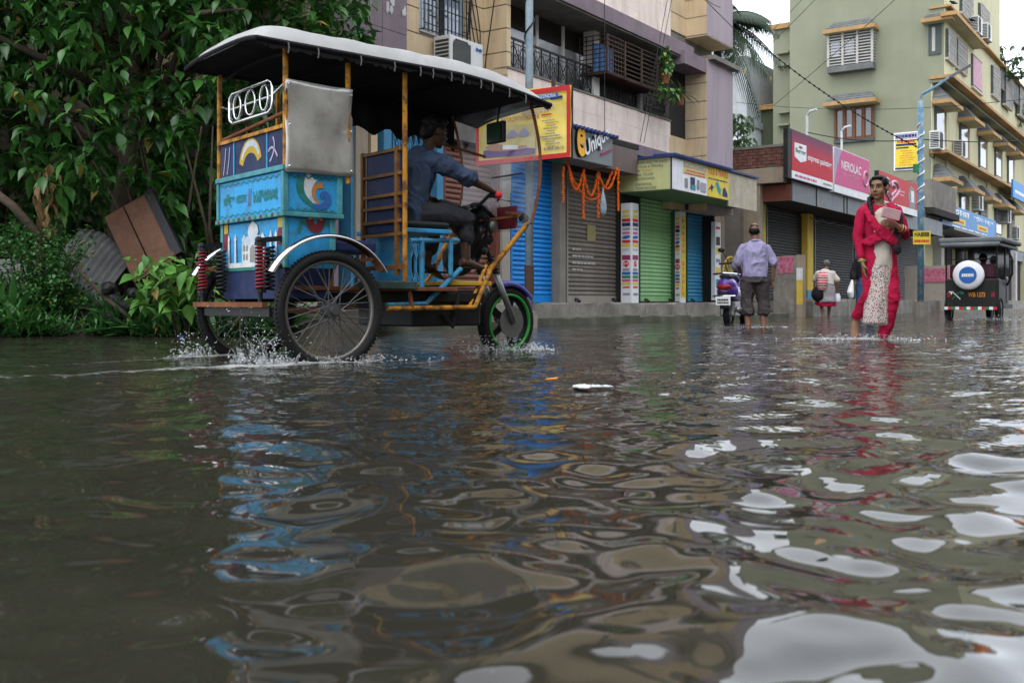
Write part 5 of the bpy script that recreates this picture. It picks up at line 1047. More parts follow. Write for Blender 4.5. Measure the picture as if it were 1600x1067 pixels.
# silver sheet screwed to the near posts
vs = []; nx, ny = 14, 18; xa, xb = rkx(441, 0, yn)[0] + .008, rkx(546, 0, yn)[0]; za, zb = z_up1 - .01, rkx(445, 124, yn)[1]
for j in range(ny + 1):
    for i in range(nx + 1):
        u, v = i / nx, j / ny; vs.append((xa + (xb - xa) * u + (.012 if u > .9 and v < .7 else 0), yn - .026 - .014 * math.sin(u * 5 + v * 2) * math.sin(v * 6.5) - .012 * (u > .85) * math.sin(v * 8), za + (zb - za) * v - .012 * u * v))
ts = MB().add(vs, [(j * (nx + 1) + i, j * (nx + 1) + i + 1, (j + 1) * (nx + 1) + i + 1, (j + 1) * (nx + 1) + i) for j in range(ny) for i in range(nx)]).build('tin_side_panel', 'tin_sheet', RK, smooth=True); sm = ts.modifiers.new('s', 'SOLIDIFY'); sm.thickness = .003
for x, z in ((xa + .015, za + .03), (xb - .015, za + .03), (xa + .015, zb - .03), (xb - .015, zb - .05), (xa + .015, (za + zb) / 2), (xb - .015, (za + zb) / 2)): MB().ball((x, yn - .05, z), (.008, .008, .008), 8, 5).build('bolt', 'chrome', ts)
# chrome ornament at the back
og = MB(); y0, y1 = rky(357, 0, xr)[0], rky(424, 0, xr)[0]; z0_, z1_ = 1.49, 1.68; c_ = .05; X = xr + .01
og.tube([(X, y0 - c_, z1_), (X, y1 + c_, z1_), (X, y1 + .01, z1_ - .02), (X, y1, z1_ - c_), (X, y1, z0_ + c_), (X, y1 + .01, z0_ + .02), (X, y1 + c_, z0_), (X, y0 - c_, z0_), (X, y0 - .01, z0_ + .02), (X, y0, z0_ + c_), (X, y0, z1_ - c_), (X, y0 - .01, z1_ - .02)], .012, 8, True)
om = og.build('chrome_ornament', 'chrome', RK, smooth=True); yc = (y0 + y1) / 2; zc = (z0_ + z1_) / 2
for dy in (-.19, 0, .19): MB().tube([(X, yc + dy + math.cos(t) * (.055 if dy else .07), zc + math.sin(t) * .075) for t in np.linspace(0, 6.28, 17)[:-1]], .009, 6, True).build('ring', 'chrome', om, smooth=True)
MB().cyl((X, y0, zc), (X, y1, zc), .008).build('bar', 'chrome', om); MB().cyl((X, yf, zc + .04), (X, y0, zc), .008).cyl((X, y1, zc), (X, yn, zc + .05), .008).build('bar', 'chrome', om)
# ---- canopy
def canopy():
    nx, ny = 46, 26; top = []; bot = []; x0, x1 = -.46, 1.72; y0, y1 = -.56, .47
    for i in range(nx + 1):
        u = i / nx; x = x0 + (x1 - x0) * u
        ze = 1.835 - .015 * u - .10 * max(0, (u - .62) / .38) ** 1.6
        endr = min(1, math.sin(min(1, u / .07) * math.pi / 2)) ** .6 * min(1, math.sin(min(1, (1 - u) / .22) * math.pi / 2)) ** .8
        for j in range(ny + 1):
            v = j / ny; y = y0 + (y1 - y0) * v; xx = x + (.14 * u * v)
            cr = (1 - abs(2 * v - 1) ** 3.2); wob = .006 * math.sin(x * 17 + y * 3) + .004 * math.sin(x * 31 + y * 9)
            top.append((xx, y, ze + .012 + (.128 * cr ** .34 + wob * cr) * endr)); bot.append((xx, y, ze + .03 * cr))
    k = ny + 1; f = [(i * k + j, (i + 1) * k + j, (i + 1) * k + j + 1, i * k + j + 1) for i in range(nx) for j in range(ny)]
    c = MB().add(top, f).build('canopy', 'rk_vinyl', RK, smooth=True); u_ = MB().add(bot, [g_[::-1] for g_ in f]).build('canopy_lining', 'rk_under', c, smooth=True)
    edge = [bot[i * k] for i in range(nx + 1)] + [bot[nx * k + j] for j in range(ny + 1)] + [bot[i * k + ny] for i in range(nx, -1, -1)] + [bot[j] for j in range(ny, -1, -1)]
    MB().tube(edge, .014, 6, True).build('canopy_rim', 'rk_under', c)
    # hanging fringe of short tabs and drops along the near edge
    fr = MB(); rs = random.Random(3)
    for i in range(1, nx * 3):
        t = i / (nx * 3); p = V(bot[int(t * nx) * k]).lerp(V(bot[min(nx, int(t * nx) + 1) * k]), t * nx - int(t * nx)); h = rs.uniform(.018, .05); w_ = .024
        fr.add([p + V((-w_, .003, 0)), p + V((w_, .003, 0)), p + V((w_ * .7, .004, -h)), p + V((-w_ * .6, .002, -h * rs.uniform(.7, 1.1)))], [(0, 1, 2, 3)])
    tag(fr.build('fringe', 'rk_under', c), kind='stuff')
    dr = MB()
    for t in (.1, .19, .31, .42, .52, .55, .63, .66, .72, .78, .84, .9):
        p = V(bot[int(t * nx) * k]); dr.tube([p + V((0, -.01, 0)), p + V((.004, -.014, -.03)), p + V((0, -.012, -.06))], .0045, 5)
    tag(dr.build('tassel', 'steel_dull', c), kind='stuff')
    for i in range(5): x = -.2 + .42 * i; MB().tube([(x, y0 + .03, 1.80), (x, -.2, 1.83), (x, .2, 1.83), (x, y1 - .03, 1.80)], .010, 6).build('roof_bow', 'rk_under', c)
canopy()
vl = []
for i in range(41):
    x = .22 + 1.40 * i / 40; vl += [(x, .44 + .008 * math.sin(i * 1.3), 1.845 - .10 * max(0, (x - .9) / .9) ** 1.6), (x, .43 + .016 * math.sin(i * 1.3), 1.58 + .03 * math.sin(i * .9) - .07 * max(0, (x - .9) / .9) ** 1.6)]
vo_ = MB().add(vl, [(2 * i, 2 * i + 2, 2 * i + 3, 2 * i + 1) for i in range(40)]).build('side_valance', 'rk_under', RK, smooth=True); vo_.modifiers.new('s', 'SOLIDIFY').thickness = .004
# ---- partition with slats behind the driver
zp0, zp1 = rkx(632, 368, yn)[1], rkx(632, 228, yn)[1]; yb = rky(572, 0, xp3)[0]
pt_ = rb('partition', 'rk_navy', (xp3 - .012, yn + .03, zp0 + .03), (xp3 + .012, yb - .02, zp1 - .01), RK, .004)
for t in (0.02, .17, .33, .47, .70, .97): 
    z = zp0 + (zp1 - zp0) * t; MB().bar((xp3 - .02, yn, z), (xp3 - .02, yb, z), .022, .02).build('slat', 'wood_slat', pt_)
for y in (yn + .05, yb): MB().bar((xp3 - .022, y, zp0 - .25 if y > 0 or True else zp0), (xp3 - .022, y, zp1), .026).build('stile', 'wood_slat', pt_)
MB().bar((xp3 - .02, yn, .58), (xp3 - .02, yb, .58), .028).build('slat', 'wood_slat', pt_)
# floor deck, side rails, frame
rb('deck', 'rk_rust', (xr + .05, yn, .43), (1.0, yf, .455)); rb('side_rail', 'rk_deck', (.25, yn - .03, .44), (rkx(648, 0, yn)[0], yn + .03, .49), RK, .006)
fm = MB(); 
def p3(px, py, y): x, z = rkx(px, py, y); return (x, y, z)
for pts, mat, r_ in (([p3(605, 482, -.46), p3(742, 480, -.40)], 'rk_yellow', .016), ([p3(742, 480, -.40), p3(769, 415, -.34)], 'rk_yellow', .015), ([p3(733, 480, -.36), p3(760, 414, -.30)], 'rk_yellow', .012), ([p3(763, 425, -.34), p3(824, 350, -.44)], 'rk_yellow', .018), ([p3(603, 476, -.44), p3(668, 474, -.42)], 'rk_frame_blue', .013), ([p3(664, 476, -.42), p3(720, 420, -.36)], 'rk_frame_blue', .017),
                     ([p3(648, 452, -.44), p3(696, 452, -.42)], 'rk_frame_blue', .012), ([p3(659, 374, -.40), p3(659, 450, -.42)], 'rk_frame_blue', .018), ([p3(704, 374, -.36), p3(704, 432, -.38)], 'rk_frame_blue', .017), ([p3(640, 376, -.42), p3(716, 376, -.34)], 'rk_frame_blue', .016), ([p3(640, 455, -.44), p3(644, 482, -.45)], 'rk_rust', .014)):
    MB().cyl(pts[0], pts[1], r_, n=10).build('frame_tube', mat, RK)
    MB().cyl((pts[0][0], -pts[0][1], pts[0][2]), (pts[1][0], -pts[1][1], pts[1][2]), r_, n=8).build('frame_tube', mat, RK)
xq = p3(600, 0, -.44)[0]
rb('battery_box', 'plastic_black', (.72, -.34, .20), (1.28, .34, .44), RK, .012); rb('footboard', 'art_gold', (1.0, -.36, .47), (1.36, .34, .50), RK, .006)
rb('chassis', 'plastic_black', (-.2, -.36, .36), (1.3, -.31, .42)); rb('chassis', 'plastic_black', (-.2, .31, .36), (1.3, .36, .42))
MB().tube([(.95, -.36, .28), (1.02, -.37, .20), (1.05, -.36, .30), (1.08, -.36, .42)], .018, 8).build('hose', 'rubber', RK)
# driver's seat
st = rb('driver_seat', 'plastic_black', (.60, -.40, .835), (.98, .12, .885), RK, .02); rb('seat_pan', 'rk_blue', (.58, -.41, .805), (.985, .13, .834), st, .006); rb('seat_support', 'rk_blue', (.64, -.36, .46), (.70, .1, .804), st, .004)
rb('passenger_bench', 'rk_navy', (.0, yn + .06, .66), (.42, yf - .06, .74), RK, .02)
# ---- front end: wheel, fork, guard, handlebar, instruments
FX = 1.77; FZ = .215; ST = R(-4); fax = V((math.sin(ST), math.cos(ST), 0)); fdir = V((math.cos(ST), -math.sin(ST), 0))
fw_ = wheel(RK, (FX, 0, FZ), .262, fax, tyre=.042, nsp=0, rim_m='plastic_black', width=.06, knob=True, spoke=False, rim_r=.19, name='front_wheel')
q = MB()
for i in range(5):
    a = i * 2 * math.pi / 5; d_ = fdir * math.cos(a) + V((0, 0, 1)) * math.sin(a); c_ = V((FX, 0, FZ)); q.bar(c_ + d_ * .04, c_ + d_ * .19, .045, .02, up=fax)
q.build('alloy_spoke', 'plastic_black', fw_); rr_ = MB(); M_ = T(V((FX, 0, FZ)) - fax * .03) @ fax.to_track_quat('Z', 'X').to_matrix().to_4x4(); [rr_.tube([M_ @ V((math.cos(t) * .197, math.sin(t) * .197, z_)) for t in np.linspace(0, 6.2832, 41)[:-1]], .011, 6, True) for z_ in (-.012, .012, .036, .06)]; rr_.build('rim_band', 'rim_green', fw_, smooth=True)
MB().lathe([(.02, 0), (.115, 0), (.115, .006), (.02, .006)], 28, T(V((FX, 0, FZ)) - fax * .065) @ fax.to_track_quat('Z', 'X').to_matrix().to_4x4()).build('brake_disc', 'steel_dull', fw_)
top_c = V((1.50, 0, .78)); 
fk = None
for sg in (-1, 1):
    lo = V((FX, 0, FZ)) + fax * (.085 * sg); hi = top_c + fax * (.085 * sg); mid = lo.lerp(hi, .62)
    f_ = MB().cyl(lo, mid, .022, n=12).build('fork_leg', 'steel_dull', RK, smooth=True); MB().cyl(mid, hi, .017, n=10).build('stanchion', 'plastic_black', f_); MB().tube([mid.lerp(hi, t / 60) + fax * math.cos(t) * .03 + fdir * math.sin(t) * .03 for t in np.linspace(0, 34, 90)], .006, 5).build('spring', 'plastic_black', f_)
MB().cyl(top_c, (1.40, 0, 1.02), .03).build('steering_column', 'plastic_black', RK)
vs = []; n = 18
for i in range(n + 1):
    a = R(38 + 72 * i / n); c_ = V((FX, 0, FZ)) + (fdir * math.cos(a) + V((0, 0, 1)) * math.sin(a)) * .29
    for wv, dz in ((-.055, -.03), (-.05, 0), (0, .016), (.05, 0), (.055, -.03)): vs.append(c_ + fax * wv + (fdir * math.cos(a) + V((0, 0, 1)) * math.sin(a)) * dz)
g_ = MB().add(vs, [(i * 5 + j, i * 5 + j + 1, (i + 1) * 5 + j + 1, (i + 1) * 5 + j) for i in range(n) for j in range(4)]).build('front_mudguard', 'guard_violet', RK, smooth=True); sm = g_.modifiers.new('s', 'SOLIDIFY'); sm.thickness = .004
hb = MB().tube([(1.36, -.40, 1.085), (1.41, -.26, 1.10), (1.44, -.10, 1.04), (1.42, 0, 1.02), (1.44, .10, 1.04), (1.41, .26, 1.10), (1.36, .40, 1.085)], .013, 8).build('handlebar', 'plastic_black', RK)
for sg in (-1, 1):
    MB().cyl((1.36, sg * .41, 1.085), (1.40, sg * .29, 1.098), .019, n=10).build('grip', 'rubber', hb); MB().tube([(1.44, sg * .26, 1.09), (1.50, sg * .36, 1.06), (1.47, sg * .44, 1.05)], .006, 6).build('lever', 'steel_dull', hb)
MB().ball((1.365, -.425, 1.088), .022, 10, 8).build('grip_cap', 'p_red', hb); MB().cyl((1.375, -.425, 1.088), (1.38, -.40, 1.09), .026, n=10).build('grip_cap', 'p_pink', hb)
hd = blob(MB().ball((1.50, 0, .98), (.10, .15, .10)).ball((1.40, 0, .93), (.12, .12, .12)).ball((1.45, 0, .78), (.09, .11, .16)).ball((1.34, .0, .66), (.12, .12, .12)), .014, 5); hd.materials.append(MATS['plastic_black']); link('front_console', hd, RK)
MB().add([(1.28, -.16, .99), (1.28, .12, .99), (1.46, .12, 1.045), (1.46, -.16, 1.045)], [(0, 3, 2, 1)]).build('instrument_glass', 'chrome', RK)
for i, (x, y, z, r_) in enumerate(((1.52, -.16, .90, .045), (1.50, -.14, .80, .035), (1.44, -.16, .72, .03))): MB().ball((x, y, z), (r_, r_ * .8, r_), 12, 8).build('turn_lamp' if i else 'horn', 'steel_dull' if i == 0 else 'plastic_black', RK, smooth=True)
cbm = MB(); rs = random.Random(1)
for i in range(8): cbm.tube([(1.42, rs.uniform(-.15, .1), 1.05), (1.42 + rs.uniform(.0, .15), -.18 + rs.uniform(-.04, .04), .95), (1.44 + rs.uniform(-.05, .1), -.16, .8), (1.35 + rs.uniform(-.1, .1), -.1, .62)], .007, 5)
cbm.build('cable', 'rubber', RK)
rb('front_plate', 'art_maroon', (1.62, -.30, .88), (1.635, -.08, 1.04), RK, .004); MB().bar((1.50, -.34, .98), (1.66, -.30, .98), .02).bar((1.40, -.05, .93), (1.66, -.36, .97), .016).build('plate_arm', 'rk_rust', RK); MB().ball((1.66, -.34, .95), (.035, .04, .035), 10, 7).build('side_lamp', 'plastic_black', RK)
# windshield with bent tube frame
def wsx(z): t = (1.76 - z) / .92; return 1.57 + .16 * math.sin(math.pi * (.12 + .78 * t)) - .03
zz_ = np.linspace(.86, 1.76, 16); vs = []
for z in zz_:
    for j in range(9): v = j / 8; vs.append((wsx(z) + .03 * math.sin(v * 3.1), -.46 + .90 * v, z))
ws = MB().add(vs, [(i * 9 + j, (i + 1) * 9 + j, (i + 1) * 9 + j + 1, i * 9 + j + 1) for i in range(15) for j in range(8)]).build('windshield', 'acrylic', RK, smooth=True)
for y in (-.465, .445): MB().tube([(wsx(z) + .005, y, z) for z in np.linspace(.90, 1.78, 18)], .012, 7).build('windshield_frame', 'rk_rust', ws)
MB().bar((wsx(1.27) - .02, -.30, 1.27), (wsx(1.27) - .02, .05, 1.27), .012).build('bracket', 'plastic_black', ws)
MB().cyl((1.22, .30, 1.55), (1.62, .05, 1.42), .010).build('cross_rod', 'wood_slat', RK)
mi = blob(MB().box((1.47, -.34, 1.47), (1.505, -.15, 1.62)), .008, 8); mi.materials.append(MATS['plastic_black']); mo = link('rear_mirror', mi, RK); MB().add([(1.462, -.325, 1.485), (1.462, -.165, 1.485), (1.462, -.165, 1.605), (1.462, -.325, 1.605)], [(0, 3, 2, 1)]).build('mirror_glass', 'dark_mirror', mo); MB().cyl((1.49, -.25, 1.6), (1.52, -.25, 1.76), .008).build('mirror_stem', 'plastic_black', mo)
# ------------------------------------------------------------------ people
def skin(name, c): return pm(name, c, .5, var=.12, vs=14, bump=.08, bs=90, spec=.35)
skin('skin_brown', (.22, .115, .065)); skin('skin_dark', (.065, .032, .019)); skin('skin_mid', (.20, .10, .06)); pm('hair_black', (.006, .005, .005), .55, var=.3, vs=40, bump=.5, bs=120, stretch=(1, 1, .2), spec=.2); pm('hair_grey', (.12, .11, .10), .6, var=.4, vs=40, bump=.6, bs=90)
pm('eye_white', (.30, .28, .26), .3, bump=0); pm('eye_dark', (.012, .008, .006), .2, bump=0); pm('lip', (.20, .06, .055), .45); pm('gold_metal', (.55, .36, .10), .3, metal=.8)
def cloth(name, c, bs=220, var=.12, **k): return pm(name, c, .88, var=var, vs=7, bump=.25, bs=bs, spec=.2, **k)
cloth('cloth_red', (.36, .007, .042)); cloth('cloth_crimson', (.33, .006, .036)); cloth('cloth_cream', (.46, .40, .34)); cloth('cloth_denim', (.045, .064, .11), var=.3); cloth('cloth_charcoal', (.03, .03, .036)); cloth('cloth_lilac', (.29, .265, .41)); cloth('cloth_brown', (.055, .045, .045)); cloth('cloth_white', (.50, .46, .40)); cloth('cloth_sari', (.30, .28, .29), var=.25); cloth('cloth_black', (.013, .013, .016)); cloth('cloth_jeans', (.04, .08, .16), var=.3)
def print_mat(name, base, cols, scale=26, thr=.32):
    m = bpy.data.materials.new(name); m.use_nodes = True; n = m.node_tree; L = n.links.new; b = n.nodes['Principled BSDF']; b.inputs['Roughness'].default_value = .85
    tc = n.nodes.new('ShaderNodeTexCoord'); vo = n.nodes.new('ShaderNodeTexVoronoi'); vo.inputs['Scale'].default_value = scale; L(tc.outputs['Object'], vo.inputs['Vector'])
    sp = n.nodes.new('ShaderNodeSeparateColor'); L(vo.outputs['Color'], sp.inputs[0]); rp = n.nodes.new('ShaderNodeValToRGB'); rp.color_ramp.interpolation = 'CONSTANT'
    while len(rp.color_ramp.elements) < len(cols): rp.color_ramp.elements.new(.5)
    for i, c in enumerate(cols): rp.color_ramp.elements[i].position = i / len(cols); rp.color_ramp.elements[i].color = (*c, 1)
    L(sp.outputs[0], rp.inputs[0]); lt = n.nodes.new('ShaderNodeMath'); lt.operation = 'LESS_THAN'; lt.inputs[1].default_value = thr; L(vo.outputs['Distance'], lt.inputs[0])
    mx_ = n.nodes.new('ShaderNodeMix'); mx_.data_type = 'RGBA'; L(lt.outputs[0], mx_.inputs[0]); mx_.inputs[6].default_value = (*base, 1); L(rp.outputs[0], mx_.inputs[7]); L(mx_.outputs[2], b.inputs[0]); MATS[name] = m
print_mat('floral_print', (.46, .40, .36), [(.30, .03, .06), (.06, .10, .05), (.35, .10, .14), (.06, .05, .10)], 62, .42)
def folds(seed, amp=.008, sc=(9, 9, 2.2), a2=.003):
    def f(c):
        q = c * np.array(sc); wq = np.stack([vnoise(seed + 2, q, .7), vnoise(seed + 3, q, .7), vnoise(seed + 4, q, .7)], 1) * .8
        r1 = np.abs(vnoise(seed, q + wq, 1.0)); r2 = np.abs(vnoise(seed + 1, q + wq, 2.3))
        return amp * (.75 - 2.2 * np.minimum(r1, .5)) + amp * .55 * (.5 - 2 * np.minimum(r2, .4)) + a2 * .4 * vnoise(seed + 1, c, 26.0)
    return f
def dressed(name, mb, mat, par, vox=.007, sm=4, noise=None):
    me = blob(mb, vox, sm, noise=noise); me.materials.append(MATS[mat]); return link(name, me, par)
def limb(mb, pts, rad, n=14):
    P = [V(p) for p in pts]; mb.tube(P, list(rad), n)
    for p, r in zip(P, rad): mb.ball(p, r * .99, 12, 8)
def torso(mb, pts, rx, ry, fwd=(0, 1, 0), n=22): mb.tube(pts, list(rx), n, ry=list(ry), ref=fwd)
def hand(mb, w, d, nrm, curl=.45, thumb=1, k=1.0):
    w = V(w); d = V(d).normalized(); nrm = (V(nrm) - V(nrm).dot(d) * d).normalized(); sd_ = d.cross(nrm).normalized() * thumb
    mb.tube([w - d * .02 * k, w + d * .03 * k, w + d * .085 * k], [.024 * k, .036 * k, .037 * k], 12, ry=[.02 * k, .017 * k, .013 * k], ref=nrm)
    for i, (ln, off) in enumerate(((.068, .027), (.078, .009), (.072, -.009), (.055, -.027))):
        p = w + d * .08 * k + sd_ * off * k; pts = [p]; a = curl * (.8 + .12 * i)
        for j, f in enumerate((.45, .32, .23)):
            aa = a * (j + .7); p = p + (d * math.cos(aa) + nrm * math.sin(aa)) * ln * f * k; pts.append(p)
        mb.tube(pts, [.0092 * k, .0088 * k, .008 * k, .0065 * k], 8)
    p = w + d * .022 * k + sd_ * .03 * k; q = (d * .62 + sd_ * .62 + nrm * .35).normalized(); q2 = (d * .9 + nrm * .6 - sd_ * .15).normalized()
    mb.tube([p, p + q * .036 * k, p + q * .036 * k + q2 * .032 * k], [.014 * k, .011 * k, .008 * k], 8)
def foot(mb, a, d, k=1.0):
    a = V(a); d = V(d).normalized(); mb.tube([a - d * .05 * k + V((0, 0, -.035 * k)), a + d * .03 * k + V((0, 0, -.03 * k)), a + d * .11 * k + V((0, 0, -.045 * k)), a + d * .165 * k + V((0, 0, -.05 * k))], [.032 * k, .04 * k, .045 * k, .03 * k], 12, ry=[.03 * k, .035 * k, .022 * k, .014 * k], ref=(0, 0, 1))
    s_ = d.cross(V((0, 0, 1)))
    for i in range(5): mb.ball(a + d * (.175 - .008 * i) * k + s_ * (.03 - .015 * i) * k + V((0, 0, -.052 * k)), (.011 * k, .011 * k, .01 * k), 8, 6)
def head(mb, c, f, k=1.0, up=(0, 0, 1)):
    """skull, jaw, brow, nose, lips, chin, ears; returns the frame"""
    f = V(f).normalized(); u = V(up); r = f.cross(u).normalized(); u = r.cross(f).normalized(); c = V(c); M = Matrix((r, f, u)).transposed().to_4x4()
    def B(x, y, z, rx, ry, rz): mb.ball(c + (r * x + f * y + u * z) * k, (rx * k, ry * k, rz * k), 16, 12, M)
    B(0, -.012, .03, .073, .092, .085); B(0, .02, -.035, .059, .066, .073); B(0, .052, -.088, .026, .026, .022); B(-.034, .048, -.03, .027, .032, .034); B(.034, .048, -.03, .027, .032, .034)
    B(0, .066, .034, .052, .020, .018)
    mb.tube([c + (f * .082 + u * .018) * k, c + (f * .094 - u * .008) * k, c + (f * .106 - u * .026) * k, c + (f * .088 - u * .036) * k], [.008 * k, .010 * k, .0135 * k, .008 * k], 10)
    for s_ in (-1, 1): B(s_ * .012, .092, -.030, .0085, .009, .007); B(s_ * .077, -.01, -.004, .010, .021, .031); B(s_ * .008, .083, -.054, .015, .010, .006); B(s_ * .007, .081, -.064, .013, .010, .006)
    return c, r, f, u, k
def face_parts(fr, par, lip='lip', bindi=False):
    c, r, f, u, k = fr; P = lambda x, y, z: c + (r * x + f * y + u * z) * k
    M = Matrix((r, f, u)).transposed().to_4x4()
    for s_ in (-1, 1):
        e = MB().ball(P(s_ * .030, .073, .010), (.0130 * k, .010 * k, .0062 * k), 12, 8, M).build('eye', 'eye_white', par, smooth=True); MB().ball(P(s_ * .030, .0805, .010), (.0062 * k, .0035 * k, .0068 * k), 10, 8, M).build('iris', 'eye_dark', e, smooth=True)
        MB().tube([P(s_ * .016, .086, .017), P(s_ * .030, .086, .021), P(s_ * .046, .076, .016)], .0028 * k, 6).build('eyelid', 'eye_dark', e)
        MB().tube([P(s_ * .013, .089, .031), P(s_ * .030, .089, .037), P(s_ * .050, .074, .031)], [.0022 * k, .0030 * k, .0015 * k], 6).build('eyebrow', 'hair_black', par)
    MB().tube([P(-.024, .079, -.058), P(-.010, .0925, -.054), P(0, .0935, -.057), P(.010, .0925, -.054), P(.024, .079, -.058)], [.002 * k, .0055 * k, .005 * k, .0055 * k, .002 * k], 8, ).tube([P(-.020, .080, -.062), P(0, .0925, -.067), P(.020, .080, -.062)], [.002 * k, .0055 * k, .002 * k], 8).build('lips', lip, par, smooth=True)
    if bindi: MB().ball(P(0, .092, .045), .0035 * k, 8, 6).build('bindi', 'p_red', par)
def person(label, loc, rz=0): return empty('person', label, 'person', loc, rz)
# ---------------- driver (frame of the rickshaw)
DR = person('driver in a rolled-sleeve blue-grey shirt and dark trousers steering the rickshaw', RK_C + RK_H * .82 - RK_L * .14, RK_A); o_ = V((.82, -.14, 0))
def dl(*p): return V(p) - o_
b = MB(); HF = V((.985, -.06, -.16))
limb(b, [dl(.93, -.30, 1.30), dl(1.13, -.385, 1.19), dl(1.32, -.385, 1.125)], [.042, .034, .024]); limb(b, [dl(.93, .04, 1.30), dl(1.12, .17, 1.18), dl(1.32, .34, 1.13)], [.042, .034, .024])
hand(b, dl(1.325, -.385, 1.125), (.85, -.1, -.35), (.35, .1, -1), .95, 1, .86); hand(b, dl(1.325, .345, 1.13), (.85, .15, -.35), (.35, -.1, -1), .95, -1, .86)
torso(b, [dl(.80, -.14, .88), dl(.80, -.14, .98), dl(.85, -.135, 1.12), dl(.90, -.13, 1.26), dl(.935, -.13, 1.33), dl(.96, -.13, 1.37)], [.13, .14, .135, .15, .13, .05], [.09, .10, .09, .095, .07, .05], (1, 0, 0))
b.tube([dl(.955, -.13, 1.35), dl(1.0, -.13, 1.43), dl(1.02, -.13, 1.48)], [.045, .043, .043], 12)
fr = head(b, dl(1.045, -.13, 1.515), HF, .92)
limb(b, [dl(.82, -.22, .93), dl(1.19, -.275, .92), dl(1.20, -.275, .66)], [.075, .05, .032]); limb(b, [dl(.82, -.06, .93), dl(1.14, .04, .90), dl(1.10, .05, .64)], [.075, .05, .032])
foot(b, dl(1.20, -.275, .655), (.96, -.05, -.12), .9); foot(b, dl(1.10, .05, .64), (.9, .05, -.45), .9)
dressed('body', b, 'skin_dark', DR, .0058, 3); face_parts(fr, DR)
c, r, f, u, k = fr; M = Matrix((r, f, u)).transposed().to_4x4(); hh = MB()
hh.ball(c + f * -.022 * k + u * .05 * k, (.084 * k, .094 * k, .078 * k), 18, 12, M); hh.ball(c + f * -.065 * k + u * -.0 * k, (.07 * k, .055 * k, .075 * k), 14, 10, M); hh.ball(c + f * .045 * k + u * .095 * k, (.06 * k, .05 * k, .03 * k), 14, 10, M)
dressed('hair', hh, 'hair_black', DR, .007, 2, lambda q: .006 * vnoise(5, q, 42.) + .003 * vnoise(6, q, 90.))
sh = MB(); torso(sh, [dl(.795, -.14, .86), dl(.79, -.14, .97), dl(.835, -.135, 1.10), dl(.89, -.13, 1.25), dl(.93, -.13, 1.335), dl(.955, -.13, 1.375)], [.165, .168, .155, .175, .15, .062], [.115, .125, .115, .115, .085, .06], (1, 0, 0))
limb(sh, [dl(.92, -.27, 1.30), dl(1.02, -.345, 1.255), dl(1.135, -.39, 1.19), dl(1.16, -.388, 1.18)], [.07, .062, .052, .05]); limb(sh, [dl(.92, .01, 1.30), dl(1.02, .10, 1.255), dl(1.13, .175, 1.185)], [.07, .06, .05])
sh.tube([dl(1.125, -.388, 1.195), dl(1.17, -.388, 1.178)], [.06, .055], 14)
so = dressed('shirt', sh, 'cloth_denim', DR, .0075, 3, folds(21, .015, (13, 13, 8))); MB().tube([dl(.96, -.19, 1.36), dl(.985, -.13, 1.345), dl(.96, -.07, 1.36), dl(.925, -.08, 1.40), dl(.92, -.18, 1.40)], .014, 8, True).build('collar', 'cloth_denim', so)
tr_ = MB(); torso(tr_, [dl(.79, -.14, .865), dl(.80, -.14, .97)], [.15, .152], [.12, .11], (1, 0, 0)); limb(tr_, [dl(.82, -.22, .935), dl(1.0, -.255, .94), dl(1.19, -.278, .925), dl(1.205, -.278, .80)], [.095, .085, .068, .056]); limb(tr_, [dl(.82, -.06, .93), dl(1.14, .04, .905), dl(1.13, .045, .74)], [.092, .068, .052])
dressed('trousers', tr_, 'cloth_charcoal', DR, .0085, 3, folds(31, .010, (9, 9, 9)))
for y, x, z in ((-.275, 1.20, .60), (.05, 1.10, .575)):
    s_ = MB().box((x - .05 - o_.x, y - .04 - o_.y, z - .012), (x + .17 - o_.x, y + .04 - o_.y, z)).build('sandal', 'rubber', DR, bevel=.005); MB().tube([dl(x + .03, y - .045, z), dl(x + .07, y, z + .05), dl(x + .03, y + .045, z)], .009, 6).build('strap', 'rubber', s_)
# ---------------- woman in red walking towards us (local x = image right, local -y = towards camera)
WM = person('woman in red and cream tunic with crossed scarf wading towards the camera', (3.50, 9.75, 0)); b = MB()
HF = V((-.68, -.73, -.03))
torso(b, [(0, 0, .70), (0, 0, .80), (0, .0, .94), (0, 0, 1.08), (0, .01, 1.20), (0, .01, 1.265), (0, 0, 1.30)], [.11, .12, .11, .125, .14, .10, .05], [.085, .09, .085, .10, .08, .065, .05], (0, 1, 0)); b.tube([(0, .005, 1.27), (-.005, -.005, 1.33), (-.01, -.015, 1.38)], [.052, .046, .046], 14)
fr = head(b, (-.012, -.02, 1.44), HF, 1.02)
limb(b, [(-.155, .0, 1.215), (-.205, .02, .97), (-.185, -.03, .78), (-.178, -.05, .73)], [.046, .037, .028, .022]); hand(b, (-.176, -.055, .72), (.08, -.12, -1), (.95, -.2, 0), .28, 1, .94)
limb(b, [(.155, .0, 1.215), (.225, -.05, 1.00), (.12, -.19, 1.055), (.085, -.205, 1.075)], [.046, .038, .027, .022]); hand(b, (.07, -.21, 1.08), (-.96, -.15, .14), (.1, .9, .35), .50, 1, .94)
limb(b, [(.06, 0, .72), (.055, -.06, .40), (.025, -.03, .04)], [.08, .055, .034]); foot(b, (.025, -.03, .02), (-.1, -1, -.12)); limb(b, [(-.07, 0, .72), (-.10, -.03, .42), (-.15, .24, .20)], [.08, .055, .034]); foot(b, (-.15, .24, .20), (-.12, -.25, -1))
dressed('body', b, 'skin_brown', WM, .005, 3); face_parts(fr, WM, bindi=True)
c, r, f, u, k = fr; M = Matrix((r, f, u)).transposed().to_4x4(); hh = MB()
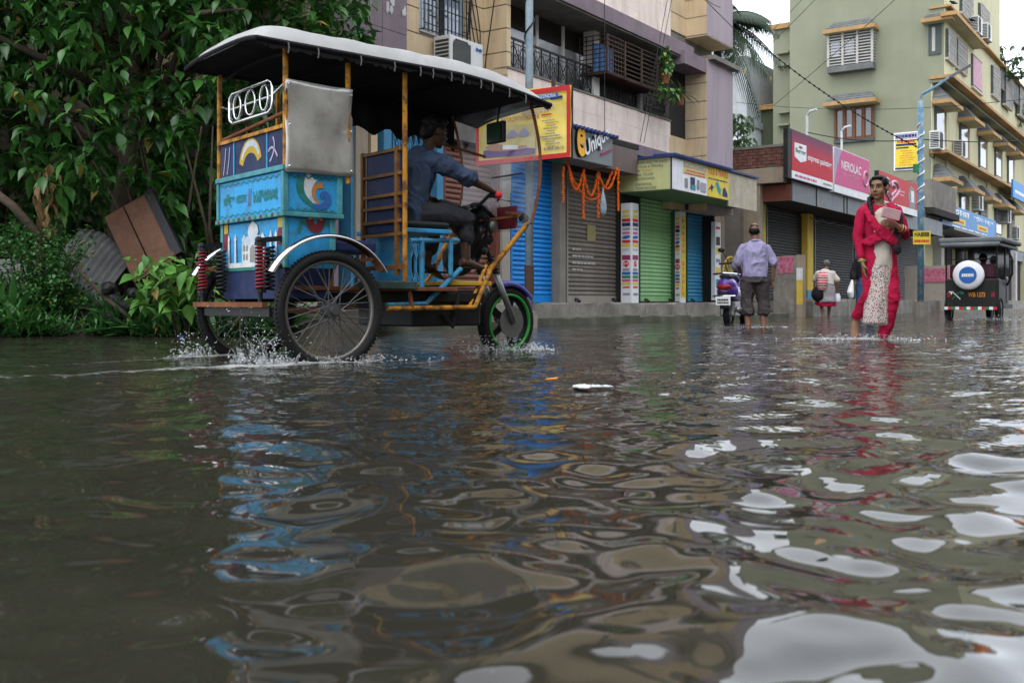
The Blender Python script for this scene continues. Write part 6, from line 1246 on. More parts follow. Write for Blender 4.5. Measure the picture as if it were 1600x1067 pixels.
hh.ball(c - f * .022 * k + u * .044 * k, (.078 * k, .092 * k, .080 * k), 20, 14, M); hh.ball(c - f * .075 * k - u * .005 * k, (.05 * k, .05 * k, .05 * k), 14, 10, M); hh.ball(c + f * .035 * k + u * .094 * k, (.055 * k, .045 * k, .022 * k), 14, 10, M)
for s_ in (-1, 1): hh.ball(c + r * s_ * .064 * k + f * .012 * k + u * .052 * k, (.02 * k, .045 * k, .045 * k), 12, 8, M)
hh.tube([c - f * .07 - u * .03, (-.09, .02, 1.34), (-.115, -.06, 1.27), (-.105, -.10, 1.19), (-.10, -.115, 1.13)], [.03, .026, .026, .022, .012], 10)
dressed('hair', hh, 'hair_black', WM, .006, 3, lambda q: .003 * vnoise(5, q * np.array((1, 1, .3)), 90.))
for s_ in (-1, 1): MB().ball(c + (r * s_ * .083 - u * .045) * k, (.007, .007, .012), 8, 6).build('earring', 'gold_metal', WM)
ku = MB(); torso(ku, [(.01, .01, .25), (0, 0, .36), (0, 0, .55), (0, 0, .78), (0, 0, .94), (0, 0, 1.08), (0, .01, 1.20), (0, .01, 1.265), (0, .005, 1.285)], [.132, .142, .152, .158, .132, .146, .156, .110, .07], [.11, .118, .125, .13, .110, .122, .10, .08, .062], (0, 1, 0), 28)
limb(ku, [(-.155, .0, 1.215), (-.205, .02, .98), (-.195, -.01, .85), (-.188, -.03, .79)], [.058, .05, .043, .040]); limb(ku, [(.155, .0, 1.215), (.225, -.045, 1.00), (.20, -.10, 1.02), (.165, -.14, 1.035)], [.058, .051, .045, .042])
dressed('tunic', ku, 'cloth_red', WM, .0075, 3, folds(41, .012, (11, 11, 1.6)))
fp = MB(); torso(fp, [(-.055, -.045, .15), (-.035, -.036, .35), (-.015, -.024, .55), (0, -.018, .74)], [.118, .118, .122, .126], [.112, .118, .121, .122], (0, 1, 0), 26); dressed('front_panel', fp, 'floral_print', WM, .008, 3, folds(41, .010, (11, 11, 1.6)))
fp = MB(); torso(fp, [(0, -.018, .70), (0, -.02, .82), (0, -.024, .94), (0, -.026, 1.08), (0, -.02, 1.19), (0, -.012, 1.24)], [.126, .126, .112, .126, .122, .07], [.122, .116, .104, .118, .102, .068], (0, 1, 0), 26); dressed('front_panel', fp, 'cloth_cream', WM, .008, 3, folds(44, .008, (11, 11, 3)))
dp = MB()
dp.tube([(.07, .09, 1.27), (.10, .02, 1.295), (.115, -.07, 1.245), (.085, -.135, 1.15), (.02, -.165, 1.06), (-.06, -.155, .98), (-.14, -.11, .93), (-.19, -.02, .93)], [.035, .045, .045, .045, .05, .055, .045, .02], 14, ry=[.014, .015, .016, .017, .018, .018, .017, .012])
dp.tube([(-.07, .09, 1.27), (-.10, .02, 1.295), (-.13, -.06, 1.24), (-.125, -.125, 1.14), (-.06, -.165, 1.04), (.03, -.175, .96), (.12, -.145, .90), (.18, -.05, .88)], [.035, .045, .045, .04, .045, .05, .045, .02], 14, ry=[.014, .015, .016, .017, .018, .02, .017, .012])
dp.tube([(.06, .07, 1.30), (0, .085, 1.31), (-.06, .07, 1.30)], .03, 10)
dressed('scarf', dp, 'cloth_crimson', WM, .006, 3, folds(51, .008, (22, 22, 22), .003))
sl = MB(); limb(sl, [(.07, 0, .70), (.085, -.075, .40), (.045, -.04, .12), (.025, -.03, .055)], [.098, .078, .060, .05]); limb(sl, [(-.07, 0, .70), (-.10, -.025, .42), (-.145, .20, .235)], [.096, .072, .050]); dressed('trousers', sl, 'cloth_red', WM, .008, 3, folds(61, .010, (9, 9, 14)))
pu = MB().box((-.10, -.275, 1.085), (.075, -.25, 1.185), Matrix.Translation((.0, 0, 0)) @ Matrix.Rotation(R(14), 4, 'Y') @ Matrix.Translation((-.26, 0, .01))).build('purse', pm('purse_pink', (.40, .24, .25), .5), WM, bevel=.008)
pu.parent = None; pu.name = 'purse'; pu.location = WM.location; tag(pu, 'small dusty pink purse held against the chest by the woman in red', 'purse')
for (p, d, m_) in (((.13, -.185, 1.05), (-1, -.4, .3), 'gold_metal'), ((.145, -.175, 1.045), (-1, -.4, .3), 'p_maroon'), ((.16, -.165, 1.04), (-1, -.4, .3), 'gold_metal'), ((-.18, -.045, .75), (.03, -.1, -1), 'p_cream'), ((-.183, -.04, .765), (.03, -.1, -1), 'gold_metal')):
    q = rot_to(d); MB().tube([V(p) + q @ V((math.cos(t) * .036, math.sin(t) * .036, 0)) for t in np.linspace(0, 6.28, 21)[:-1]], .004, 6, True).build('bangle', m_, WM, smooth=True)
hb = MB(); hb.ball((.095, -.185, .855), (.042, .03, .055), 14, 10); me = blob(hb, .008, 4, noise=folds(3, .006)); me.materials.append(MATS['cloth_black']); hbo = link('handbag', me, None, loc=WM.location); tag(hbo, 'small black handbag hanging at the waist of the woman in red', 'handbag'); MB().tube([(.10, -.19, .90), (.155, -.165, 1.05), (.165, -.12, 1.17), (.15, -.02, 1.275), (.13, .10, 1.20), (.12, .16, .95)], .012, 6).build('strap', 'cloth_black', hbo)
# ---------------- man in lilac shirt seen from behind (local y = away from us)
kx = .2375 * 14.8; MN = person('man in a lilac shirt and rolled-up dark trousers seen from behind', (kx, 14.8, 0)); b = MB()
fr = head(b, (-.01, .02, 1.385), (.18, .97, -.12), 1.0); b.tube([(0, 0, 1.20), (0, .0, 1.28), (0, .01, 1.34)], [.06, .056, .055], 12)
limb(b, [(-.165, 0, 1.13), (-.245, .02, .90), (-.17, .20, .80)], [.05, .04, .03]); hand(b, (-.165, .21, .795), (.5, .8, -.2), (0, 0, -1), .4, 1); limb(b, [(.165, 0, 1.13), (.262, -.02, .90), (.255, .02, .68)], [.05, .042, .03]); hand(b, (.255, .03, .67), (-.05, .1, -1), (-1, 0, 0), .45, 1)
limb(b, [(-.09, 0, .72), (-.11, .03, .38), (-.105, -.03, .02)], [.09, .06, .045]); limb(b, [(.09, 0, .72), (.12, .04, .38), (.125, .0, .02)], [.09, .06, .045]); foot(b, (-.105, -.03, .0), (0, 1, -.05)); foot(b, (.125, 0, 0), (.1, 1, -.05))
torso(b, [(0, 0, .70), (0, 0, .95), (0, 0, 1.15), (0, 0, 1.24)], [.14, .14, .15, .06], [.10, .10, .09, .05]); dressed('body', b, 'skin_mid', MN, .009, 3)
hh = MB(); c, r, f, u, k = fr; M = Matrix((r, f, u)).transposed().to_4x4(); hh.ball(c - f * .045 - u * .004, (.080, .062, .062), 14, 10, M); hh.ball(c - f * .01 + u * .015, (.081, .07, .05), 14, 10, M); hh.ball(c - f * .03 + u * .05, (.068, .07, .05), 14, 10, M); dressed('hair', hh, 'hair_black', MN, .008, 3); MB().tube([c + r * .078 + u * .01 + f * .06, c + r * .08 + u * .014, c + r * .076 - f * .02 - u * .0], .004, 5).build('spectacles', 'plastic_black', MN)
sh = MB(); torso(sh, [(0, 0, .72), (0, .0, .80), (0, 0, .95), (0, 0, 1.10), (0, 0, 1.19), (0, 0, 1.245)], [.172, .175, .175, .19, .165, .07], [.145, .148, .14, .13, .10, .065]); limb(sh, [(-.165, 0, 1.135), (-.225, .0, 1.01), (-.245, .02, .94)], [.06, .064, .064]); limb(sh, [(.165, 0, 1.135), (.235, -.01, 1.01), (.262, -.02, .93)], [.06, .065, .066])
dressed('shirt', sh, 'cloth_lilac', MN, .010, 3, folds(71, .018, (9, 9, 4))); MB().tube([(-.06, -.05, 1.245), (0, -.068, 1.25), (.06, -.05, 1.245)], .017, 8).build('collar', 'cloth_lilac', MN)
tr_ = MB(); torso(tr_, [(0, 0, .64), (0, 0, .76)], [.175, .178], [.145, .14]); limb(tr_, [(-.09, 0, .68), (-.115, .03, .40), (-.11, -.02, .22)], [.115, .095, .08]); limb(tr_, [(.09, 0, .68), (.125, .04, .40), (.128, .01, .22)], [.115, .095, .08]); tr_.tube([(-.11, -.02, .25), (-.11, -.025, .18)], .086, 12); tr_.tube([(.128, .01, .25), (.128, .005, .18)], .086, 12)
dressed('trousers', tr_, 'cloth_brown', MN, .010, 3, folds(81, .014, (8, 8, 9)))
# ---------------- stooped woman with a bundle, far side
kx = (1290 - 800) / 1600 * 25; OW = person('stooped grey-haired woman in a pale sari carrying a striped bundle', (kx, 25, 0)); b = MB(); fr = head(b, (.06, .16, 1.28), (.25, .8, -.55), 1.0); b.tube([(.03, .08, 1.12), (.05, .13, 1.22)], .05, 10)
torso(b, [(0, -.05, .60), (0, -.05, .80), (0, .02, 1.0), (.02, .08, 1.13)], [.17, .16, .19, .08], [.13, .13, .11, .07]); limb(b, [(.20, .05, 1.05), (.30, .0, .85), (.28, .08, .62)], [.05, .042, .03]); limb(b, [(-.18, .05, 1.05), (-.22, .15, .88), (-.12, .25, .95)], [.05, .042, .03]); hand(b, (.28, .09, .61), (0, .1, -1), (-1, 0, 0), .6, 1)
limb(b, [(-.08, 0, .6), (-.09, .06, .32), (-.08, -.05, .03)], [.08, .05, .034]); limb(b, [(.08, 0, .6), (.10, .02, .32), (.10, .08, .02)], [.08, .05, .034]); foot(b, (-.08, -.05, .02), (0, 1, 0)); foot(b, (.10, .08, .01), (0, 1, 0)); dressed('body', b, 'skin_mid', OW, .012, 3)
hh = MB(); c = V(fr[0]); hh.ball(c + V((0, -.03, .03)), (.09, .09, .085), 12, 8); dressed('hair', hh, 'hair_grey', OW, .011, 2, folds(9, .008, (20, 20, 20)))
sh = MB(); torso(sh, [(0, -.05, .76), (0, -.01, .92), (0, .03, 1.05), (.02, .07, 1.14)], [.185, .19, .205, .09], [.15, .14, .125, .08]); limb(sh, [(.18, .05, 1.05), (.28, .01, .90)], [.08, .075]); limb(sh, [(-.17, .05, 1.05), (-.22, .12, .92)], [.08, .07]); dressed('blouse', sh, 'cloth_white', OW, .012, 3, folds(91, .01))
sr = MB(); torso(sr, [(0, .0, .36), (0, 0, .50), (0, -.02, .66), (0, -.04, .80)], [.25, .24, .225, .18], [.20, .19, .18, .15]); dressed('sari', sr, 'cloth_sari', OW, .013, 3, folds(92, .016, (9, 9, 2))); sr = MB(); torso(sr, [(0, .02, .28), (0, 0, .42)], [.26, .235], [.20, .18]); dressed('sari_hem', sr, 'cloth_red', OW, .013, 3, folds(93, .015, (9, 9, 2)))
m = bpy.data.materials.new('striped_cloth'); m.use_nodes = True; n_ = m.node_tree; wv = n_.nodes.new('ShaderNodeTexWave'); wv.inputs['Scale'].default_value = 5; wv.bands_direction = 'Z'; tc = n_.nodes.new('ShaderNodeTexCoord'); rp = n_.nodes.new('ShaderNodeValToRGB'); rp.color_ramp.interpolation = 'CONSTANT'; rp.color_ramp.elements[0].color = (.5, .03, .04, 1); rp.color_ramp.elements[1].position = .5; rp.color_ramp.elements[1].color = (.55, .45, .45, 1)
n_.links.new(tc.outputs['Object'], wv.inputs[0]); n_.links.new(wv.outputs[0], rp.inputs[0]); n_.links.new(rp.outputs[0], n_.nodes['Principled BSDF'].inputs[0]); MATS['striped_cloth'] = m
bu_ = MB(); bu_.tube([(-.12, -.14, 1.10), (-.13, -.20, .98), (-.14, -.21, .82), (-.15, -.18, .66)], [.08, .12, .13, .10], 14, ry=[.05, .06, .06, .05]); me = blob(bu_, .012, 3, noise=folds(95, .012)); me.materials.append(m); bo = link('cloth_bundle', me, None, loc=OW.location); tag(bo, 'red and white striped cloth bundle on the stooped woman\'s shoulder', 'bundle')
bl = MB(); bl.ball((-.20, -.08, .56), (.16, .14, .19), 14, 10); me = blob(bl, .013, 3, noise=folds(96, .015)); me.materials.append(MATS['cloth_black']); bo = link('black_bag', me, None, loc=OW.location); tag(bo, 'bulging black bag at the stooped woman\'s left hip', 'bag')
cn = empty('milk_can', 'small metal can carried by the stooped woman', 'can', OW.location + V((.31, .08, .36))); MB().lathe([(.07, 0), (.075, .02), (.075, .15), (.05, .19), (.055, .21)], 16).build('can', 'sign_pale', cn, smooth=True); MB().tube([(-.06, 0, .2), (0, 0, .27), (.06, 0, .2)], .006, 5).build('handle', 'steel_dull', cn)
# ---------------- person in jeans mostly hidden behind the woman in red
kx = (1353 - 800) / 1600 * 19.5; JP = person('person in jeans and black top half hidden behind the woman in red', (kx, 19.5, 0)); b = MB(); head(b, (.06, 0, 1.40), (.1, 1, 0)); b.tube([(.02, 0, 1.2), (.05, 0, 1.34)], .05, 10); torso(b, [(0, 0, .75), (0, 0, 1.1), (.02, 0, 1.25)], [.14, .16, .07], [.1, .1, .06]); limb(b, [(-.17, 0, 1.14), (-.24, .0, .94), (-.27, -.08, .76)], [.045, .036, .026]); hand(b, (-.27, -.085, .75), (0, -.1, -1), (1, 0, 0), .7, 1)
limb(b, [(-.08, 0, .72), (-.10, .0, .38), (-.12, .05, .02)], [.08, .05, .035]); limb(b, [(.09, 0, .72), (.11, .0, .38), (.11, .1, .02)], [.08, .05, .035]); dressed('body', b, 'skin_mid', JP, .012, 3)
sh = MB(); torso(sh, [(0, 0, .78), (0, 0, 1.1), (.02, 0, 1.26)], [.17, .19, .08], [.13, .12, .07]); limb(sh, [(-.16, 0, 1.14), (-.24, 0, .94), (-.26, -.06, .82)], [.07, .065, .06]); dressed('top', sh, 'cloth_black', JP, .012, 3, folds(97, .012)); jn = MB(); torso(jn, [(0, 0, .68), (0, 0, .82)], [.165, .165], [.13, .13]); limb(jn, [(-.08, 0, .7), (-.10, .0, .38), (-.12, .05, .10)], [.105, .085, .07]); limb(jn, [(.09, 0, .7), (.11, .0, .38), (.11, .1, .10)], [.105, .085, .07]); dressed('jeans', jn, 'cloth_jeans', JP, .012, 3, folds(98, .012)); hh = MB().ball((.06, -.02, 1.44), (.085, .1, .09), 12, 8); dressed('hair', hh, 'hair_black', JP, .012, 2)
wb_ = MB(); wb_.tube([(-.29, -.08, .78), (-.31, -.09, .66), (-.33, -.09, .54), (-.31, -.09, .44)], [.02, .06, .10, .07], 12, ry=[.015, .04, .06, .03]); me = blob(wb_, .01, 3, noise=folds(99, .012)); me.materials.append(MATS['p_white']); bo = link('carrier_bag', me, None, loc=JP.location); tag(bo, 'white carrier bag hanging left of the woman in red', 'bag')
# ------------------------------------------------------------------ parked scooter
pm('scooter_purple', (.085, .03, .26), .25, var=.1, bump=.02, coat=.6); pm('lamp_red', (.22, .008, .012), .25, bump=0); pm('scooter_grey', (.20, .20, .27), .35, coat=.3)
SCO = empty('motor_scooter', 'purple motor scooter parked in the water by the teal shutter', 'scooter', (3.66, 17.3, -.08), R(66)); SCO.scale = (1.08, 1.08, 1.08)
def sblob(name, mb, mat, par=SCO, vox=.012, sm=5):
    me = blob(mb, vox, sm); me.materials.append(MATS[mat]); return link(name, me, par)
def swheel(par, c, Rw, name, rim='scooter_grey'):
    t = MB(); n, k = 32, 10; M = T(V(c)) @ Matrix.Rotation(R(90), 4, 'X'); vs = [(math.cos(2 * math.pi * i / n) * (Rw - .045 + .045 * math.cos(2 * math.pi * j / k)), math.sin(2 * math.pi * i / n) * (Rw - .045 + .045 * math.cos(2 * math.pi * j / k)), .05 * math.sin(2 * math.pi * j / k)) for i in range(n) for j in range(k)]
    t.add(vs, [(i * k + j, ((i + 1) % n) * k + j, ((i + 1) % n) * k + (j + 1) % k, i * k + (j + 1) % k) for i in range(n) for j in range(k)], M); W_ = t.build(name, 'rubber', par, smooth=True); MB().lathe([(.03, -.05), (Rw - .08, -.03), (Rw - .075, 0), (Rw - .08, .03), (.03, .05)], 24, M).build('rim', rim, W_, smooth=True); return W_
swheel(SCO, (0, 0, .23), .23, 'wheel'); swheel(SCO, (1.24, 0, .23), .23, 'wheel')
sblob('rear_body', MB().tube([(-.30, 0, .62), (-.1, 0, .58), (.15, 0, .55), (.42, 0, .50)], [.10, .17, .19, .15], 16, ry=[.07, .15, .17, .13], ref=(0, 0, 1)).ball((-.12, 0, .68), (.25, .15, .12)), 'scooter_purple'); sblob('seat', MB().tube([(-.28, 0, .80), (0, 0, .82), (.30, 0, .78), (.46, 0, .74)], [.09, .13, .12, .08], 14, ry=[.04, .06, .055, .04], ref=(0, 0, 1)), 'plastic_black')
sblob('floorboard', MB().box((.40, -.17, .27), (.92, .17, .34)), 'scooter_purple'); sblob('front_apron', MB().tube([(.90, 0, .32), (1.0, 0, .55), (1.02, 0, .80), (.98, 0, .92)], [.15, .21, .20, .14], 16, ry=[.05, .06, .06, .06], ref=(1, 0, 0)), 'scooter_purple'); sblob('front_mudguard', MB().tube([(1.0, 0, .40), (1.15, 0, .50), (1.32, 0, .46), (1.45, 0, .34)], [.06, .08, .08, .05], 12, ry=[.03, .035, .035, .02], ref=(0, 0, 1)), 'scooter_purple')
sblob('headlamp_cowl', MB().ball((.98, 0, 1.0), (.13, .18, .11)), 'scooter_grey'); MB().tube([(.92, -.36, 1.04), (.98, -.15, 1.06), (.98, .15, 1.06), (.92, .36, 1.04)], .018, 8).build('handlebar', 'plastic_black', SCO)
for sg in (-1, 1):
    MB().cyl((.96, sg * .2, 1.06), (.92, sg * .30, 1.24), .007, n=6).build('mirror_stem', 'plastic_black', SCO); MB().ball((.92, sg * .32, 1.27), (.02, .06, .04), 12, 8).build('mirror', 'plastic_black', SCO, smooth=True)
sblob('tail_lamp', MB().ball((-.34, 0, .64), (.045, .12, .05)), 'lamp_red', vox=.009); MB().box((-.40, -.11, .36), (-.385, .11, .49)).build('number_plate', 'p_white', SCO); lines(SCO, Matrix(((0, 0, -1, -.401), (-1, 0, 0, .11), (0, 1, 0, .36), (0, 0, 0, 1))), .02, .20, .02, .11, 2, 'p_black', 3, .05, .7)
MB().tube([(-.05, -.18, .84), (-.34, -.16, .84), (-.40, 0, .85), (-.34, .16, .84), (-.05, .18, .84)], .014, 8).build('grab_rail', 'chrome', SCO); MB().tube([(.35, -.18, .30), (0, -.20, .26), (-.28, -.20, .30)], [.03, .05, .045], 12).build('exhaust', 'steel_dull', SCO, smooth=True); MB().tube([(-.32, -.17, .50), (-.38, 0, .50), (-.32, .17, .50)], .016, 8).build('rear_guard', 'chrome', SCO); sblob('fender', MB().box((-.33, -.07, .30), (-.18, .07, .55)), 'plastic_black')
sblob('engine', MB().box((-.1, -.12, .18), (.35, .12, .42)), 'steel_dull', vox=.016)
# yellow spoked cart wheel leaning behind it
CW = empty('cart_wheel', 'old yellow spoked cart wheel leaning behind the purple scooter', 'wheel', street(9.0, -.25, .5), ST_ROT); MB().tube([(math.cos(t) * .5, .02, math.sin(t) * .5 + .45) for t in np.linspace(0, 6.28, 29)[:-1]], .022, 6, True).build('rim', 'yellow_paint', CW, smooth=True)
for i in range(14): a = i * 2 * math.pi / 14; MB().bar((math.cos(a) * .06, .02, .45 + math.sin(a) * .06), (math.cos(a) * .5, .02, .45 + math.sin(a) * .5), .022).build('spoke', 'yellow_paint', CW)
MB().cyl((0, -.05, .45), (0, .09, .45), .07, n=12).build('hub', 'red_oxide', CW)
# ------------------------------------------------------------------ dark auto-rickshaw seen from behind
pm('auto_dark', (.012, .014, .012), .5, var=.3, spec=.25, dirt=.25, dcol=(.05, .045, .035), ds=4); pm('auto_roof', (.15, .165, .17), .6, var=.15); pm('auto_seat', (.06, .012, .025), .5)
ax_ = (1517 - 800) / 1600 * 21; AR = empty('auto_rickshaw', 'dark auto-rickshaw with white spare wheel cover driving away', 'auto-rickshaw', (ax_, 21, -.04), ST_ROT)
def ab(n, m, a, b, p=AR, bv=.01): return MB().box(a, b).build(n, m, p, bevel=bv)
aw = .50
swheel(AR, (.30, -aw + .02, .24), .27, 'wheel', 'auto_dark'); swheel(AR, (.30, aw - .02, .24), .27, 'wheel', 'auto_dark'); swheel(AR, (2.15, 0, .24), .27, 'wheel', 'auto_dark')
ab('rear_tub', 'auto_dark', (0, -aw, .28), (.55, aw, .88), bv=.03); ab('floor', 'auto_dark', (.5, -aw, .26), (1.9, aw, .36)); ab('front_cowl', 'auto_dark', (1.8, -.38, .3), (2.2, .38, .95), bv=.06); ab('bumper', 'auto_dark', (-.06, -aw, .24), (0, aw, .30))
for i in range(14): MB().box((-.068, -aw + i * 2 * aw / 14, .245), (-.061, -aw + (i + .98) * 2 * aw / 14, .305)).build('bumper_stripe', ('p_red', 'p_white', 'p_green')[i % 3], AR)
ab('rear_seat', 'auto_seat', (.15, -aw + .06, .88), (.28, aw - .06, 1.18), bv=.04); ab('rear_seat_cushion', 'auto_seat', (.2, -aw + .06, .6), (.7, aw - .06, .72), bv=.04); ab('driver_seat', 'auto_seat', (1.2, -.35, .55), (1.55, .35, .68), bv=.04)
me = blob(MB().box((-.10, -aw - .12, 1.62), (2.3, aw + .12, 1.72)), .03, 3); me.materials.append(MATS['auto_roof']); rf_ = link('roof', me, AR); MB().tube([(-.12, -aw - .06, 1.57), (-.12, aw + .06, 1.57)], .05, 10).build('rolled_curtain', 'auto_roof', AR, smooth=True)
for x, y in ((.03, -aw + .02), (.03, aw - .02), (1.0, -aw + .02), (1.0, aw - .02), (2.0, -.42), (2.0, .42)): MB().cyl((x, y, .3 if x < 1.5 else .9), (x, y, 1.62), .018).build('post', 'auto_dark', AR)
ab('front_screen', 'tinted_glass', (1.98, -.42, .95), (2.0, .42, 1.6)); ab('shade_curtain', 'auto_dark', (1.05, aw - .01, .4), (1.9, aw + .01, 1.6)); ab('side_door', 'auto_dark', (.1, -aw - .012, .3), (.9, -aw + .012, .86)); ab('roof_lining', 'auto_dark', (-.06, -aw - .06, 1.54), (2.2, aw + .06, 1.6))  # side curtain and dark screen added to keep the cabin interior dark
for z in (1.28,): MB().cyl((.03, -aw, z), (.03, aw, z), .012).build('rail', 'auto_dark', AR)
MB().tube([(.9, -aw - .03, 1.55), (.85, -aw - .14, 1.3), (.85, -aw - .15, 1.0), (.95, -aw - .03, .75)], .02, 8).build('grab_handle', 'rubber', AR)
sw_ = MB(); Mw = Matrix(((0, 0, -1, -.02), (-1, 0, 0, .03), (0, 1, 0, .95), (0, 0, 0, 1))); sw_.lathe([(.27, 0), (.30, .03), (.30, .08), (.27, .12), (.15, .135), (.02, .14)], 36, Mw); so_ = sw_.build('spare_wheel_cover', 'p_white', AR, smooth=True); MB().lathe([(.01, .136), (.17, .1365), (.17, .142), (.01, .144)], 30, Mw).build('cover_print', 'p_blue', so_); lines(so_, Mw @ T((0, 0, .146)), -.12, .12, -.035, .045, 1, 'p_white', 5, .1, .8)
text('WB 1273', 'p_orange', AR, Matrix(((0, 0, -1, -.004), (-1, 0, 0, .05), (0, 1, 0, .50), (0, 0, 0, 1))), .32, .10, bold=.03)
for d_, m_ in ((1, 'p_white'), (-1, 'p_green')): MB().bar((-.006, .28 - d_ * .08, .46), (-.006, .28 + d_ * .08, .62), .014).box((-.008, .28 + d_ * .08, .56), (-.004, .28 + d_ * .14, .62)).build('flag_motif', m_, AR)
for y in (-aw + .08, aw - .08): MB().box((-.012, y - .035, .5), (-.001, y + .035, .6)).build('tail_lamp', 'lamp_red', AR)
AP = person('dark figure driving the auto-rickshaw with the white wheel cover', street(0, 0), ST_ROT); AP.location = AR.location + D * 1.35 + V((0, 0, .60)); b = MB(); head(b, (.02, 0, .72), (1, 0, 0)); torso(b, [(0, 0, .05), (0, 0, .35), (.02, 0, .52), (.02, 0, .60)], [.16, .19, .16, .05], [.11, .12, .09, .05], (1, 0, 0)); b.tube([(.02, 0, .55), (.02, 0, .66)], .05, 10); limb(b, [(.02, -.19, .5), (.15, -.26, .3), (.40, -.2, .34)], [.05, .042, .03]); limb(b, [(.02, .19, .5), (.15, .26, .3), (.40, .2, .34)], [.05, .042, .03]); limb(b, [(0, -.1, .08), (.38, -.12, .06), (.40, -.12, -.28)], [.08, .06, .04]); limb(b, [(0, .1, .08), (.38, .12, .06), (.40, .12, -.28)], [.08, .06, .04]); dressed('body', b, 'skin_dark', AP, .014, 3)
sh = MB(); torso(sh, [(0, 0, .05), (0, 0, .35), (.02, 0, .53), (.02, 0, .59)], [.18, .21, .18, .06], [.13, .14, .11, .06], (1, 0, 0)); dressed('shirt', sh, 'cloth_charcoal', AP, .014, 3); hh = MB().ball((-.02, 0, .76), (.1, .09, .09), 12, 8); dressed('hair', hh, 'hair_black', AP, .014, 2)
# ------------------------------------------------------------------ vegetation, bank and debris
def leaf_mat(name, c1, c2, rough=.38):
    m = bpy.data.materials.new(name); m.use_nodes = True; n = m.node_tree; L = n.links.new; b = n.nodes['Principled BSDF']; b.inputs['Roughness'].default_value = rough; b.inputs['Specular IOR Level'].default_value = .45
    ge = n.nodes.new('ShaderNodeNewGeometry'); oi = n.nodes.new('ShaderNodeObjectInfo'); ad = n.nodes.new('ShaderNodeMath'); ad.operation = 'ADD'; L(ge.outputs['Random Per Island'], ad.inputs[0]); L(oi.outputs['Random'], ad.inputs[1]); fr2 = n.nodes.new('ShaderNodeMath'); fr2.operation = 'FRACT'; L(ad.outputs[0], fr2.inputs[0])
    rp = n.nodes.new('ShaderNodeValToRGB'); e = rp.color_ramp.elements; e[0].color = (*c1, 1); e[1].color = (*c2, 1); e[1].position = .97; x = e.new(.994); x.color = (.30, .19, .03, 1); L(fr2.outputs[0], rp.inputs[0]); L(rp.outputs[0], b.inputs[0])
    b.inputs['Subsurface Weight'].default_value = 0
    tr = n.nodes.new('ShaderNodeBsdfTranslucent'); L(rp.outputs[0], tr.inputs[0]); mx = n.nodes.new('ShaderNodeMixShader'); mx.inputs[0].default_value = .22; L(b.outputs[0], mx.inputs[1]); L(tr.outputs[0], mx.inputs[2]); L(mx.outputs[0], n.nodes['Material Output'].inputs[0]); MATS[name] = m; return m
leaf_mat('leaf_deep', (.014, .055, .012), (.06, .19, .03)); leaf_mat('leaf_fresh', (.06, .17, .03), (.14, .32, .06)); leaf_mat('leaf_fine', (.025, .10, .022), (.07, .20, .045)); leaf_mat('leaf_palm', (.012, .032, .014), (.026, .06, .022)); leaf_mat('leaf_far', (.03, .07, .02), (.07, .14, .04))
pm('bark', (.06, .045, .032), .9, var=.4, vs=6, bump=.7, bs=18); pm('soil', (.025, .021, .015), .95, var=.4, vs=4, bump=.8, bs=14)
def leaf_geo(L_=.22, W_=.095, droop=.25, rows=5):
    vs = []; prof = [0, .72, 1.0, .78, .34, 0][:rows + 1] if rows == 5 else [0, 1, .8, 0]; k = len(prof)
    for i, p in enumerate(prof):
        t = i / (k - 1); y = t * L_; z = -droop * L_ * t * t
        if p == 0: vs.append((0, y, z))
        else: vs += [(-p * W_ / 2, y, z + .18 * p * W_), (0, y, z), (p * W_ / 2, y, z + .18 * p * W_)]
    f = [(0, 2, 1), (0, 3, 2)]
    for i in range(k - 3): a = 1 + 3 * i; f += [(a, a + 1, a + 4, a + 3), (a + 1, a + 2, a + 5, a + 4)]
    a = 1 + 3 * (k - 3); t = len(vs) - 1; f += [(a, a + 1, t), (a + 1, a + 2, t)]
    return np.array(vs), f
def spread(name, geo, mats4, mat, parent, kind='stuff'):
    vs, f = geo; n = len(vs); N_ = len(mats4); A = np.array([np.array(m) for m in mats4]); P = np.einsum('nij,kj->nki', A[:, :3, :3], vs) + A[:, None, :3, 3]
    me = bpy.data.meshes.new(name); me.vertices.add(N_ * n); me.vertices.foreach_set('co', P.reshape(-1).astype('f')); lt = np.array([len(q) for q in f]); fl = np.concatenate([np.array(q) for q in f]); tot = (fl[None, :] + (np.arange(N_) * n)[:, None]).ravel()
    me.loops.add(len(tot)); me.loops.foreach_set('vertex_index', tot.astype('i')); me.polygons.add(N_ * len(f)); ls = np.tile(lt, N_); me.polygons.foreach_set('loop_start', np.concatenate([[0], np.cumsum(ls)[:-1]]).astype('i')); me.polygons.foreach_set('loop_total', ls.astype('i')); me.polygons.foreach_set('use_smooth', np.ones(N_ * len(f), bool)); me.update(); me.materials.append(MATS[mat]); o = link(name, me, parent)
    if kind: o['kind'] = kind
    return o
def mleaf(p, az, pitch, roll, s): return Matrix.Translation(p) @ Matrix.Rotation(az, 4, 'Z') @ Matrix.Rotation(pitch, 4, 'X') @ Matrix.Rotation(roll, 4, 'Y') @ Matrix.Scale(s, 4)
rs = random.Random(17)
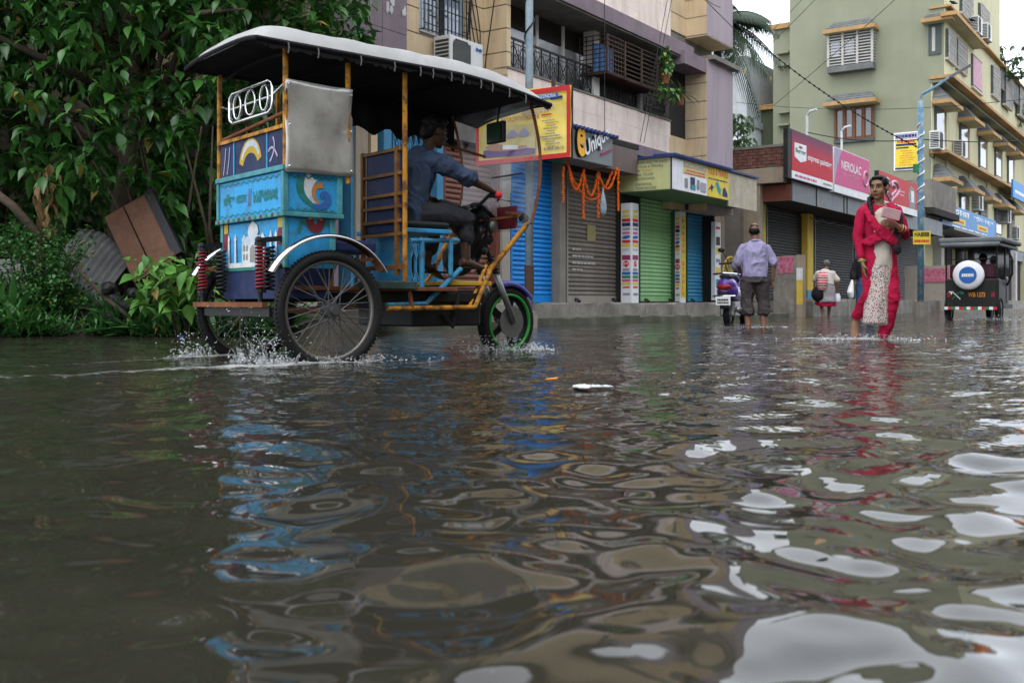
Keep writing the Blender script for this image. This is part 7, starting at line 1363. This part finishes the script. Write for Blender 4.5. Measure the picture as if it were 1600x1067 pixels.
# earth bank
bank = MB(); nx, ny = 60, 26; vs = []
for i in range(nx + 1):
    for j in range(ny + 1):
        x = -12 + 10.6 * i / nx; y0_ = 10.35 + .25 * math.sin(x * 1.3) + .12 * math.sin(x * 4.1); y = y0_ + 5.5 * j / ny; h = -.12 + .30 * min(1, (y - y0_) / .8) ** .7 + .06 * math.sin(x * 5 + y * 4) + .05 * math.sin(x * 11 - y * 7); vs.append((x, y, h))
bank.add(vs, [(i * (ny + 1) + j, (i + 1) * (ny + 1) + j, (i + 1) * (ny + 1) + j + 1, i * (ny + 1) + j + 1) for i in range(nx) for j in range(ny)]); tag(bank.build('earth_bank', 'soil', smooth=True), kind='structure')
ow = empty('plot_wall', 'pale peeling wall glimpsed through the leaves of the large tree', 'wall', (-8, 14.6, 0)); smooth_angle(rough_box((-8, 0, 0), (4.9, .25, 3.0), .5, .02, 12).build('panel', 'beige_plaster', ow), 30); smooth_angle(rough_box((4.9, .2, 0), (5.2, .7, 3.0), .4, .02, 14).build('pier', 'beige_plaster', ow), 30)
# large tree: trunks, limbs, leaf clusters
TR = empty('broadleaf_tree', 'dense dark broad-leaved tree behind the rickshaw at left', 'tree', (-4.6, 12.4, 0)); base = V((-4.6, 12.4, 0))
def rel(p): return V(p) - base
tk = MB(); tk.tube([rel((-4.6, 12.4, .1)), rel((-4.7, 12.3, 1.2)), rel((-4.5, 12.2, 2.4)), rel((-4.6, 12.3, 4.2))], [.20, .16, .13, .08], 12); tk.build('trunk', 'bark', TR, smooth=True)
for i in range(16):
    a = V((-4.6 + rs.uniform(-.1, .1), 12.3, rs.uniform(1.2, 3.6))); e_ = V((rs.uniform(-8.2, -2.4), rs.uniform(10.9, 13.4), rs.uniform(2.0, 6.0))); m_ = a.lerp(e_, .5) + V((0, 0, .3)); MB().tube([rel(a), rel(m_), rel(e_)], [.06, .04, .012], 7).build('branch', 'bark', TR, smooth=True)
for i in range(9):
    x = rs.uniform(-4.6, -2.6); MB().tube([rel((x, 11.9, .2)), rel((x + rs.uniform(-.2, .2), 11.6, 1.2)), rel((x + rs.uniform(-.4, .4), 11.3, 2.3))], [.022, .018, .008], 6).build('stem', 'bark', TR, smooth=True)
geoL = leaf_geo(); leaves = []
def cluster(p, n, s, out):
    az0 = rs.uniform(0, 6.28)
    for k in range(n):
        az = az0 + k * 2.4 + rs.uniform(-.3, .3); pit = rs.uniform(-1.05, .0) if rs.random() < .8 else rs.uniform(-.1, .6); q = p + V((rs.gauss(0, .05), rs.gauss(0, .05), rs.gauss(0, .05))); out.append((q, mleaf(q, az, pit, rs.uniform(-.4, .4), s * rs.choice((.55, .75, .95, 1.15, 1.4)) * rs.uniform(.85, 1.15))))
def in_crown(x, y, z):
    low = 1.75 + .5 * math.sin(x * 2.1 + 1) + .35 * math.sin(x * 5.3) + (.25 if x > -3.3 else 0)
    if z < low: return False
    if x > -2.4: return z > 3.0 + (x + 2.4) * 1.0
    return True
cnt = 0
while cnt < 4300:
    x = rs.uniform(-11.5, -1.9); y = 10.9 + abs(rs.gauss(0, 1.2)) + .35 * math.sin(x * 3) + (1.2 if x > -2.9 else 0); z = rs.uniform(1.1, 6.4) if rs.random() < .72 else rs.uniform(6, 9)
    if y > 14.3 or not in_crown(x, y, z): continue
    if vnoise(77, np.array([[x, y, z]]), 1.25)[0] < -.34: continue
    cluster(V((x, y, z)), rs.randint(5, 8), .86, leaves); cnt += 1
for i in range(520):   # dim understorey behind the debris
    x = rs.uniform(-7.5, -2.5); cluster(V((x, rs.uniform(11.9, 14.2), rs.uniform(.4, 2.0))), 6, .8, leaves)
def depth_key(t):
    p = t[0]; k = p.x / p.y; pz = (p.z - CH) / p.y
    return p.y if (-.505 < k < -.2 and -.02 < pz < .30) else 99
leaves.sort(key=depth_key); near, rest = leaves[:300], leaves[300:]
me = bpy.data.meshes.new('leaf'); me.from_pydata([tuple(v) for v in geoL[0]], [], geoL[1]); me.materials.append(MATS['leaf_deep']); me.polygons.foreach_set('use_smooth', [True] * len(geoL[1]))
for p, M in near: inst(me, 'leaf', TR, T(-base) @ M)
spread('crown', geoL, [T(-base) @ M for p, M in rest], 'leaf_deep', TR)
# background thicket that closes the view behind the plot
TH = empty('thicket', 'dark mass of leafy shrubs against the plot wall far left', 'shrub', (-7, 13.6, 0)); ls = []
for i in range(2300): cluster(V((rs.uniform(-13, -2.8), rs.uniform(12.9, 14.4), rs.uniform(.4, 8.0))), 5, 1.15, ls)
spread('foliage', geoL, [T((7, -13.6, 0)) @ M for p, M in ls], 'leaf_deep', TH); MB().tube([(0, .3, 0), (.1, .2, 1.5), (.4, .3, 3)], [.08, .06, .02], 8).build('stem', 'bark', TH)
# fine-leaved bush at the water's edge
FB_ = empty('feathery_bush', 'feathery small-leaved green bush at the water edge far left', 'bush', (-5.0, 10.95, 0)); gf = leaf_geo(.046, .028, .15, 3); ls = []
for i in range(150):
    a = rs.uniform(0, 6.28); hgt = rs.uniform(.35, 1.25); tip = V((math.cos(a) * rs.uniform(.1, .75), math.sin(a) * rs.uniform(.05, .4) - .1, hgt)); mid = tip * .55 + V((0, 0, .15))
    if i < 40: MB().tube([V((tip.x * .1, tip.y * .1, 0)), mid, tip], [.010, .007, .003], 5).build('stem', 'bark', FB_)
    for k in range(46):
        t = rs.uniform(.35, 1.05); p = V((tip.x * .1, tip.y * .1, 0)).lerp(mid, min(1, t * 1.5)) if t < .6 else mid.lerp(tip, (t - .6) / .4); p = p + V((rs.gauss(0, .045), rs.gauss(0, .045), rs.gauss(0, .035))); ls.append(mleaf(p, rs.uniform(0, 6.28), rs.uniform(-.9, .3), rs.uniform(-.4, .4), rs.uniform(.7, 1.3)))
spread('foliage', gf, ls, 'leaf_fine', FB_)
# fresh big-leaved bush beside the rear wheel
BB = empty('broadleaf_bush', 'fresh green broad-leaved bush beside the rickshaw rear wheel', 'bush', (-3.45, 10.7, 0)); gb_ = leaf_geo(.17, .10, .3); ls = []
for i in range(54):
    a = rs.uniform(0, 6.28); tip = V((math.cos(a) * rs.uniform(.05, .55), math.sin(a) * .3 - .1, rs.uniform(.25, .78))); MB().tube([V((tip.x * .2, tip.y * .2, 0)), tip * .6 + V((0, 0, .15)), tip], [.008, .006, .003], 5).build('stem', 'bark', BB); tmp = []; cluster(tip, 6, 1.0, tmp); ls += tmp
ls.sort(key=lambda t: t[0].y)
me2 = bpy.data.meshes.new('leaf'); me2.from_pydata([tuple(v) for v in gb_[0]], [], gb_[1]); me2.materials.append(MATS['leaf_fresh']); me2.polygons.foreach_set('use_smooth', [True] * len(gb_[1]))
for p, M in ls[:290]: inst(me2, 'leaf', BB, M)
spread('foliage', gb_, [M for p, M in ls[290:]], 'leaf_fresh', BB)
# ground cover along the bank
gr = []; 
for i in range(4600): x = rs.uniform(-8, -2.3); y = 10.45 + .25 * math.sin(x * 1.3) + .12 * math.sin(x * 4.1) + abs(rs.gauss(0, .34)); gr.append(mleaf(V((x, y, rs.uniform(-.02, .16))), rs.uniform(0, 6.28), rs.uniform(.2, 1.3), rs.uniform(-.5, .5), rs.uniform(.4, 2.4) * max(.15, 1 + 1.6 * vnoise(31, np.array([[x, y, 0]]), 1.9)[0])))
o = spread('ground_plants', leaf_geo(.12, .018, .2, 3), gr, 'leaf_fine', None); tag(o, 'low grass and weeds along the muddy bank', 'grass')
# debris: leaning boards, pale sheet, pole, rubbish
pm('old_board', (.115, .055, .032), .7, var=.35, vs=5, bump=.5, bs=20, dirt=.5, dcol=(.05, .03, .02), ds=3); pm('pale_sheet', (.20, .20, .195), .7, var=.3, vs=3, bump=.5, dirt=.5, dcol=(.09, .08, .07), ds=2.5); pm('rubbish', (.012, .012, .013), .45, bump=.6, bs=12); pm('dead_leaf', (.16, .10, .045), .85, var=.4, vs=9)
BD = empty('door_panel', 'broken brown wooden door panel leaning on the bank', 'door', at(221, 372, 11.3)); Mx = Matrix.Rotation(R(-8), 4, 'Z') @ Matrix.Rotation(R(-14), 4, 'X') @ Matrix.Rotation(R(-31), 4, 'Y')
for a, b in ((-.27, -.035), (-.02, .26)): MB().box((a, -.025, -.44), (b, .025, .44), Mx).build('board', 'old_board', BD, bevel=.006)
MB().box((-.29, .03, -.46), (.30, .055, .46), Mx).build('frame', 'rubbish', BD); MB().box((-.27, -.035, -.40), (.26, -.027, -.34), Mx).build('batten', 'old_board', BD); MB().box((.24, -.03, -.4), (.34, .07, .46), Mx).build('edge', 'rubbish', BD)
PS_ = empty('corrugated_sheet', 'bent pale grey corrugated sheet lying below the door panel', 'sheet', at(140, 410, 11.5)); vs = []; 
for i in range(31):
    for j in range(9): u, v = i / 30, j / 8; vs.append((-.35 + .7 * u, .02 * math.sin(u * 60) + .15 * v * v, -.35 + .7 * v + .06 * math.sin(u * 5)))
PSo = MB().add(vs, [(i * 9 + j, (i + 1) * 9 + j, (i + 1) * 9 + j + 1, i * 9 + j + 1) for i in range(30) for j in range(8)], Matrix.Rotation(R(24), 4, 'Y') @ Matrix.Rotation(R(-20), 4, 'X')).build('sheet', 'pale_sheet', PS_, smooth=True); PSo.modifiers.new('s', 'SOLIDIFY').thickness = .004
P2 = empty('wall_sheet', 'low grey sheet fence piece behind the feathery bush', 'sheet', at(30, 440, 11.6)); smooth_angle(rough_box((-.9, 0, -.5), (.5, .04, .25), .1, .02, 20).build('sheet', 'pale_sheet', P2), 30)
o = MB().tube([at(-60, 262, 10.9), at(20, 322, 10.85), at(75, 385, 10.9)], [.04, .045, .05], 10).build('fallen_pole', 'bark', smooth=True); tag(o, 'thick dark pole slanting over the feathery bush', 'pole')
o = MB().tube([at(120, 420, 10.8), at(170, 470, 10.75), at(215, 505, 10.7)], [.02, .025, .02], 8).build('fallen_branch', 'bark', smooth=True); tag(o, 'thin dead branch lying across the rubbish heap', 'branch')
rbm = MB()
for i in range(14): p = at(rs.uniform(165, 215), rs.uniform(450, 515), 10.85 + rs.uniform(-.1, .2)); rbm.ball(p, (rs.uniform(.05, .12), rs.uniform(.05, .1), rs.uniform(.05, .10)), 10, 7)
me = blob(rbm, .014, 1, noise=lambda q: .022 * vnoise(8, q, 16.) + .012 * vnoise(9, q, 34.)); me.materials.append(MATS['rubbish']); tag(link('rubbish_heap', me), 'heap of wet black rubbish between the two bushes', 'rubbish')
dl_ = []
for i in range(46): dl_.append(mleaf(at(rs.uniform(55, 85), rs.uniform(255, 385), 10.95 + rs.uniform(-.05, .1)), rs.uniform(0, 6.28), rs.uniform(-1.6, -.9), rs.uniform(-.6, .6), rs.uniform(.6, 1.2)))
o = spread('dead_leaf_bunch', geoL, dl_, 'dead_leaf', None, None); tag(o, 'hanging bunch of withered brown leaves at left', 'leaves', kind='stuff')
# ------------------------------------------------------------------ coconut palm behind the pink block
pc_ = V(at(1120, 34, 33)); PT = empty('coconut_palm', 'coconut palm with drooping fronds between the two apartment blocks', 'palm tree', (pc_.x, pc_.y, 0)); MB().tube([(0, 0, 0), (.1, 0, pc_.z * .5), (0, 0, pc_.z)], [.2, .16, .12], 12).build('trunk', 'bark', PT, smooth=True)
for i in range(22):
    az = i * 2.399; el = rs.uniform(-.5, .75); Lf = rs.uniform(2.0, 2.8); fb = MB(); pts = []
    for k in range(13):
        t = k / 12; r_ = Lf * t * math.cos(el * (1 - t)); zz_ = pc_.z + Lf * (math.sin(el) * t - (.75 + .25 * rs.random() * 0) * t * t * .8); pts.append(V((math.cos(az) * r_ * .8, math.sin(az) * r_ * .8, zz_)))
    fb.tube(pts, [.03 - .002 * k for k in range(13)], 5); sdv = V((-math.sin(az), math.cos(az), 0))
    for k in range(1, 37):
        t = k / 37 * 12; a = pts[int(t)].lerp(pts[min(12, int(t) + 1)], t - int(t)); ll = .62 * math.sin(math.pi * (.12 + .85 * k / 37)) + .08; fw__ = (pts[min(12, int(t) + 1)] - pts[int(t)]).normalized()
        for sg in (-1, 1):
            tip = a + (sdv * sg * .62 + fw__ * .5) * ll + V((0, 0, -.75 * ll)); mid = a.lerp(tip, .45) + V((0, 0, .10 * ll)); w_ = fw__ * .028
            fb.add([a - w_, a + w_, mid + w_, mid - w_, tip], [(0, 1, 2, 3), (3, 2, 4)])
    fb.build('frond', 'leaf_palm', PT)
def shrubby(name, label, loc, n, sp, mat, s=.6, cat='plant'):
    o = empty(name, label, cat, loc); q = []
    for i in range(n): cluster(V((rs.gauss(0, sp[0]), rs.gauss(0, sp[1]), rs.uniform(0, sp[2]))), 6, s, q)
    spread('foliage', geoL, [M for p, M in q], mat, o); MB().tube([(0, 0, -.1), (.03, 0, sp[2] * .5), (0, 0, sp[2])], [.03, .02, .01], 6).build('stem', 'bark', o); return o
shrubby('garden_tree', 'small bushy tree in front of the white house', at(1152, 236, 36), 60, (.3, .4, 1.3), 'leaf_far', 1.1, 'tree')
sx_, zx = fac(1036, 158, -.35); bpn = shrubby('balcony_plant', 'leafy money plant trailing from the balcony cage', street(sx_, -.40, zx), 30, (.10, .08, 1.15), 'leaf_fresh', .62)
pm('pot', (.25, .10, .05), .8); MB().lathe([(.08, .35), (.11, .55), (.12, .57)], 12).build('pot', 'pot', bpn)
sp_g = []
for i in range(70): sp_g.append(mleaf(V((rs.uniform(.15, .35), rs.uniform(-.1, .1), .5)), rs.uniform(0, 6.28), rs.uniform(-.1, 1.3), 0, rs.uniform(2.0, 3.6)))
spp = empty('spider_plant', 'thin-leaved potted plant beside the trailing balcony plant', 'plant', street(sx_ + .25, -.35, zx - .35)); spread('foliage', leaf_geo(.12, .010, .8, 3), sp_g, 'leaf_far', spp); MB().lathe([(.07, .30), (.10, .48), (.11, .5)], 12, T((.25, 0, 0))).build('pot', 'pot', spp)
shrubby('terrace_plants', 'green potted shrubs on the roof terrace at the top right', street(fs(1568), .6, 13.0), 150, (1.7, .5, 1.8), 'leaf_far', 1.5)
shrubby('terrace_creeper', 'yellow-green creeper over the terrace wall at the right edge', street(fs(1596), .4, 11.2), 110, (1.6, .5, 1.8), 'leaf_far', 1.4)
# birds on the green block's ledge
for px_, py_, nm in ((1492, 9, 'uppermost'), (1521, 36, 'middle'), (1523, 60, 'lowest')):
    s_, z_ = fac(px_, py_, -.4); bd_ = MB(); bd_.tube([(0, 0, .08), (.06, 0, .13), (.16, 0, .17), (.24, 0, .22)], [.02, .07, .075, .04], 10); bd_.ball((.27, 0, .25), .045, 10, 8); bd_.tube([(-.12, 0, .05), (0, 0, .09)], [.02, .045], 8); bd_.tube([(.30, 0, .25), (.35, 0, .24)], [.015, .004], 6); bd_.cyl((.1, -.02, 0), (.1, -.02, .12), .008, n=5); bd_.cyl((.1, .02, 0), (.1, .02, .12), .008, n=5)
    me = blob(bd_, .012, 2); me.materials.append(MATS['cloth_black']); o = link('crow', me, None, loc=street(s_, -.42, z_)); o.rotation_euler = (0, 0, 2.0); tag(o, '%s of three dark birds perched on the green block' % nm, 'bird')
# ------------------------------------------------------------------ splashes and floating foam
m = bpy.data.materials.new('spray'); m.use_nodes = True; b_ = m.node_tree.nodes['Principled BSDF']; b_.inputs['Base Color'].default_value = (.80, .82, .83, 1); b_.inputs['Roughness'].default_value = .12; b_.inputs['Transmission Weight'].default_value = .85; b_.inputs['IOR'].default_value = 1.33; MATS['spray'] = m
rs = random.Random(23); ico = [(0, 0, -1), (.72, -.53, -.45), (-.28, -.85, -.45), (-.89, 0, -.45), (-.28, .85, -.45), (.72, .53, -.45), (.28, -.85, .45), (-.72, -.53, .45), (-.72, .53, .45), (.28, .85, .45), (.89, 0, .45), (0, 0, 1)]
icf = [(0, 1, 2), (1, 0, 5), (0, 2, 3), (0, 3, 4), (0, 4, 5), (1, 5, 10), (2, 1, 6), (3, 2, 7), (4, 3, 8), (5, 4, 9), (1, 10, 6), (2, 6, 7), (3, 7, 8), (4, 8, 9), (5, 9, 10), (6, 10, 11), (7, 6, 11), (8, 7, 11), (9, 8, 11), (10, 9, 11)]
icf = [f[::-1] for f in icf]
def splash(label, c, d, n, spread_, h, name='splash'):
    M = []; d = V(d).normalized(); sd_ = V((-d.y, d.x, 0))
    for i in range(n):
        t = rs.random() ** 1.6; zz_ = h * (rs.random() ** 2.2); p = V(c) + d * (rs.gauss(0, spread_[0]) - zz_ * .35) + sd_ * rs.gauss(0, spread_[1]) * (1 + zz_) + V((0, 0, zz_)); r_ = rs.uniform(.0014, .0052) * (1.25 - zz_ / h * .5)
        M.append(T(p) @ Matrix.Rotation(rs.uniform(0, 3.14), 4, 'X') @ Matrix.Rotation(rs.uniform(0, 3.14), 4, 'Y') @ Matrix.Diagonal((r_, r_ * rs.uniform(.8, 1.4), r_ * rs.uniform(1, 3.0), 1)))
    q = MB()
    for i in range(int(n / 22)):
        a = rs.uniform(-1, 1); p = V(c) + d * rs.gauss(0, spread_[0]) + sd_ * rs.gauss(0, spread_[1]); hh = h * rs.uniform(.15, .5); v_ = d * rs.uniform(-.6, .3) + sd_ * a * .4; q.tube([p, p + v_ * hh * .4 + V((0, 0, hh * .7)), p + v_ * hh + V((0, 0, hh))], [rs.uniform(.006, .014), .006, .0015], 5)
    for sh_ in range(3):
        nu, nv = 22, 5; off = sd_ * rs.uniform(-.03, .03); vs_ = []; top = [h * .42 * max(.08, rs.random() ** 1.3) for i in range(nu + 1)]
        for i in range(nu + 1):
            u = (i / nu - .5) * 2; env_ = max(0, 1 - u * u) ** .7
            for j in range(nv + 1):
                v = j / nv; vs_.append(V(c) + off + d * (u * spread_[0] * 1.7 - v * h * .22) + sd_ * (.03 * math.sin(u * 7 + sh_) + v * v * h * .25 * (sh_ - 1)) + V((0, 0, -.01 + top[i] * env_ * v)))
        fc = [(i * (nv + 1) + j, (i + 1) * (nv + 1) + j, (i + 1) * (nv + 1) + j + 1, i * (nv + 1) + j + 1) for i in range(nu) for j in range(nv) if rs.random() > (j / nv) * .55]
        q.add(vs_, fc)
    o = spread(name, (np.array(ico), icf), M, 'spray', None); tag(o, label, 'splash', kind='stuff'); q.build('jets', 'spray', o, smooth=True)['kind'] = 'stuff'
c = RK_C; hd_ = RK_H
splash('white splash thrown up behind the near rear wheel', c - RK_L * .54 - hd_ * .30, hd_, 330, (.10, .04), .20); splash('low spray along the front of the near rear wheel', c - RK_L * .58 + hd_ * .12, hd_, 420, (.22, .03), .05)
splash('white splash behind the far rear wheel', c + RK_L * .56 - hd_ * .34, hd_, 200, (.10, .04), .17); splash('droplets flying between the two rear wheels', c - RK_L * .2 - hd_ * .26, hd_, 170, (.06, .12), .34)
splash('white splash churned around the green front wheel', c + hd_ * 1.66 - RK_L * .05, hd_, 650, (.15, .05), .12); splash('small bow splash ahead of the green front wheel', c + hd_ * 2.0 - RK_L * .03, hd_, 380, (.08, .05), .06)
splash('splash around the foot of the woman in red', (3.42, 9.66, 0), (1, 0, 0), 500, (.25, .08), .06); splash('ripples and drops at the feet of the man in lilac', (3.53, 14.7, 0), (1, 0, 0), 160, (.25, .08), .05); splash('spray behind the dark auto-rickshaw wheels', (9.7, 20.7, 0), (1, .2, 0), 400, (.6, .1), .10)
# floating scraps
pm('foam_scrap', (.48, .49, .48), .7, var=.12, vs=20, bump=.6, bs=40)
fm = MB()
for i in range(16): p = V((.305 + rs.gauss(0, .038), 4.22 + rs.gauss(0, .025), .012)); fm.ball(p, (rs.uniform(.015, .04), rs.uniform(.015, .04), rs.uniform(.005, .010)), 9, 6)
me = blob(fm, .006, 2, noise=lambda q: .005 * vnoise(4, q, 60.) + .003 * vnoise(5, q, 140.)); me.materials.append(MATS['foam_scrap']); tag(link('floating_foam', me), 'white clump of floating foam in the middle of the flooded street', 'litter')
for (px_, py_, lab, m_, s_) in ((283, 528, 'tiny blue scrap floating near the left bank', 'p_blue', .03), (862, 596, 'orange petal scrap drifting above the foam clump', 'p_orange', .03)):
    Yd = CH * FPX / (py_ - HOR); o = MB().add([(-s_, -s_ * .4, .012), (s_ * .8, -s_ * .5, .016), (s_, s_ * .3, .02), (-s_ * .6, s_ * .5, .014)], [(0, 1, 2, 3)]).build('floating_scrap', m_, loc=((px_ - 800) / FPX * Yd, Yd, 0)); o.modifiers.new('s', 'SOLIDIFY').thickness = .004; tag(o, lab, 'litter')

sp_ = [mleaf(V((rs.uniform(-3, 3.5), rs.uniform(1.2, 7.5), .012)), rs.uniform(0, 6.28), rs.uniform(-.1, .1), rs.uniform(-.2, .2), rs.uniform(.3, 1.0)) for i in range(90)]
tag(spread('floating_specks', leaf_geo(.03, .014, .1, 3), sp_, 'dead_leaf', None), 'tiny leaf scraps scattered over the flood water', 'litter')
# the row of houses on the camera's side of the street, which shades the facades
pm('far_side_wall', (.30, .27, .22), .9, streak=.4)
OS = empty('opposite_building', 'plain plastered building on the near side of the street behind the viewer', 'building', street(8, -16.5), ST_ROT)
MB().box((-36, -8, 0), (34, 0, 10.5)).build('wall', 'far_side_wall', OS); MB().box((-36.3, -8, 10.5), (34.3, .3, 10.8)).build('cornice', 'grey_plaster', OS)
wm_ = MB().box((-.6, 0, 0), (.6, .05, 1.4)).build('window', 'frame_dark', OS, loc=(-30, .0, 1.6)); pn_ = MB().box((-.5, .05, .1), (.5, .06, 1.3)).build('pane', 'tinted_glass', wm_)
for i in range(16):
    for j in range(3):
        if i or j: o = inst(wm_, 'window', OS, T((-30 + i * 4, 0, 1.6 + j * 3.1))); inst(pn_, 'pane', o)

NH = empty('sky_block_house', 'pale house wall added high behind the large tree to block the sky', 'building', (-9, 15.4, 0)); MB().box((-9, 0, 0), (5.4, 5, 10.0)).build('wall', 'beige_plaster', NH); MB().box((-9.2, -.3, 10.0), (5.6, 5.2, 10.25)).build('roof', 'grey_plaster', NH)  # house added to keep bright sky out of the water's reflections at left
